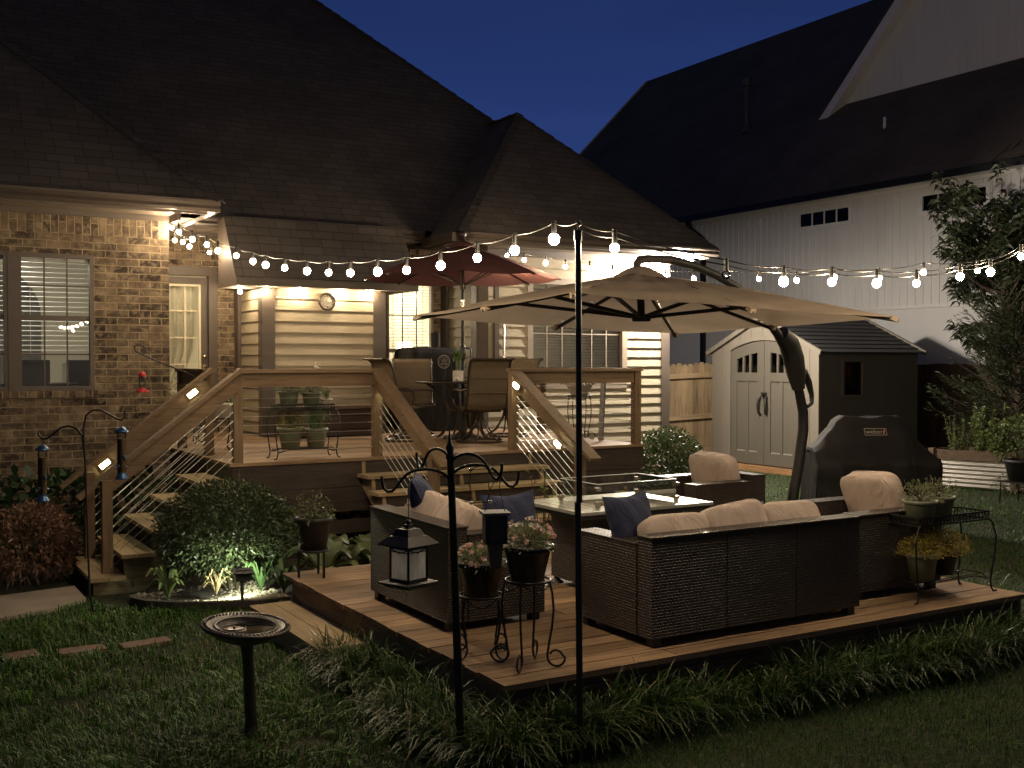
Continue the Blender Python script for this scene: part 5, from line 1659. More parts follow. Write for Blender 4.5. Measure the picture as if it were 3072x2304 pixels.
def strand(label, pts, ends, unlit=(), wires=1, br=BR):
    t = thing('string_lights', label, 'string lights', ends[0], 'strands of outdoor globe string lights')
    allp = [Vector(ends[0])] + [Vector(p) + Vector((0, 0, .085)) for p in pts] + [Vector(ends[1])]
    for w in range(wires):
        m = M(); path = []
        for i, (a, b) in enumerate(zip(allp[:-1], allp[1:])):
            for k in range(5):
                q = a.lerp(b, k / 5); q.z -= .016 * math.sin(PI * k / 5) + .03 * w; path.append(q)
        path.append(allp[-1]); m.tube(path, .0036, 5); part('wire', m, BLACKPL, t)
    for i, p in enumerate(pts):
        p = Vector(p)
        kb = br * (.90 + .2 * ((i * 7) % 5) / 4); m = M(); m.sph(p, (kb, kb, kb * 1.08), 12, 8); b = part('bulb', m, UNLIT if i in unlit else BULB, t)
        m = M(); m.cyl(p + Vector((0, 0, br * .8)), p + Vector((0, 0, .095)), .014, .012, 8); part('socket', m, BLACKPL, b)
    return t
A_ = [(3.04, 12.80, 3.55), (3.04, 12.465, 3.464), (3.04, 11.884, 3.325), (3.04, 11.296, 3.213), (3.04, 10.888, 3.115), (3.04, 10.26, 3.012), (3.04, 9.741, 2.917), (3.04, 9.376, 2.856), (3.04, 8.868, 2.794), (3.04, 8.328, 2.727), (3.04, 7.853, 2.681), (3.04, 7.42, 2.648), (3.04, 6.927, 2.622), (3.04, 6.458, 2.598), (3.04, 5.969, 2.591), (3.04, 5.502, 2.60), (3.04, 5.081, 2.607), (3.04, 4.688, 2.629)]
strand('strand of lit globe bulbs from the brick corner to the tall black pole', A_, ((3.06, 12.86, 3.64), (3.035, 4.46, 2.69)))
C_ = [(3.279, 4.489, 2.579), (3.75, 4.56, 2.52), (4.22, 4.63, 2.485), (4.673, 4.705, 2.475), (5.155, 4.779, 2.495), (5.651, 4.856, 2.51), (6.129, 4.93, 2.532), (6.705, 5.02, 2.606), (7.141, 5.087, 2.663), (7.613, 5.161, 2.808), (8.1, 5.24, 2.90)]
C_[1] = (3.66, 4.55, 2.50)
C_ = [C_[0], (4.15, 4.625, 2.487)] + C_[3:]
strand('strand of lit globe bulbs running right from the tall black pole, one unlit', C_, ((3.035, 4.46, 2.69), (8.693, 5.328, 3.06)), unlit=(1,), wires=2)
D_ = [(7.516, 12.767, 3.451), (7.573, 12.406, 3.361), (7.64, 11.981, 3.291), (7.70, 11.605, 3.217), (7.77, 11.162, 3.162), (7.832, 10.768, 3.087), (7.90, 10.34, 3.03), (7.97, 9.92, 2.98), (8.035, 9.49, 2.941), (8.104, 9.052, 2.919), (8.176, 8.594, 2.881), (8.251, 8.123, 2.839), (8.321, 7.681, 2.843), (8.399, 7.186, 2.81), (8.47, 6.736, 2.833), (8.551, 6.223, 2.815)]
strand('farther strand of smaller lit bulbs from the siding eave past the beige umbrella', D_, ((7.42, 13.6, 3.66), (8.693, 5.328, 3.06)))
E_ = [(3.42, 13.2, 3.38), (3.50, 13.9, 3.42), (3.62, 14.5, 3.46), (3.95, 14.45, 3.40), (4.62, 14.06, 2.90), (5.08, 14.08, 2.955), (5.66, 14.08, 2.955), (6.08, 14.08, 2.955)]
E_ = [(3.11, 12.95, 3.42), (3.35, 13.55, 3.47), (3.62, 14.30, 3.50), (3.95, 14.55, 3.46), (4.36, 14.55, 2.95), (4.585, 14.08, 2.95), (5.06, 14.10, 2.965), (5.63, 14.10, 2.965), (6.08, 14.10, 2.965)]
strand('strand of bulbs tucked under the eave and the small steep roof', E_, ((3.06, 12.86, 3.60), (6.5, 14.1, 3.0)))
# ---------------------------------------------------------------- stands
def scroll_leg(m, c, a, r, h, sw=1.0, foot=.05):
    d = Vector((math.cos(a), math.sin(a), 0)); c = Vector(c)
    pr = [(r, h), (r * 1.12, h * .86), (r * 1.18, h * .68), (r * 1.12, h * .48), (r * .98, h * .28), (r * .9, h * .14)]
    cx_ = r * .9 + foot; cz = foot + .006
    pr += [(cx_ - foot * math.cos(t), cz - foot * math.sin(t)) for t in [PI * i / 8 for i in range(0, 9)]]
    pr += [(cx_ + foot * .75 * math.cos(t) + .0, cz + foot * .75 * math.sin(t)) for t in [PI * i / 8 for i in range(1, 8)]]
    m.tube([c + d * x + Vector((0, 0, z)) for x, z in pr], .0065, 7)
def scroll_stand(label, c, r, h, n=4, a0=.3, group='scroll legged plant stands'):
    t = thing('plant_stand', label, 'plant stand', c, group)
    m = M(); C_ = Vector(c)
    m.tube([C_ + Vector((r * math.cos(2 * PI * i / 32), r * math.sin(2 * PI * i / 32), h)) for i in range(33)], .008, 8); part('ring', m, IRON, t)
    for k in range(n):
        m = M(); scroll_leg(m, c, a0 + 2 * PI * k / n, r, h); part('leg', m, IRON, t)
    m = M()
    for k in range(n):
        a, b = a0 + 2 * PI * k / n, a0 + 2 * PI * (k + .5) / n
        m.tube([C_ + Vector((r * math.cos(a + (2 * PI / n) * q), r * math.sin(a + (2 * PI / n) * q), h - .05 * math.sin(PI * q))) for q in [i / 8 for i in range(9)]], .004, 6)
    m.tube([C_ + Vector((r, 0, h - .0)), C_ + Vector((-r, 0, h - .0))], .005, 6); m.tube([C_ + Vector((0, r, h)), C_ + Vector((0, -r, h))], .005, 6)
    part('scrollwork', m, IRON, t)
    return t

def pot_mesh(c, rt, rb, h, lip=.012):
    m = M(); th = .008
    m.lathe([(0.001, 0), (rb, 0), (rb + (rt - rb) * .8, h * .8), (rt, h * .84), (rt + lip, h * .86), (rt + lip, h), (rt + lip - th * 1.6, h), (rt - th, h * .85)], c, 30)
    return m
def soil(c, r, z, t):
    m = M(); m.disc((c[0], c[1], c[2] + z), r, 24); part('soil', m, SOIL, t)
def potted(name, label, c, rt, rb, h, mat, kind, group=None, fr=None, fh=None, leaf=None, n=260, seed=1, ls=1.0):
    t = thing(name, label, 'potted plant', c, group)
    part('pot', pot_mesh(c, rt, rb, h), mat, t)
    soil(c, rt - .008, h * .86, t)
    fr = fr or rt * 1.25; fh = fh or .16; C_ = np.array(c) + np.array([0, 0, h * .9])
    leaf = leaf or HERBL
    if kind == 'herb':
        d = sph_pts(n); d[:, 2] = np.abs(d[:, 2])
        rd = np.power(rng.uniform(.02, 1, n), .45)
        P = C_ + d * rd[:, None] * np.array([fr, fr, fh]) * lumpy(d, 4, .2, seed)[:, None]
        leaf_obj('foliage', P, d * .6 + rng.normal(size=(n, 3)) * .6 + np.array([0, 0, .3]), rng.uniform(.022, .045, n) * ls, rng.uniform(.010, .020, n) * ls, leaf, t)
    elif kind == 'needle':
        d = sph_pts(n); d[:, 2] = np.abs(d[:, 2])
        rd = np.power(rng.uniform(.1, 1, n), .5)
        P = C_ + d * rd[:, None] * np.array([fr, fr, fh]) * lumpy(d, 4, .25, seed)[:, None]
        leaf_obj('foliage', P, d + rng.normal(size=(n, 3)) * .3 + np.array([0, 0, .3]), rng.uniform(.03, .055, n), rng.uniform(.006, .010, n), leaf, t)
    elif kind == 'grass':
        a = rng.uniform(0, 2 * PI, n)
        P = C_ + np.stack([np.cos(a), np.sin(a), a * 0], 1) * rng.uniform(0, rt * .6, n)[:, None]
        V, F4, F3 = blade_arrays(P, np.stack([np.cos(a), np.sin(a)], 1), rng.uniform(.7, 1.2, n) * fh, np.full(n, .007), rng.uniform(.1, 1.0, n))
        o = bpy.data.objects.new('foliage', raw_mesh('foliage', V - np.array(c), F4, leaf, False, F3)); COL.objects.link(o); o.parent = t
    m = M()
    for k in range(9):
        a = 2 * PI * k / 9 + seed; q = Vector(C_) + Vector((math.cos(a) * fr * .5, math.sin(a) * fr * .5, fh * .6))
        m.tube([Vector(C_), Vector(C_).lerp(q, .5) + Vector((0, 0, fh * .1)), q], .003, 5)
    part('stem', m, TWIG, t)
    return t

def rect_stand(label, x0, x1, y0, y1, zf, zs, zl, curve=1, group='two tier rectangular plant stands'):
    t = thing('plant_stand', label, 'plant stand', ((x0 + x1) / 2, (y0 + y1) / 2, zf), group)
    cs = [(x0, y0), (x1, y0), (x1, y1), (x0, y1)]
    cx_, cy_ = (x0 + x1) / 2, (y0 + y1) / 2
    m = M()
    for z in (zs, zs + .055):
        for a, b in zip(cs, cs[1:] + cs[:1]): m.beam((a[0], a[1], z), (b[0], b[1], z), .008, .012)
    for a, b in zip(cs, cs[1:] + cs[:1]):
        a, b = Vector((a[0], a[1], 0)), Vector((b[0], b[1], 0)); nn = max(4, int((b - a).length / .035))
        for k in range(nn + 1):
            q = a.lerp(b, k / nn); m.beam(q + Vector((0, 0, zs)), q + Vector((0, 0, zs + .055)), .004, .004, up=(1, 0, 0))
        for k in range(nn):
            q, r_ = a.lerp(b, k / nn), a.lerp(b, (k + 1) / nn); m.beam(q + Vector((0, 0, zs + .004)), r_ + Vector((0, 0, zs + .05)), .004, .004)
    for k in range(6):
        y = y0 + (y1 - y0) * (k + .5) / 6; m.beam((x0, y, zs), (x1, y, zs), .005, .006)
    part('top_shelf', m, IRON, t)
    for (x, y) in cs:
        ox, oy = (.05 if x > cx_ else -.05) * curve, (.012 if y > cy_ else -.012) * curve
        m = M(); H = zs - zf
        m.tube([(x, y, zs), (x + ox * .5, y + oy * .5, zs - H * .04), (x + ox, y + oy, zs - H * .22), (x + ox * .9, y + oy * .9, zs - H * .45), (x + ox * .3, y + oy * .3, zs - H * .85), (x + ox * .45, y + oy * .5, zf + .03), (x + ox * .7, y + oy * .8, zf + .004), (x + ox * 1.1, y + oy * 1.2, zf + .006)], .007, 7)
        part('leg', m, IRON, t)
    m = M()
    for a, b in zip(cs, cs[1:] + cs[:1]): m.tube([(a[0], a[1], zl - .03), (a[0] * .8 + b[0] * .2, a[1] * .8 + b[1] * .2, zl), (a[0] * .2 + b[0] * .8, a[1] * .2 + b[1] * .8, zl), (b[0], b[1], zl - .03)], .006, 6)
    for k in range(3):
        y = y0 + (y1 - y0) * (k + .5) / 3; m.beam((x0 + .04, y, zl), (x1 - .04, y, zl), .005, .006)
    part('lower_shelf', m, IRON, t)
    return t
PGR = 'potted plants on the rectangular stands'
rect_stand('black two tier wire plant stand behind the front deck railing', 3.60, 4.20, 10.69, 10.93, 1.0, 1.50, 1.10)
potted('potted_herb', 'green pot of low herbs on the deck stand, top shelf left', (3.74, 10.80, 1.51), .105, .078, .19, POTGREEN, 'needle', PGR, .135, .10, HERBD, 420, 1)
potted('potted_herb', 'green pot of low herbs on the deck stand, top shelf beside the white pot', (3.985, 10.80, 1.51), .098, .074, .175, POTGREEN, 'needle', PGR, .125, .11, HERBD, 400, 2)
potted('potted_plant', 'small white pot with trailing strands at the end of the top shelf', (4.155, 10.82, 1.51), .058, .042, .10, POTWHITE, 'grass', PGR, .1, .16, CHIVE, 26, 3)
potted('potted_herb', 'green pot of leafy basil on the low shelf of the deck stand', (3.755, 10.80, 1.105), .125, .092, .215, POTGREEN, 'herb', PGR, .15, .25, leafmat('yellow green basil', (.20, .20, .045), .4), 420, 4)
potted('potted_chives', 'green pot of drooping chives on the low shelf of the deck stand', (4.035, 10.80, 1.105), .115, .085, .20, POTGREEN, 'grass', PGR, .15, .30, CHIVE, 240, 5)
scroll_stand('scroll legged stand just inside the deck corner with a white bowl', (3.42, 12.25, 1.0), .14, .36, 4, .5)
potted('potted_plant', 'white bowl of bright trailing greens behind the deck corner post', (3.42, 12.25, 1.362), .17, .12, .17, POTWHITE, 'herb', None, .22, .18, LILY, 380, 6)
scroll_stand('scroll legged stand beside the brick corner at the back of the deck', (3.38, 13.45, 1.0), .14, .42, 4, .2)
potted('potted_plant', 'broad leaved green plant in a dark pot near the back door', (3.38, 13.45, 1.422), .15, .11, .17, POTBLACK, 'herb', None, .26, .36, GREENR, 150, 7)
scroll_stand('tall scroll legged stand at the right end of the raised deck', (7.93, 11.62, 1.0), .15, .56, 4, .45)
potted('potted_plant', 'wide pale bowl of bushy greens at the right end of the deck', (7.93, 11.62, 1.545), .19, .10, .19, POTWHITE, 'herb', None, .29, .17, HERBD, 650, 8)
# front pair with petunias
def petunia(label, c, rt, rb, h, fr, fh, seed, nf):
    t = potted('potted_petunia', label, c, rt, rb, h, POTBLUE, 'needle', 'dark blue pots of petunias', fr, fh, HERBD, 620, seed)
    d = sph_pts(nf); d[:, 2] = np.abs(d[:, 2]) * .9 + .15; d = unit(d)
    P = np.array(c) + np.array([0, 0, h * .9]) + d * np.array([fr, fr, fh]) * 1.05
    for mat, sl_, nm in ((PINKF, slice(0, nf * 2 // 3), 'pink_blossom'), (WHITEF, slice(nf * 2 // 3, nf), 'pale_blossom')):
        p, dd = P[sl_], d[sl_]; pts, drs = [], []
        for a, b in zip(p, dd):
            u = np.cross(b, [.3, .2, 1.0]); u /= np.linalg.norm(u); w = np.cross(b, u)
            for k in range(5): pts.append(a); drs.append(u * math.cos(2 * PI * k / 5) + w * math.sin(2 * PI * k / 5) + b * .35)
        leaf_obj(nm, np.array(pts), np.array(drs), .021, .02, mat, t, droop=.05)
    return t
scroll_stand('front scroll legged stand holding the higher blue pot', (3.11, 5.06, LZ), .125, .47, 4, .75)
petunia('higher dark blue pot of pink petunias on the front stand', (3.11, 5.06, .80), .135, .088, .195, .155, .16, 11, 40)
scroll_stand('scroll legged stand close by the loveseat holding the lower blue pot', (2.985, 5.36, LZ), .125, .345, 4, .3)
petunia('lower dark blue pot of pink petunias next to the loveseat', (2.985, 5.36, .675), .135, .09, .195, .15, .12, 12, 26)
# right hand stand
rect_stand('black two tier wire plant stand at the lawn end of the low deck', 6.24, 6.98, 4.97, 5.23, LZ, .86, .46, 1.3)
potted('potted_lavender', 'green pot of upright lavender at the front of the right stand', (6.36, 5.07, .868), .112, .085, .16, POTGREEN, 'needle', PGR, .13, .16, HERBD, 380, 13)
potted('potted_lavender', 'green pot of thin lavender toward the back of the right stand', (6.64, 5.14, .868), .115, .088, .165, POTGREEN, 'needle', PGR, .13, .13, HERBD, 260, 14)
potted('potted_sedum', 'green pot of yellow sedum on the lower shelf of the right stand', (6.36, 5.05, .468), .105, .08, .19, POTGREEN, 'herb', PGR, .19, .15, SEDUM, 2200, 15, .55)
potted('potted_sedum', 'black pot of yellow sedum on the lower shelf of the right stand', (6.68, 5.12, .468), .10, .07, .17, POTBLACK, 'herb', PGR, .19, .17, SEDUM, 2200, 16, .55)
# black pot by the garden bed
t = thing('plant_stand', 'short three legged stand on the back left corner of the low deck', 'plant stand', (2.965, 8.0, LZ))
m = M(); c = Vector((2.965, 8.0, LZ))
m.tube([c + Vector((.12 * math.cos(2 * PI * i / 28), .12 * math.sin(2 * PI * i / 28), .21)) for i in range(29)], .009, 7); part('ring', m, IRON, t)
for a in (.9, 3.0, 5.1):
    m = M(); m.beam(c + Vector((.115 * math.cos(a), .115 * math.sin(a), 0)), c + Vector((.115 * math.cos(a), .115 * math.sin(a), .21)), .016, .016, up=(1, 0, 0)); part('leg', m, IRON, t)
potted('potted_mint', 'black pot of leafy mint on the short three legged stand', (2.965, 8.0, .545), .135, .10, .25, POTBLACK, 'herb', None, .19, .24, leafmat('mint leaf', (.10, .115, .045), .4), 420, 17)
# far right pot
t = thing('plant_stand', 'small black stand on the lawn before the corrugated bed', 'plant stand', (13.95, 9.4, 0))
m = M(); c = Vector((13.95, 9.4, 0)); m.box(13.72, 14.18, 9.17, 9.63, .30, .32)
part('top', m, IRON, t)
for dx in (-.2, .2):
    for dy in (-.2, .2): m = M(); m.tube([c + Vector((dx, dy, .3)), c + Vector((dx * 1.05, dy * 1.05, 0))], .012, 6); part('leg', m, IRON, t)
potted('potted_shrub', 'large black pot with sparse shrub on the stand at the right edge', (13.95, 9.4, .325), .25, .18, .30, POTBLACK, 'herb', None, .30, .75, GREENR, 240, 18)
# table top plant
t = potted('potted_bamboo', 'pale square pot of lucky bamboo on the patio table', (6.47, 12.22, 1.75), .005, .005, .01, POTWHITE, 'none', None, .02, .02)
m = M(); m.box(6.42, 6.52, 12.17, 12.27, 1.75, 1.885); part('pot_body', m, POTWHITE, t)
m = M(); tips = []
for k in range(5):
    a = k * 1.3; x, y = 6.47 + .02 * math.cos(a), 12.22 + .02 * math.sin(a); h = 2.02 + .03 * (k % 3)
    m.tube([(x, y, 1.87), (x + .01 * math.cos(a), y, h)], .008, 7); tips.append((x + .01 * math.cos(a), y, h))
part('cane', m, leafmat('bamboo cane', (.16, .20, .08), .2), t)
P = np.repeat(np.array(tips), 8, 0) + rng.normal(size=(40, 3)) * .015; a = rng.uniform(0, 2 * PI, 40)
V, F4, F3 = blade_arrays(P, np.stack([np.cos(a), np.sin(a)], 1), rng.uniform(.10, .17, 40), np.full(40, .018), rng.uniform(.4, 1.1, 40))
o = bpy.data.objects.new('foliage', raw_mesh('foliage', V - np.array(BASE[t.name]), F4, leafmat('bamboo leaf', (.16, .24, .07), .3), False, F3)); COL.objects.link(o); o.parent = t
solo('candle_ball', M().sph((6.40, 12.12, 1.778), .028, 14, 10), POTWHITE, 'small round white candle on the table beside the bamboo', 'candle', (6.40, 12.12, 1.75))

# ---------------------------------------------------------------- hooks and hanging things
def arm_path(c, dirv, z, reach, rise, drop, tip=.05, zstart=None):
    c = Vector(c); d = Vector(dirv).normalized()
    zs_ = z if zstart is None else zstart
    out = [c + Vector((0, 0, zs_))]
    n = 10
    for i in range(1, n + 1):
        t = PI * .86 * i / n
        out.append(c + d * (reach * .40 * (1 - math.cos(t))) + Vector((0, 0, z + rise * math.sin(t))))
    e = out[-1]
    for a, b in ((.10, -.40), (.17, -.62), (.24, -.66), (.30, -.5), (.33, -.15), (.335, .1)):
        out.append(e + d * (reach * a) + Vector((0, 0, drop * b)))
    return out
hk = thing('shepherd_hook', 'heavy black shepherd hook with four arms in front of the loveseat', 'garden hook', (2.50, 4.69, 0))
m = M(); B0, B1 = Vector((2.503, 4.692, -.05)), Vector((2.402, 4.614, 1.53))
m.tube([B0, B0.lerp(B1, .5)], .021, 12); m.tube([B0.lerp(B1, .5), B1], .0185, 12)
m.tube([B1, B1 + Vector((0, 0, .01)), B1 + Vector((0, 0, .03)), B1 + Vector((-.003, 0, .06)), B1 + Vector((-.004, 0, .08)), B1 + Vector((-.006, 0, .14))], [.02, .026, .016, .022, .011, .002], 12)
part('post', m, IRON, hk)
Rt = Vector((.86, -.51, 0)); Fw = Vector((.51, .86, 0))
for d, z, zst in ((Rt * -.55 + Fw * .8, 1.50, 1.30), (Rt * .75 - Fw * .65, 1.49, 1.30), (Rt * -1 - Fw * .05, 1.41, 1.25), (Rt * 1 + Fw * .1, 1.43, 1.25)):
    m = M(); m.tube(arm_path(B1 - Vector((0, 0, 1.53)), d, z, .30, .075, .10, zstart=zst), .0075, 8); part('arm', m, IRON, hk)
# lantern shaped feeder
LC = Vector((2.265, 4.797, 0))
lt = thing('lantern_feeder', 'black lantern shaped bird feeder hanging low from the front hook', 'bird feeder', (2.265, 4.797, .87))
m = M(); m.tube([LC + Vector((0, 0, 1.225)), LC + Vector((0, 0, 1.435))], .0025, 5); m.tube([LC + Vector((.012 * math.cos(t), 0, 1.31 + .012 * math.sin(t))) for t in [2 * PI * i / 10 for i in range(11)]], .0025, 5); part('hanger', m, IRON, lt)
rr_ = Matrix.Rotation(rad(19), 3, 'Z')
def sq(m, levels, c, R):
    vs = []; n = len(levels)
    for s, z in levels:
        for k in range(4):
            a = PI / 4 + k * PI / 2; vs.append(R @ Vector((s * math.sqrt(2) * math.cos(a), s * math.sqrt(2) * math.sin(a), 0)) + c + Vector((0, 0, z)))
    fs = [(i * 4 + j, i * 4 + (j + 1) % 4, (i + 1) * 4 + (j + 1) % 4, (i + 1) * 4 + j) for i in range(n - 1) for j in range(4)]
    m.add(vs, fs)
m = M(); sq(m, [(.001, 1.10), (.106, 1.105), (.108, 1.112), (.066, 1.150), (.058, 1.152), (.040, 1.185), (.018, 1.19), (.016, 1.205), (.001, 1.206)], LC, rr_)
m.sph(LC + Vector((0, 0, 1.215)), .014, 10, 8); part('roof', m, IRON, lt)
m = M()
cor = [rr_ @ Vector((sx_ * .062, sy_ * .062, 0)) for sx_, sy_ in ((1, 1), (-1, 1), (-1, -1), (1, -1))]
for q in cor: m.beam(LC + q + Vector((0, 0, .93)), LC + q + Vector((0, 0, 1.10)), .009, .009, up=(1, 0, 0))
for a, b in zip(cor, cor[1:] + cor[:1]):
    m.beam(LC + a + Vector((0, 0, 1.095)), LC + b + Vector((0, 0, 1.095)), .008, .012); m.beam(LC + a + Vector((0, 0, 1.075)), LC + b + Vector((0, 0, 1.075)), .004, .004)
    m.beam(LC + a + Vector((0, 0, 1.09)), LC + (a + b) / 2 + Vector((0, 0, 1.07)), .004, .005); m.beam(LC + b + Vector((0, 0, 1.09)), LC + (a + b) / 2 + Vector((0, 0, 1.07)), .004, .005)
    m.beam(LC + a + Vector((0, 0, .935)), LC + b + Vector((0, 0, .935)), .012, .018)
part('frame', m, IRON, lt)
m = M()
for a, b in zip(cor, cor[1:] + cor[:1]): m.poly([LC + a * .96 + Vector((0, 0, .935)), LC + b * .96 + Vector((0, 0, .935)), LC + b * .96 + Vector((0, 0, 1.09)), LC + a * .96 + Vector((0, 0, 1.09))])
FROST = newmat('frosted feeder glass')
_m, _nt, _b = FROST
_c = ramp(_nt, noise(_nt, coords(_nt, 'Object', (30, 30, 6)), 2.0, 5, .6), [(.3, (.60, .60, .59)), (.7, (.86, .85, .84))])
_nt.links.new(_c, _b.inputs['Base Color']); _b.inputs['Roughness'].default_value = .35
_tr = N(_nt, 'BsdfTranslucent'); _nt.links.new(_c, _tr.inputs[0]); _mx = N(_nt, 'MixShader'); _mx.inputs[0].default_value = .7
_nt.links.new(_b.outputs[0], _mx.inputs[1]); _nt.links.new(_tr.outputs[0], _mx.inputs[2]); _nt.links.new(_mx.outputs[0], _nt.nodes['Material Output'].inputs[0])
part('glass_panel', m, _m, lt)
m = M(); sq(m, [(.001, .90), (.075, .90), (.104, .918), (.106, .926), (.096, .924), (.07, .912), (.001, .912)], LC, rr_); part('tray', m, IRON, lt)
# dark hanging feeder box
bx = thing('hanging_box', 'dark hanging box feeder with flat lid and tapered tail above the blue pots', 'bird feeder', (2.63, 4.585, 1.0))
BC = Vector((2.63, 4.585, 0)); br_ = Matrix.Rotation(rad(-20), 3, 'Z')
DK = pbr('dark grey recycled board', (.035, .032, .032), .55, .15, 6)
LID = pbr('grey board lid', (.13, .125, .13), .5, .1, 6)
m = M(); sq(m, [(.001, 1.255), (.068, 1.255), (.068, 1.268), (.001, 1.269)], BC, br_); part('lid', m, LID, bx)
m = M(); sq(m, [(.001, 1.115), (.054, 1.115), (.054, 1.255), (.001, 1.255)], BC, br_)
part('box', m, DK, bx)
m = M()
for k in range(4):
    R2 = br_ @ Matrix.Rotation(k * PI / 2, 3, 'Z')
    for a, b, c, d in ((-.045, .045, 1.118, 1.126), (-.045, .045, 1.240, 1.248), (-.045, -.037, 1.126, 1.24), (.037, .045, 1.126, 1.24)):
        q = [R2 @ Vector((x, -.0555, 0)) + BC + Vector((0, 0, z)) for x, z in ((a, c), (b, c), (b, d), (a, d))]; m.poly(q)
part('mesh_frame', m, IRON, bx)
m = M(); q = [br_ @ Vector((x, -.012, 0)) + BC + Vector((0, 0, z)) for x, z in ((-.04, 1.115), (.04, 1.115), (.03, 1.0), (-.022, .99))]; m.extr(q, br_ @ Vector((0, .024, 0))); part('tail_board', m, pbr('brown tail board', (.11, .075, .05), .7, .2, 9), bx)
m = M(); top = Vector((2.61, 4.49, 1.475))
for s in (-1, 1): m.tube([BC + br_ @ Vector((.05 * s, 0, 0)) + Vector((0, 0, 1.268)), BC + br_ @ Vector((.022 * s, 0, 0)) + Vector((0, 0, 1.38)), top], .0022, 5)
part('hanger', m, IRON, bx)
# copper wire frame
wf = thing('wire_hanger', 'thin square copper wire ornament hanging from the front hook', 'ornament', (2.53, 4.55, 1.33))
q0 = Vector((2.53, 4.55, 0)); COPPER = pbr('aged copper wire', (.20, .11, .06), .4, .2, 9, metal=.7)
cn = [q0 + Rt * x + Vector((0, 0, z)) for x, z in ((-.048, 1.48), (.044, 1.485), (.040, 1.41), (.046, 1.325), (-.044, 1.32), (-.05, 1.40), (-.048, 1.48))]
m = M(); m.tube(cn, .0028, 6); m.tube([cn[0], q0 + Vector((0, 0, 1.50)), cn[1]], .0024, 5); part('frame', m, COPPER, wf)
m = M(); [m.sph(c, .009, 10, 8) for c in (cn[0], cn[1], cn[3], cn[4])]; part('bead', m, NICKEL, wf)

# thin double hook with tube feeders
h2 = thing('shepherd_hook', 'thin black double shepherd hook beside the left stair', 'garden hook', (1.576, 9.3, -.1))
m = M(); m.tube([(1.58, 9.30, -.12), (1.535, 9.30, .1), (1.51, 9.30, 1.14), (1.497, 9.30, 1.45), (1.515, 9.295, 1.56), (1.56, 9.28, 1.605), (1.62, 9.26, 1.61), (1.68, 9.24, 1.575), (1.74, 9.22, 1.535), (1.775, 9.21, 1.525), (1.80, 9.205, 1.545), (1.802, 9.205, 1.60)], .0085, 8); part('post', m, IRON, h2)
m = M(); m.tube([(1.50, 9.30, 1.28), (1.49, 9.31, 1.40), (1.455, 9.34, 1.455), (1.40, 9.38, 1.48), (1.345, 9.42, 1.465), (1.29, 9.46, 1.41), (1.25, 9.49, 1.375), (1.215, 9.51, 1.375), (1.195, 9.52, 1.40), (1.185, 9.525, 1.43)], .0085, 8); part('arm', m, IRON, h2)
BLUECAP = pbr('blue metal feeder cap', (.045, .10, .20), .3, .1, 5, metal=.6)
def tube_feeder(label, c, h):
    t = thing('tube_feeder', label, 'bird feeder', c, 'clear tube bird feeders with blue caps')
    c = Vector(c)
    m = M(); m.lathe([(.0, .045), (.022, .043), (.045, .022), (.058, .006), (.056, 0), (.03, .004)][::-1], c + Vector((0, 0, h)), 22); part('cap', m, BLUECAP, t)
    m = M(); m.cyl(c + Vector((0, 0, .03)), c + Vector((0, 0, h)), .0355, .0355, 22, False); part('tube', m, CLEARPL, t)
    m = M(); m.cyl(c + Vector((0, 0, .04)), c + Vector((0, 0, h * .86)), .0325, .0325, 20); part('seed_fill', m, SEED, t)
    m = M(); m.lathe([(0, 0), (.05, .002), (.054, .012), (.036, .03), (.036, .06)], c, 22); part('base', m, BLUECAP, t)
    for z, a in ((.10, .6), (.10, .6 + PI), (h * .45, 1.9), (h * .45, 1.9 + PI)):
        d = Vector((math.cos(a), math.sin(a), 0)); m = M(); m.tube([c + d * .03 + Vector((0, 0, z)), c + d * .07 + Vector((0, 0, z - .005))], .006, 7); m.lathe([(.010, 0), (.016, .01), (.01, .02)], c + d * .036 + Vector((0, 0, z + .005)), 8); part('perch', m, BLUECAP, t)
    m = M(); m.tube([c + Vector((0, 0, h + .04)), c + Vector((0, 0, h + .10))], .002, 5); part('hanger', m, IRON, t)
    return t
tube_feeder('blue capped tube feeder hanging before the left stair handrail', (1.775, 9.21, 1.04), .385)
tube_feeder('blue capped tube feeder hanging by the brick wall over the russet bush', (1.215, 9.51, .86), .42)
# hummingbird feeder on its rod
hr = thing('rod_hook', 'thin black curled rod reaching out from the deck railing', 'garden hook', (3.12, 11.65, 1.80))
m = M(); m.tube([(3.12, 11.64, 1.80), (2.90, 11.65, 1.885), (2.66, 11.65, 1.985), (2.45, 11.65, 2.075), (2.392, 11.65, 2.11), (2.378, 11.65, 2.145), (2.40, 11.65, 2.175), (2.45, 11.65, 2.172), (2.49, 11.65, 2.14), (2.495, 11.65, 2.10), (2.47, 11.65, 2.075)], .0075, 8); part('rod', m, IRON, hr)
hf = thing('hummingbird_feeder', 'red and clear hummingbird feeder hanging in front of the brick wall', 'bird feeder', (2.452, 11.63, 1.68))
c = Vector((2.452, 11.63, 1.68)); REDP = pbr('red feeder plastic', (.45, .03, .035), .3, .1, 5)
m = M(); m.lathe([(0, .0), (.06, .0), (.066, .012), (.05, .024), (.032, .03), (.03, .05)], c, 22); part('base', m, REDP, hf)
m = M()
for k in range(5):
    a = 2 * PI * k / 5; m.sph(c + Vector((.055 * math.cos(a), .055 * math.sin(a), .02)), (.012, .012, .008), 8, 6)
part('flower_port', m, REDP, hf)
m = M(); m.lathe([(.028, .04), (.03, .07), (.036, .13), (.034, .16), (.02, .185)], c, 20); part('bottle', m, CLEARPL, hf)
m = M(); m.lathe([(.034, .165), (.038, .17), (.036, .195), (.02, .215), (0, .217)], c, 20); part('cap', m, REDP, hf)
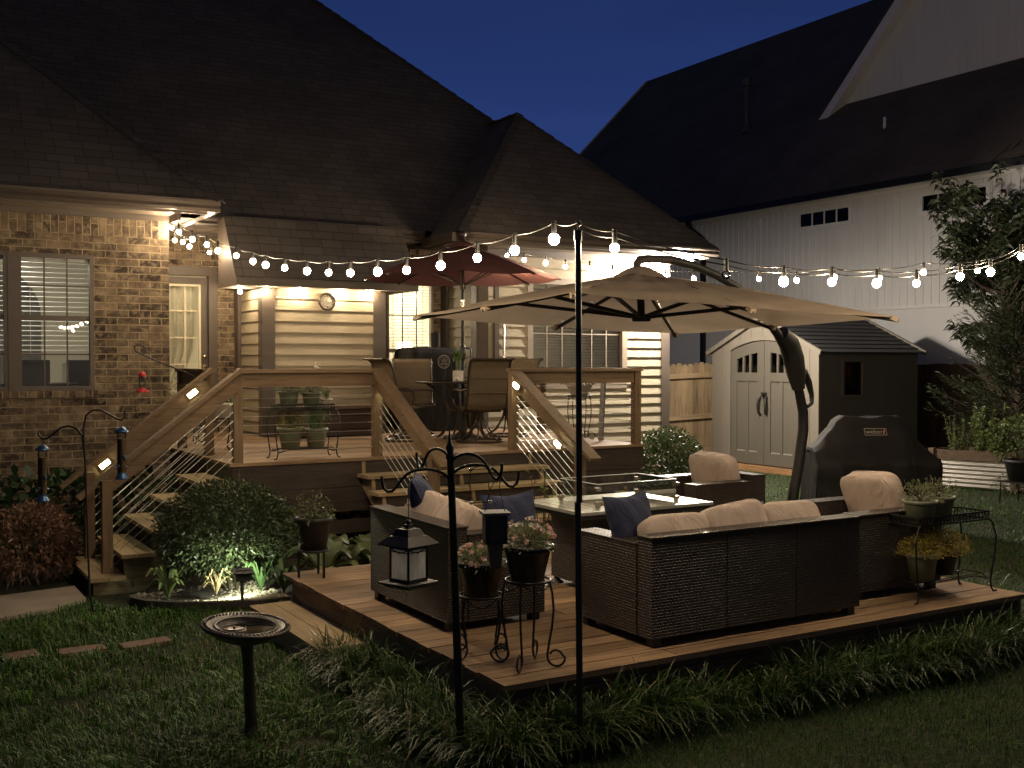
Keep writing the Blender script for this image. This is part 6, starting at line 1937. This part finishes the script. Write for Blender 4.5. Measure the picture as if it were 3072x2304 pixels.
m = M(); m.tube([c + Vector((0, 0, .215)), c + Vector((0, 0, .40))], .002, 5); part('hanger', m, IRON, hf)

# ---------------------------------------------------------------- bird bath and garden spotlight
bb = thing('bird_bath', 'dark bird bath on a slim pedestal with water in its bowl', 'bird bath', (1.745, 5.66, 0))
C_ = Vector((1.70, 5.60, 0)); tl_ = Matrix.Rotation(rad(4.0), 3, Vector((.51, .86, 0))) @ Matrix.Rotation(rad(2), 3, 'X')
BBM = pbr('bronze black resin', (.040, .034, .030), .42, .25, 12, bmp=.003, bscale=40)
m = M(); m.lathe([(.0, -.075), (.09, -.072), (.16, -.045), (.205, -.012), (.228, .0), (.234, .012), (.228, .02), (.19, .012), (.165, .004), (.15, -.012), (.10, -.035), (0, -.04)], C_ + Vector((0, 0, .60)), 60, True, tl_); part('bowl', m, BBM, bb)
m = M()
for k in range(64):
    a = 2 * PI * k / 64; p = tl_ @ Vector((.222 * math.cos(a), .222 * math.sin(a), .019)); q = tl_ @ Vector((.205 * math.cos(a + .04), .205 * math.sin(a + .04), .019)); m.tube([C_ + p + Vector((0, 0, .60)), C_ + q + Vector((0, 0, .60))], .0055, 5)
m.tube([C_ + (tl_ @ Vector((.160 * math.cos(t), .160 * math.sin(t), .008))) + Vector((0, 0, .60)) for t in [2 * PI * i / 48 for i in range(49)]], .005, 6)
part('rope_rim', m, BBM, bb)
WATER, _nt, _b = newmat('still water'); _b.inputs['Base Color'].default_value = (.012, .012, .011, 1); _b.inputs['Roughness'].default_value = .03; _b.inputs['Specular IOR Level'].default_value = .8
m = M(); m.disc(C_ + Vector((0, 0, .592)), .150, 40); part('water', m, WATER, bb)
m = M(); m.tube([(1.748, 5.664, -.03), (1.742, 5.656, .1), (1.715, 5.62, .44), (1.703, 5.604, .54)], [.036, .033, .029, .04], 16); m.lathe([(.05, 0), (.042, .03), (.034, .06)], (1.746, 5.66, .0), 18); part('pedestal', m, BBM, bb)
m = M(); m.lathe([(.0, .012), (.05, .012), (.062, .006), (.062, 0)], (1.635, 5.59, .593), 28); m.cyl((1.635, 5.59, .60), (1.635, 5.59, .618), .008, .006, 10); m.lathe([(.058, .012), (.062, .016), (.058, .018)], (1.635, 5.59, .593), 28); part('fountain_float', m, pbr('fountain float', (.11, .085, .075), .35, .25, 30), bb)
gs = thing('garden_spotlight', 'small black solar spotlight lighting the bed under the big bush', 'spotlight', (2.60, 8.66, 0))
SPC = Vector((2.62, 8.72, .25)); sd_ = Vector((.03, .75, -.10)).normalized()
m = M(); m.tube([(2.60, 8.66, -.06), (2.60, 8.66, .16), SPC - Vector((0, 0, .03))], [.008, .014, .018], 10); part('stake', m, BLACKPL, gs)
m = M(); m.beam(SPC - sd_ * .05, SPC + sd_ * .04, .13, .09); h = part('lamp_head', m, BLACKPL, gs)
m = M(); m.beam(SPC + sd_ * .0405, SPC + sd_ * .043, .11, .07); part('lens', m, emit('cool white lens', (.95, 1.0, .86), 14), h)
m = M(); pn = Vector((-.1, -.35, 1)).normalized(); m.beam(SPC + Vector((-.085, -.02, .045)), SPC + Vector((.075, -.05, .040)), .10, .012, up=pn); part('solar_panel', m, BLACKPL, h)
lamp('spotlight_beam', 'SPOT', tuple(SPC + sd_ * .06), 30, (.90, 1.0, .78), .03, sd_.to_track_quat('-Z', 'Y').to_euler(), spot_size=rad(150), spot_blend=.7)

# ---------------------------------------------------------------- raised bed
rb = thing('raised_bed', 'raised garden bed of corrugated steel with timber posts', 'raised bed', (15.4, 9.6, 0))
def bedx(y): return 14.62 + (11.45 - y) * .30
m = M()
n = 60; y0, y1 = 11.45, 6.5
for (ya, yb_) in ((11.40, 10.27), (10.17, 8.4), (8.3, 6.6)):
    def corr(u, v, ya=ya, yb_=yb_):
        y = ya + (yb_ - ya) * u; z = .02 + .44 * v
        return Vector((bedx(y) - .012 + .012 * math.sin(z * 2 * PI / .068), y, z))
    m.grid(corr, 6, 70)
part('corrugated_panel', m, STEEL, rb)
m = M()
for ya, yb_ in ((11.45, 10.22), (10.22, 8.35), (8.35, 6.5)):
    m.beam((bedx(ya) - .01, ya, .535), (bedx(yb_) - .01, yb_, .535), .05, .145)
    m.beam((bedx(ya) + .8, ya, .535), (bedx(yb_) + .8, yb_, .535), .05, .145)
m.box(14.62, 15.45, 11.43, 11.47, .02, .61)
part('top_board', m, BEDWOOD, rb)
for y in (11.42, 10.22, 8.35, 6.5):
    m = M(); m.box(bedx(y) - .06, bedx(y) - .035 + .06, y - .05, y + .05, 0, .625); part('post', m, BEDWOOD, rb)
m = M(); m.extr([(bedx(11.4), 11.4, .50), (bedx(6.5), 6.5, .50), (bedx(6.5) + .78, 6.5, .50), (bedx(11.4) + .78, 11.4, .50)], (0, 0, .04)); part('soil', m, SOIL, rb)
# ---------------------------------------------------------------- planting bed by the left stair
walk_poly('gravel_bed', [(1.95, 9.25), (2.15, 8.98), (2.42, 8.76), (2.72, 8.62), (2.98, 8.66), (3.02, 8.2), (4.3, 8.2), (4.3, 10.5), (3.0, 10.5), (2.2, 10.15), (2.0, 9.7)], -.02, .03, EARTH, kind='structure')
ed = M()
pe = [(1.90, 9.45), (1.98, 9.2), (2.15, 8.96), (2.42, 8.74), (2.72, 8.60), (2.98, 8.60)]
for a, b in zip(pe[:-1], pe[1:]): ed.beam((a[0], a[1], .0 + gz(*a) * .5), (b[0], b[1], .0 + gz(*b) * .5), .05, .13)
solo('bed_edging', ed, pbr('dark edging stone', (.06, .048, .04), .85, .2, 8, bmp=.003), 'dark curved edging along the pebble bed under the big bush', 'edging', (2.4, 8.8, 0))
oct_v = np.array([[1, 0, 0], [-1, 0, 0], [0, 1, 0], [0, -1, 0], [0, 0, 1], [0, 0, -1], [.6, .6, .6], [-.6, .6, .6], [.6, -.6, .6], [-.6, -.6, .6]], float)
ico = bpy.data.meshes.new('tmp'); import bmesh
bmx = bmesh.new(); bmesh.ops.create_icosphere(bmx, subdivisions=1, radius=1); bmx.to_mesh(ico); bmx.free()
iv = np.array([v.co[:] for v in ico.vertices]); ifc = np.array([p.vertices[:] for p in ico.polygons]); bpy.data.meshes.remove(ico)
def pebbles(n, fx):
    P = fx(n); n = len(P)
    s = rng.uniform(.011, .026, (n, 1)) * rng.uniform(.6, 1.2, (n, 3)); s[:, 2] *= .7
    a = rng.uniform(0, 2 * PI, n); c, s_ = np.cos(a), np.sin(a)
    V = iv[None] * s[:, None, :] * rng.uniform(.85, 1.15, (n, len(iv), 1))
    X = V[..., 0] * c[:, None] - V[..., 1] * s_[:, None]; Y = V[..., 0] * s_[:, None] + V[..., 1] * c[:, None]
    V = np.stack([X, Y, V[..., 2]], -1) + P[:, None, :]
    F3 = (np.arange(n)[:, None, None] * len(iv) + ifc[None]).reshape(-1, 3)
    return V.reshape(-1, 3), F3
def bedpts(n):
    x = rng.uniform(1.95, 3.0, n * 2); y = rng.uniform(8.66, 9.9, n * 2)
    lim = np.interp(x, [1.95, 2.15, 2.42, 2.72, 3.0], [9.30, 9.02, 8.80, 8.66, 8.66])
    k = (y > lim) & (rng.uniform(0, 1, n * 2) < np.exp(-(y - lim) * 1.4))
    x, y = x[k][:n], y[k][:n]
    return np.stack([x, y, .035 + np.array([gz(a, b) for a, b in zip(x, y)]) + rng.uniform(0, .015, len(x))], 1)
V, F3 = pebbles(2600, bedpts)
o = bpy.data.objects.new('pebbles', raw_mesh('pebbles', V, F3, PEBBLE, False) if False else raw_mesh('pebbles', V, np.zeros((0, 4), int), PEBBLE, True, F3))
COL.objects.link(o); o['kind'] = 'stuff'; o['label'] = 'pale river pebbles spread around the big bush'; o['category'] = 'pebbles'

def shrub(name, label, c, rr, n, L, W, mat, seed, group=None, amp=.16, stems=7, lo=-.9, zb=0):
    t = thing(name, label, 'shrub', (c[0], c[1], zb), group)
    bush('foliage', c, rr, n, L, W, mat, t, seed, amp, lo=lo)
    m = M()
    for k in range(stems):
        a = 2 * PI * k / stems + seed; e = Vector((c[0] + math.cos(a) * rr[0] * .6, c[1] + math.sin(a) * rr[1] * .6, c[2] + rr[2] * (.2 + .5 * ((k * 3) % 4) / 4)))
        b = Vector((c[0] + .05 * math.cos(a), c[1] + .05 * math.sin(a), zb - .05)); m.tube([b, b.lerp(e, .5) + Vector((0, 0, .05)), e], [.014, .010, .004], 6)
    part('trunk', m, TWIG, t)
    return t
shrub('round_shrub', 'large round dark green shrub beside the left stair lit from below', (2.78, 9.50, .50), (.58, .52, .43), 15000, .052, .018, GREENL, 3, None, .12, zb=0, lo=-.82)
shrub('round_shrub', 'clipped glossy green shrub at the right corner of the raised deck', (8.92, 11.12, .56), (.58, .52, .54), 8500, .055, .026, GREENR, 4, None, .10)
shrub('russet_shrub', 'rounded russet leaved shrub below the brick wall left of the stair', (1.33, 11.05, .30), (.42, .36, .36), 3000, .075, .022, REDL, 5, 'russet shrubs under the brick wall', .14, zb=-.1)
shrub('russet_shrub', 'russet leaved shrub cut off by the left edge of the view', (.56, 10.95, .22), (.34, .3, .27), 1400, .075, .022, REDL, 6, 'russet shrubs under the brick wall', .14, zb=-.1)
shrub('hydrangea', 'dark broad leaved shrub against the brick wall behind the stair posts', (1.70, 12.25, .40), (.62, .42, .46), 420, .17, .10, DARKL, 7, 'dark broad leaved shrubs behind the stair', .2, zb=-.1)
shrub('hydrangea', 'dark broad leaved shrub under the treads of the left stair', (2.55, 12.20, .36), (.50, .40, .42), 320, .17, .10, DARKL, 8, 'dark broad leaved shrubs behind the stair', .2, zb=-.1)

def rosette(name, label, c, r, n, w, mat, up=.5, seed=0, cat='plant', group=None):
    """broad arching leaves from a crown"""
    t = thing(name, label, cat, (c[0], c[1], c[2]), group)
    m = M(); rd_ = random.Random(seed)
    for k in range(n):
        a = 2 * PI * k / n * 2.4 + rd_.uniform(-.3, .3); d = Vector((math.cos(a), math.sin(a), 0)); s = Vector((-d.y, d.x, 0))
        L = r * rd_.uniform(.65, 1.1); h = up * r * rd_.uniform(.6, 1.3); ww = w * rd_.uniform(.8, 1.15); dr = rd_.uniform(.5, .9)
        def lf(u, v):
            y = L * (u ** .9); z = h * math.sin(min(1, u * 1.15) * PI * .62) - dr * r * .35 * u * u
            wd = ww * math.sin(PI * min(1, .06 + u * .94)) ** .75 * (1 if u < .98 else .1)
            q = 2 * v - 1
            return Vector(c) + d * y + s * (q * wd) + Vector((0, 0, z + abs(q) * wd * .35 + .006 * math.sin(q * 12)))
        m.grid(lf, 8, 4)
    part('leaf', m, mat, t); t.children[0].name = 'foliage'
    return t
HG = 'hostas behind the low deck'
for i, (x, y, r) in enumerate(((3.42, 8.95, .36), (3.92, 9.0, .34), (3.62, 9.5, .38), (4.15, 9.55, .30))):
    rosette('hosta', ['green veined hosta directly behind the black mint pot', 'hosta with curled pale rims nearest the loveseat back', 'largest hosta against the dark deck skirt', 'small hosta beside the bottom of the front stair'][i],
            (x, y, .06), r, 20, .085, HOSTA, .8, 20 + i, 'hosta', HG)
rosette('lily_clump', 'bright green strap leaved clump caught in the spotlight', (2.88, 9.04, .04), .22, 24, .020, LILY, 1.1, 31, 'plant')
rosette('lily_clump', 'small bright green clump touching the low deck corner', (3.02, 8.86, .04), .20, 20, .020, LILY, 1.1, 32, 'plant')
rosette('straw_grass', 'dry straw coloured tuft glowing left of the spotlight', (2.50, 9.06, .04), .13, 22, .007, STRAW, 1.5, 33, 'plant')
rosette('garden_plant', 'dim leafy tuft by the stair stringer at the left of the bed', (2.18, 9.40, -.02), .22, 18, .022, HERBL, 1.1, 34, 'plant')
# plants between the two decks
def stalk_plant(label, c, h, n, L, W, mat, sp, seed):
    t = thing('garden_plant', label, 'plant', c, 'plants between the two decks'); rd_ = random.Random(seed)
    P, D = [], []
    m = M()
    for k in range(6):
        a = rd_.uniform(0, 6.28); e = Vector(c) + Vector((math.cos(a) * sp, math.sin(a) * sp, h * rd_.uniform(.6, 1.0)))
        m.tube([Vector(c), Vector(c).lerp(e, .5) + Vector((0, 0, h * .12)), e], [.006, .005, .003], 5)
        for j in range(n // 6):
            q = Vector(c).lerp(e, rd_.uniform(.25, 1)); P.append(tuple(q)); D.append((rd_.uniform(-1, 1), rd_.uniform(-1, 1), rd_.uniform(-.1, .8)))
    part('stem', m, TWIG, t); leaf_obj('foliage', np.array(P), np.array(D), rng.uniform(.6, 1.2, len(P)) * L, rng.uniform(.7, 1.1, len(P)) * W, mat, t)
stalk_plant('thin leafy sapling seen through the glass guard', (5.55, 8.75, 0), 1.0, 60, .07, .045, HERBL, .16, 1)
stalk_plant('grey green leafy plant seen through the glass guard', (6.0, 8.55, 0), .75, 90, .09, .05, HERBD, .32, 2)
stalk_plant('yellow leaved plant beside the clipped glossy shrub', (6.65, 8.65, 0), .85, 70, .10, .06, leafmat('yellow leaf', (.40, .30, .06), .35), .25, 3)

# ---------------------------------------------------------------- plants of the raised bed
def bedplant(label, c, rr, n, L, W, mat, seed, up=False):
    t = thing('bed_plant', label, 'plant', (c[0], c[1], .54), 'plants growing in the raised bed')
    if up:
        k = max(6, n // 40); P, D = [], []
        m = M()
        for i in range(k):
            a = 2 * PI * i / k + rng.uniform(-.4, .4); r_ = rng.uniform(.1, .9); q = np.array([c[0] + rr[0] * r_ * math.cos(a), c[1] + rr[1] * r_ * math.sin(a), c[2] + rr[2] * rng.uniform(.3, 1)])
            b = np.array([c[0] + rr[0] * .4 * math.cos(a), c[1] + rr[1] * .4 * math.sin(a), .53]); m.tube([tuple(b), tuple(q)], [.006, .003], 5)
            tt = rng.uniform(.1, 1, n // k)[:, None]; P.append(b + (q - b) * tt); D.append((q - b) * .9 / np.linalg.norm(q - b) + rng.normal(size=(n // k, 3)) * .6)
        part('stem', m, TWIG, t); leaf_obj('foliage', np.concatenate(P), np.concatenate(D), L, W, mat, t)
    else: bush('foliage', c, rr, n, L, W, mat, t, seed, .25, lo=-.6)
bedplant('upright rosemary at the shed end of the raised bed', (14.92, 11.15, .55), (.30, .26, .62), 1100, .055, .010, HERBL, 1, True)
bedplant('tall leafy mint stalks in the middle of the raised bed', (15.05, 10.75, .55), (.36, .38, .78), 1800, .075, .032, HERBL, 2, True)
bedplant('dense low herb mound spilling over the raised bed boards', (15.2, 10.25, .75), (.38, .45, .38), 2300, .06, .03, HERBL, 3)
bedplant('dark leafy mound at the right end of the raised bed', (15.40, 9.6, .75), (.40, .55, .36), 1800, .06, .03, GREENL, 4)
shrub('lavender_tuft', 'dry lavender tuft growing at the foot of the bed post', (14.78, 10.15, .12), (.30, .26, .20), 700, .06, .008, HERBD, 9, None, .2, 5, -.3)

# ---------------------------------------------------------------- trees
tr = thing('broadleaf_tree', 'young broadleaf tree with drooping leaves against the white house', 'tree', (17.4, 12.1, 0))
m = M(); TB = Vector((17.4, 12.1, 0)); shoots = []
m.tube([TB - Vector((0, 0, .1)), TB + Vector((.05, .1, 1.2)), TB + Vector((-.05, .05, 2.4)), TB + Vector((0, 0, 3.6)), TB + Vector((.02, -.05, 4.9))], [.085, .07, .055, .035, .012], 10)
rd_ = random.Random(5)
for k in range(48):
    z0 = rd_.uniform(1.1, 4.2); a = rd_.uniform(0, 2 * PI)
    reach = (1.9 - .30 * (z0 - 1.2)) * rd_.uniform(.55, 1.05)
    b = TB + Vector((0, 0, z0)); e = b + Vector((math.cos(a) * reach, math.sin(a) * reach, rd_.uniform(.25, .9)))
    mid = b.lerp(e, .5) + Vector((0, 0, -.06)); m.tube([b, mid, e], [.028, .018, .007], 6)
    for j in range(11):
        q = b.lerp(e, rd_.uniform(.3, 1.0)) + Vector((rd_.uniform(-.28, .28), rd_.uniform(-.28, .28), rd_.uniform(-.1, .25)))
        f = q + Vector((rd_.uniform(-.12, .12), rd_.uniform(-.12, .12), rd_.uniform(.18, .42))); m.tube([q, f], [.006, .003], 5); shoots.append((q, f))
for k in range(14):
    q = TB + Vector((rd_.uniform(-.25, .25), rd_.uniform(-.25, .25), rd_.uniform(3.6, 4.7))); shoots.append((q, q + Vector((0, 0, .45))))
part('trunk', m, BARK, tr)
P, D = [], []
for q, f in shoots:
    for j in range(17):
        t = rd_.uniform(.1, 1.0); a = j * 2.4 + rd_.uniform(-.3, .3); P.append(tuple(q.lerp(f, t))); D.append((math.cos(a), math.sin(a), rd_.uniform(-.35, .45)))
n = len(P); leaf_obj('crown', np.array(P), np.array(D), rng.uniform(.13, .22, n), rng.uniform(.042, .068, n), TREEL, tr, droop=.42)

jn = thing('juniper', 'feathery dark juniper leaning in from the right edge', 'tree', (16.35, 11.1, 0))
m = M(); JB = Vector((16.35, 11.1, 0)); P, D = [], []
m.tube([JB - Vector((0, 0, .1)), JB + Vector((0, 0, 1.5)), JB + Vector((.1, 0, 3.0))], [.09, .06, .02], 8)
for k in range(170):
    z0 = rd_.uniform(.35, 2.7); a = rd_.uniform(0, 2 * PI); reach = rd_.uniform(.55, 1.45) * (1 - .22 * max(0, z0 - 1))
    b = JB + Vector((0, 0, z0)); e = b + Vector((math.cos(a) * reach, math.sin(a) * reach, reach * rd_.uniform(.35, .8)))
    m.tube([b, b.lerp(e, .5) + Vector((0, 0, -.06)), e], [.014, .009, .003], 5)
    ax = (e - b).normalized()
    for j in range(95):
        t = rd_.uniform(.25, 1.02); q = b.lerp(e, t) + Vector((0, 0, -.06 * math.sin(PI * min(1, t))))
        sp_ = .17 * (1.1 - t) + .03
        P.append((q.x + rd_.gauss(0, sp_ * .6), q.y + rd_.gauss(0, sp_ * .6), q.z + rd_.gauss(0, sp_ * .5))); D.append((ax.x + rd_.gauss(0, .35), ax.y + rd_.gauss(0, .35), ax.z + rd_.gauss(0, .3)))
part('trunk', m, BARK, jn); n = len(P); leaf_obj('crown', np.array(P), np.array(D), rng.uniform(.07, .15, n), rng.uniform(.008, .016, n), CONIF, jn, droop=.1)

# ---------------------------------------------------------------- grass
def in_poly(x, y, poly):
    k = np.zeros(len(x), bool); n = len(poly)
    for i in range(n):
        x0, y0 = poly[i]; x1, y1 = poly[(i + 1) % n]
        c = ((y0 > y) != (y1 > y)) & (x < (x1 - x0) * (y - y0) / (y1 - y0 + 1e-12) + x0)
        k ^= c
    return k
EXCL = [[(2.78, 4.74), (7.2, 4.74), (7.2, 8.2), (2.78, 8.2)], [(2.44, 6.5), (2.85, 6.5), (2.85, 8.05), (2.44, 8.05)], [(3.0, 10.4), (8.15, 10.4), (8.15, 16), (3.0, 16)],
        [(-10, 12.8), (3.1, 12.8), (3.1, 20), (-10, 20)], [(7.8, 14.1), (11.5, 14.1), (11.5, 30), (7.8, 30)], [(13.8, 13.1), (16.7, 13.1), (16.7, 16.15), (13.8, 16.15)],
        [(1.93, 9.3), (2.15, 8.93), (2.42, 8.71), (2.72, 8.57), (3.0, 8.57), (4.4, 8.2), (4.4, 10.5), (3.0, 10.5), (1.6, 10.1)], [(1.55, 10.0), (3.1, 10.0), (3.1, 11.6), (1.55, 11.6)],
        [(-3, 9.1), (.35, 9.42), (.9, 9.55), (1.28, 9.70), (1.64, 9.98), (1.64, 12.9), (-3, 12.9)], [(14.6, 11.5), (16.1, 6.5), (17.5, 6.5), (15.6, 11.5)],
        [(4.2, 8.1), (6.7, 8.1), (6.7, 10.5), (4.2, 10.5)]] + [[(p[0], p[1]) for p in q] for q in sts]
def lawn_points(n, d0, d1, pw):
    u = rng.uniform(0, 1, n); d = d0 * (d1 / d0) ** (u ** pw)
    a = rad(59.25) + rng.uniform(-rad(29), rad(29), n)
    x, y = d * np.cos(a), d * np.sin(a)
    k = np.ones(n, bool)
    for p in EXCL: k &= ~in_poly(x, y, p)
    return x[k], y[k], d[k]
def patch(x, y, s=0):
    return .5 + .25 * np.sin(x * 1.7 + 1.3 * np.sin(y * 1.1 + s) + s) + .25 * np.sin(y * 2.3 + 1.7 * np.sin(x * .9 + s * 2))
def grass_mesh(x, y, h, w, bendlo, bendhi):
    n = len(x)
    z = np.array([gz(a, b) for a, b in zip(x, y)]) if n else x
    a = rng.uniform(0, 2 * PI, n) * .8 + patch(x, y, 3) * 3
    return blade_arrays(np.stack([x, y, z - .005], 1), np.stack([np.cos(a), np.sin(a)], 1), h, w, rng.uniform(bendlo, bendhi, n))
x, y, d = lawn_points(330000, 3.2, 21, 1.0)
pt = patch(x, y, .5)
left = np.clip((3.4 - x) / 1.2, 0, 1)            # longer uncut grass on the left
bare = (np.exp(-(((x - .95) / .30) ** 2 + ((y - 6.75) / .10) ** 2)) + np.exp(-(((x - 1.9) / .22) ** 2 + ((y - 5.35) / .12) ** 2))) > .5
keep = (rng.uniform(0, 1, len(x)) < .35 + .65 * pt) & ~bare
x, y, d, pt, left = x[keep], y[keep], d[keep], pt[keep], left[keep]
h = rng.uniform(.03, .07, len(x)) * (1 + left * (.3 + 1.0 * pt ** 2))
w = (.0030 + .0018 * left) * np.clip(d / 5.5, .8, 4) * rng.uniform(.7, 1.3, len(x))
V, F4, F3 = grass_mesh(x, y, h, w, .25, 1.0)
o = bpy.data.objects.new('grass', raw_mesh('grass', V, F4, GRASSM, False, F3)); COL.objects.link(o); o['kind'] = 'stuff'; o['label'] = 'night lit lawn grass around the decks'; o['category'] = 'grass'
# taller tufts scattered in the left lawn
cx_, cy_, cd = lawn_points(3000, 3.3, 9.0, .9)
k = (cx_ < 2.9) & (rng.uniform(0, 1, len(cx_)) < patch(cx_, cy_, 1.9) ** 2 * 1.3); cx_, cy_ = cx_[k], cy_[k]
nb_ = 16; x = np.repeat(cx_, nb_) + rng.normal(0, .035, len(cx_) * nb_); y = np.repeat(cy_, nb_) + rng.normal(0, .035, len(cy_) * nb_)
V, F4, F3 = grass_mesh(x, y, rng.uniform(.07, .20, len(x)), rng.uniform(.0040, .0085, len(x)), .45, 1.1)
o = bpy.data.objects.new('grass_tufts', raw_mesh('grass_tufts', V, F4, GRASSM, False, F3)); COL.objects.link(o); o['kind'] = 'stuff'; o['label'] = 'longer grass tufts in the left lawn'; o['category'] = 'grass'
# border grass along the low deck
cl = []
for k in range(150): cl.append((2.62 + rng.normal(0, .095), rng.uniform(4.45, 6.7)))
for k in range(330): t = rng.uniform(0, 1); cl.append((2.6 + 5.3 * t, 4.62 + rng.normal(0, .08) + .05 * math.sin(t * 9)))
for k in range(90): cl.append((7.42 + rng.normal(0, .14), rng.uniform(4.5, 6.4)))
cl = np.array(cl); nbl = 30
x = np.repeat(cl[:, 0], nbl) + rng.normal(0, .04, len(cl) * nbl); y = np.repeat(cl[:, 1], nbl) + rng.normal(0, .04, len(cl) * nbl)
cc = np.repeat(np.arange(len(cl)), nbl); ln = (rng.uniform(.24, .50, len(cl)) * rng.choice([.6, 1, 1, 1.1], len(cl)))[cc] * rng.uniform(.55, 1.1, len(x))
a = rng.uniform(0, 2 * PI, len(x))
# lean away from the deck edges
lx = np.where(x < 2.8, -1.0, np.where(x > 7.25, .8, 0)); ly = np.where(y < 4.8, -1.0, 0)
V, F4, F3 = blade_arrays(np.stack([x, y, np.full(len(x), -.01)], 1), np.stack([np.cos(a) + lx * .55, np.sin(a) + ly * .55], 1), ln, rng.uniform(.0065, .0115, len(x)), rng.uniform(.3, 1.1, len(x)))
o = bpy.data.objects.new('border_grass', raw_mesh('border_grass', V, F4, BORDERM, False, F3)); COL.objects.link(o); o['kind'] = 'stuff'; o['label'] = 'arching border grass along the low deck edge'; o['category'] = 'grass'
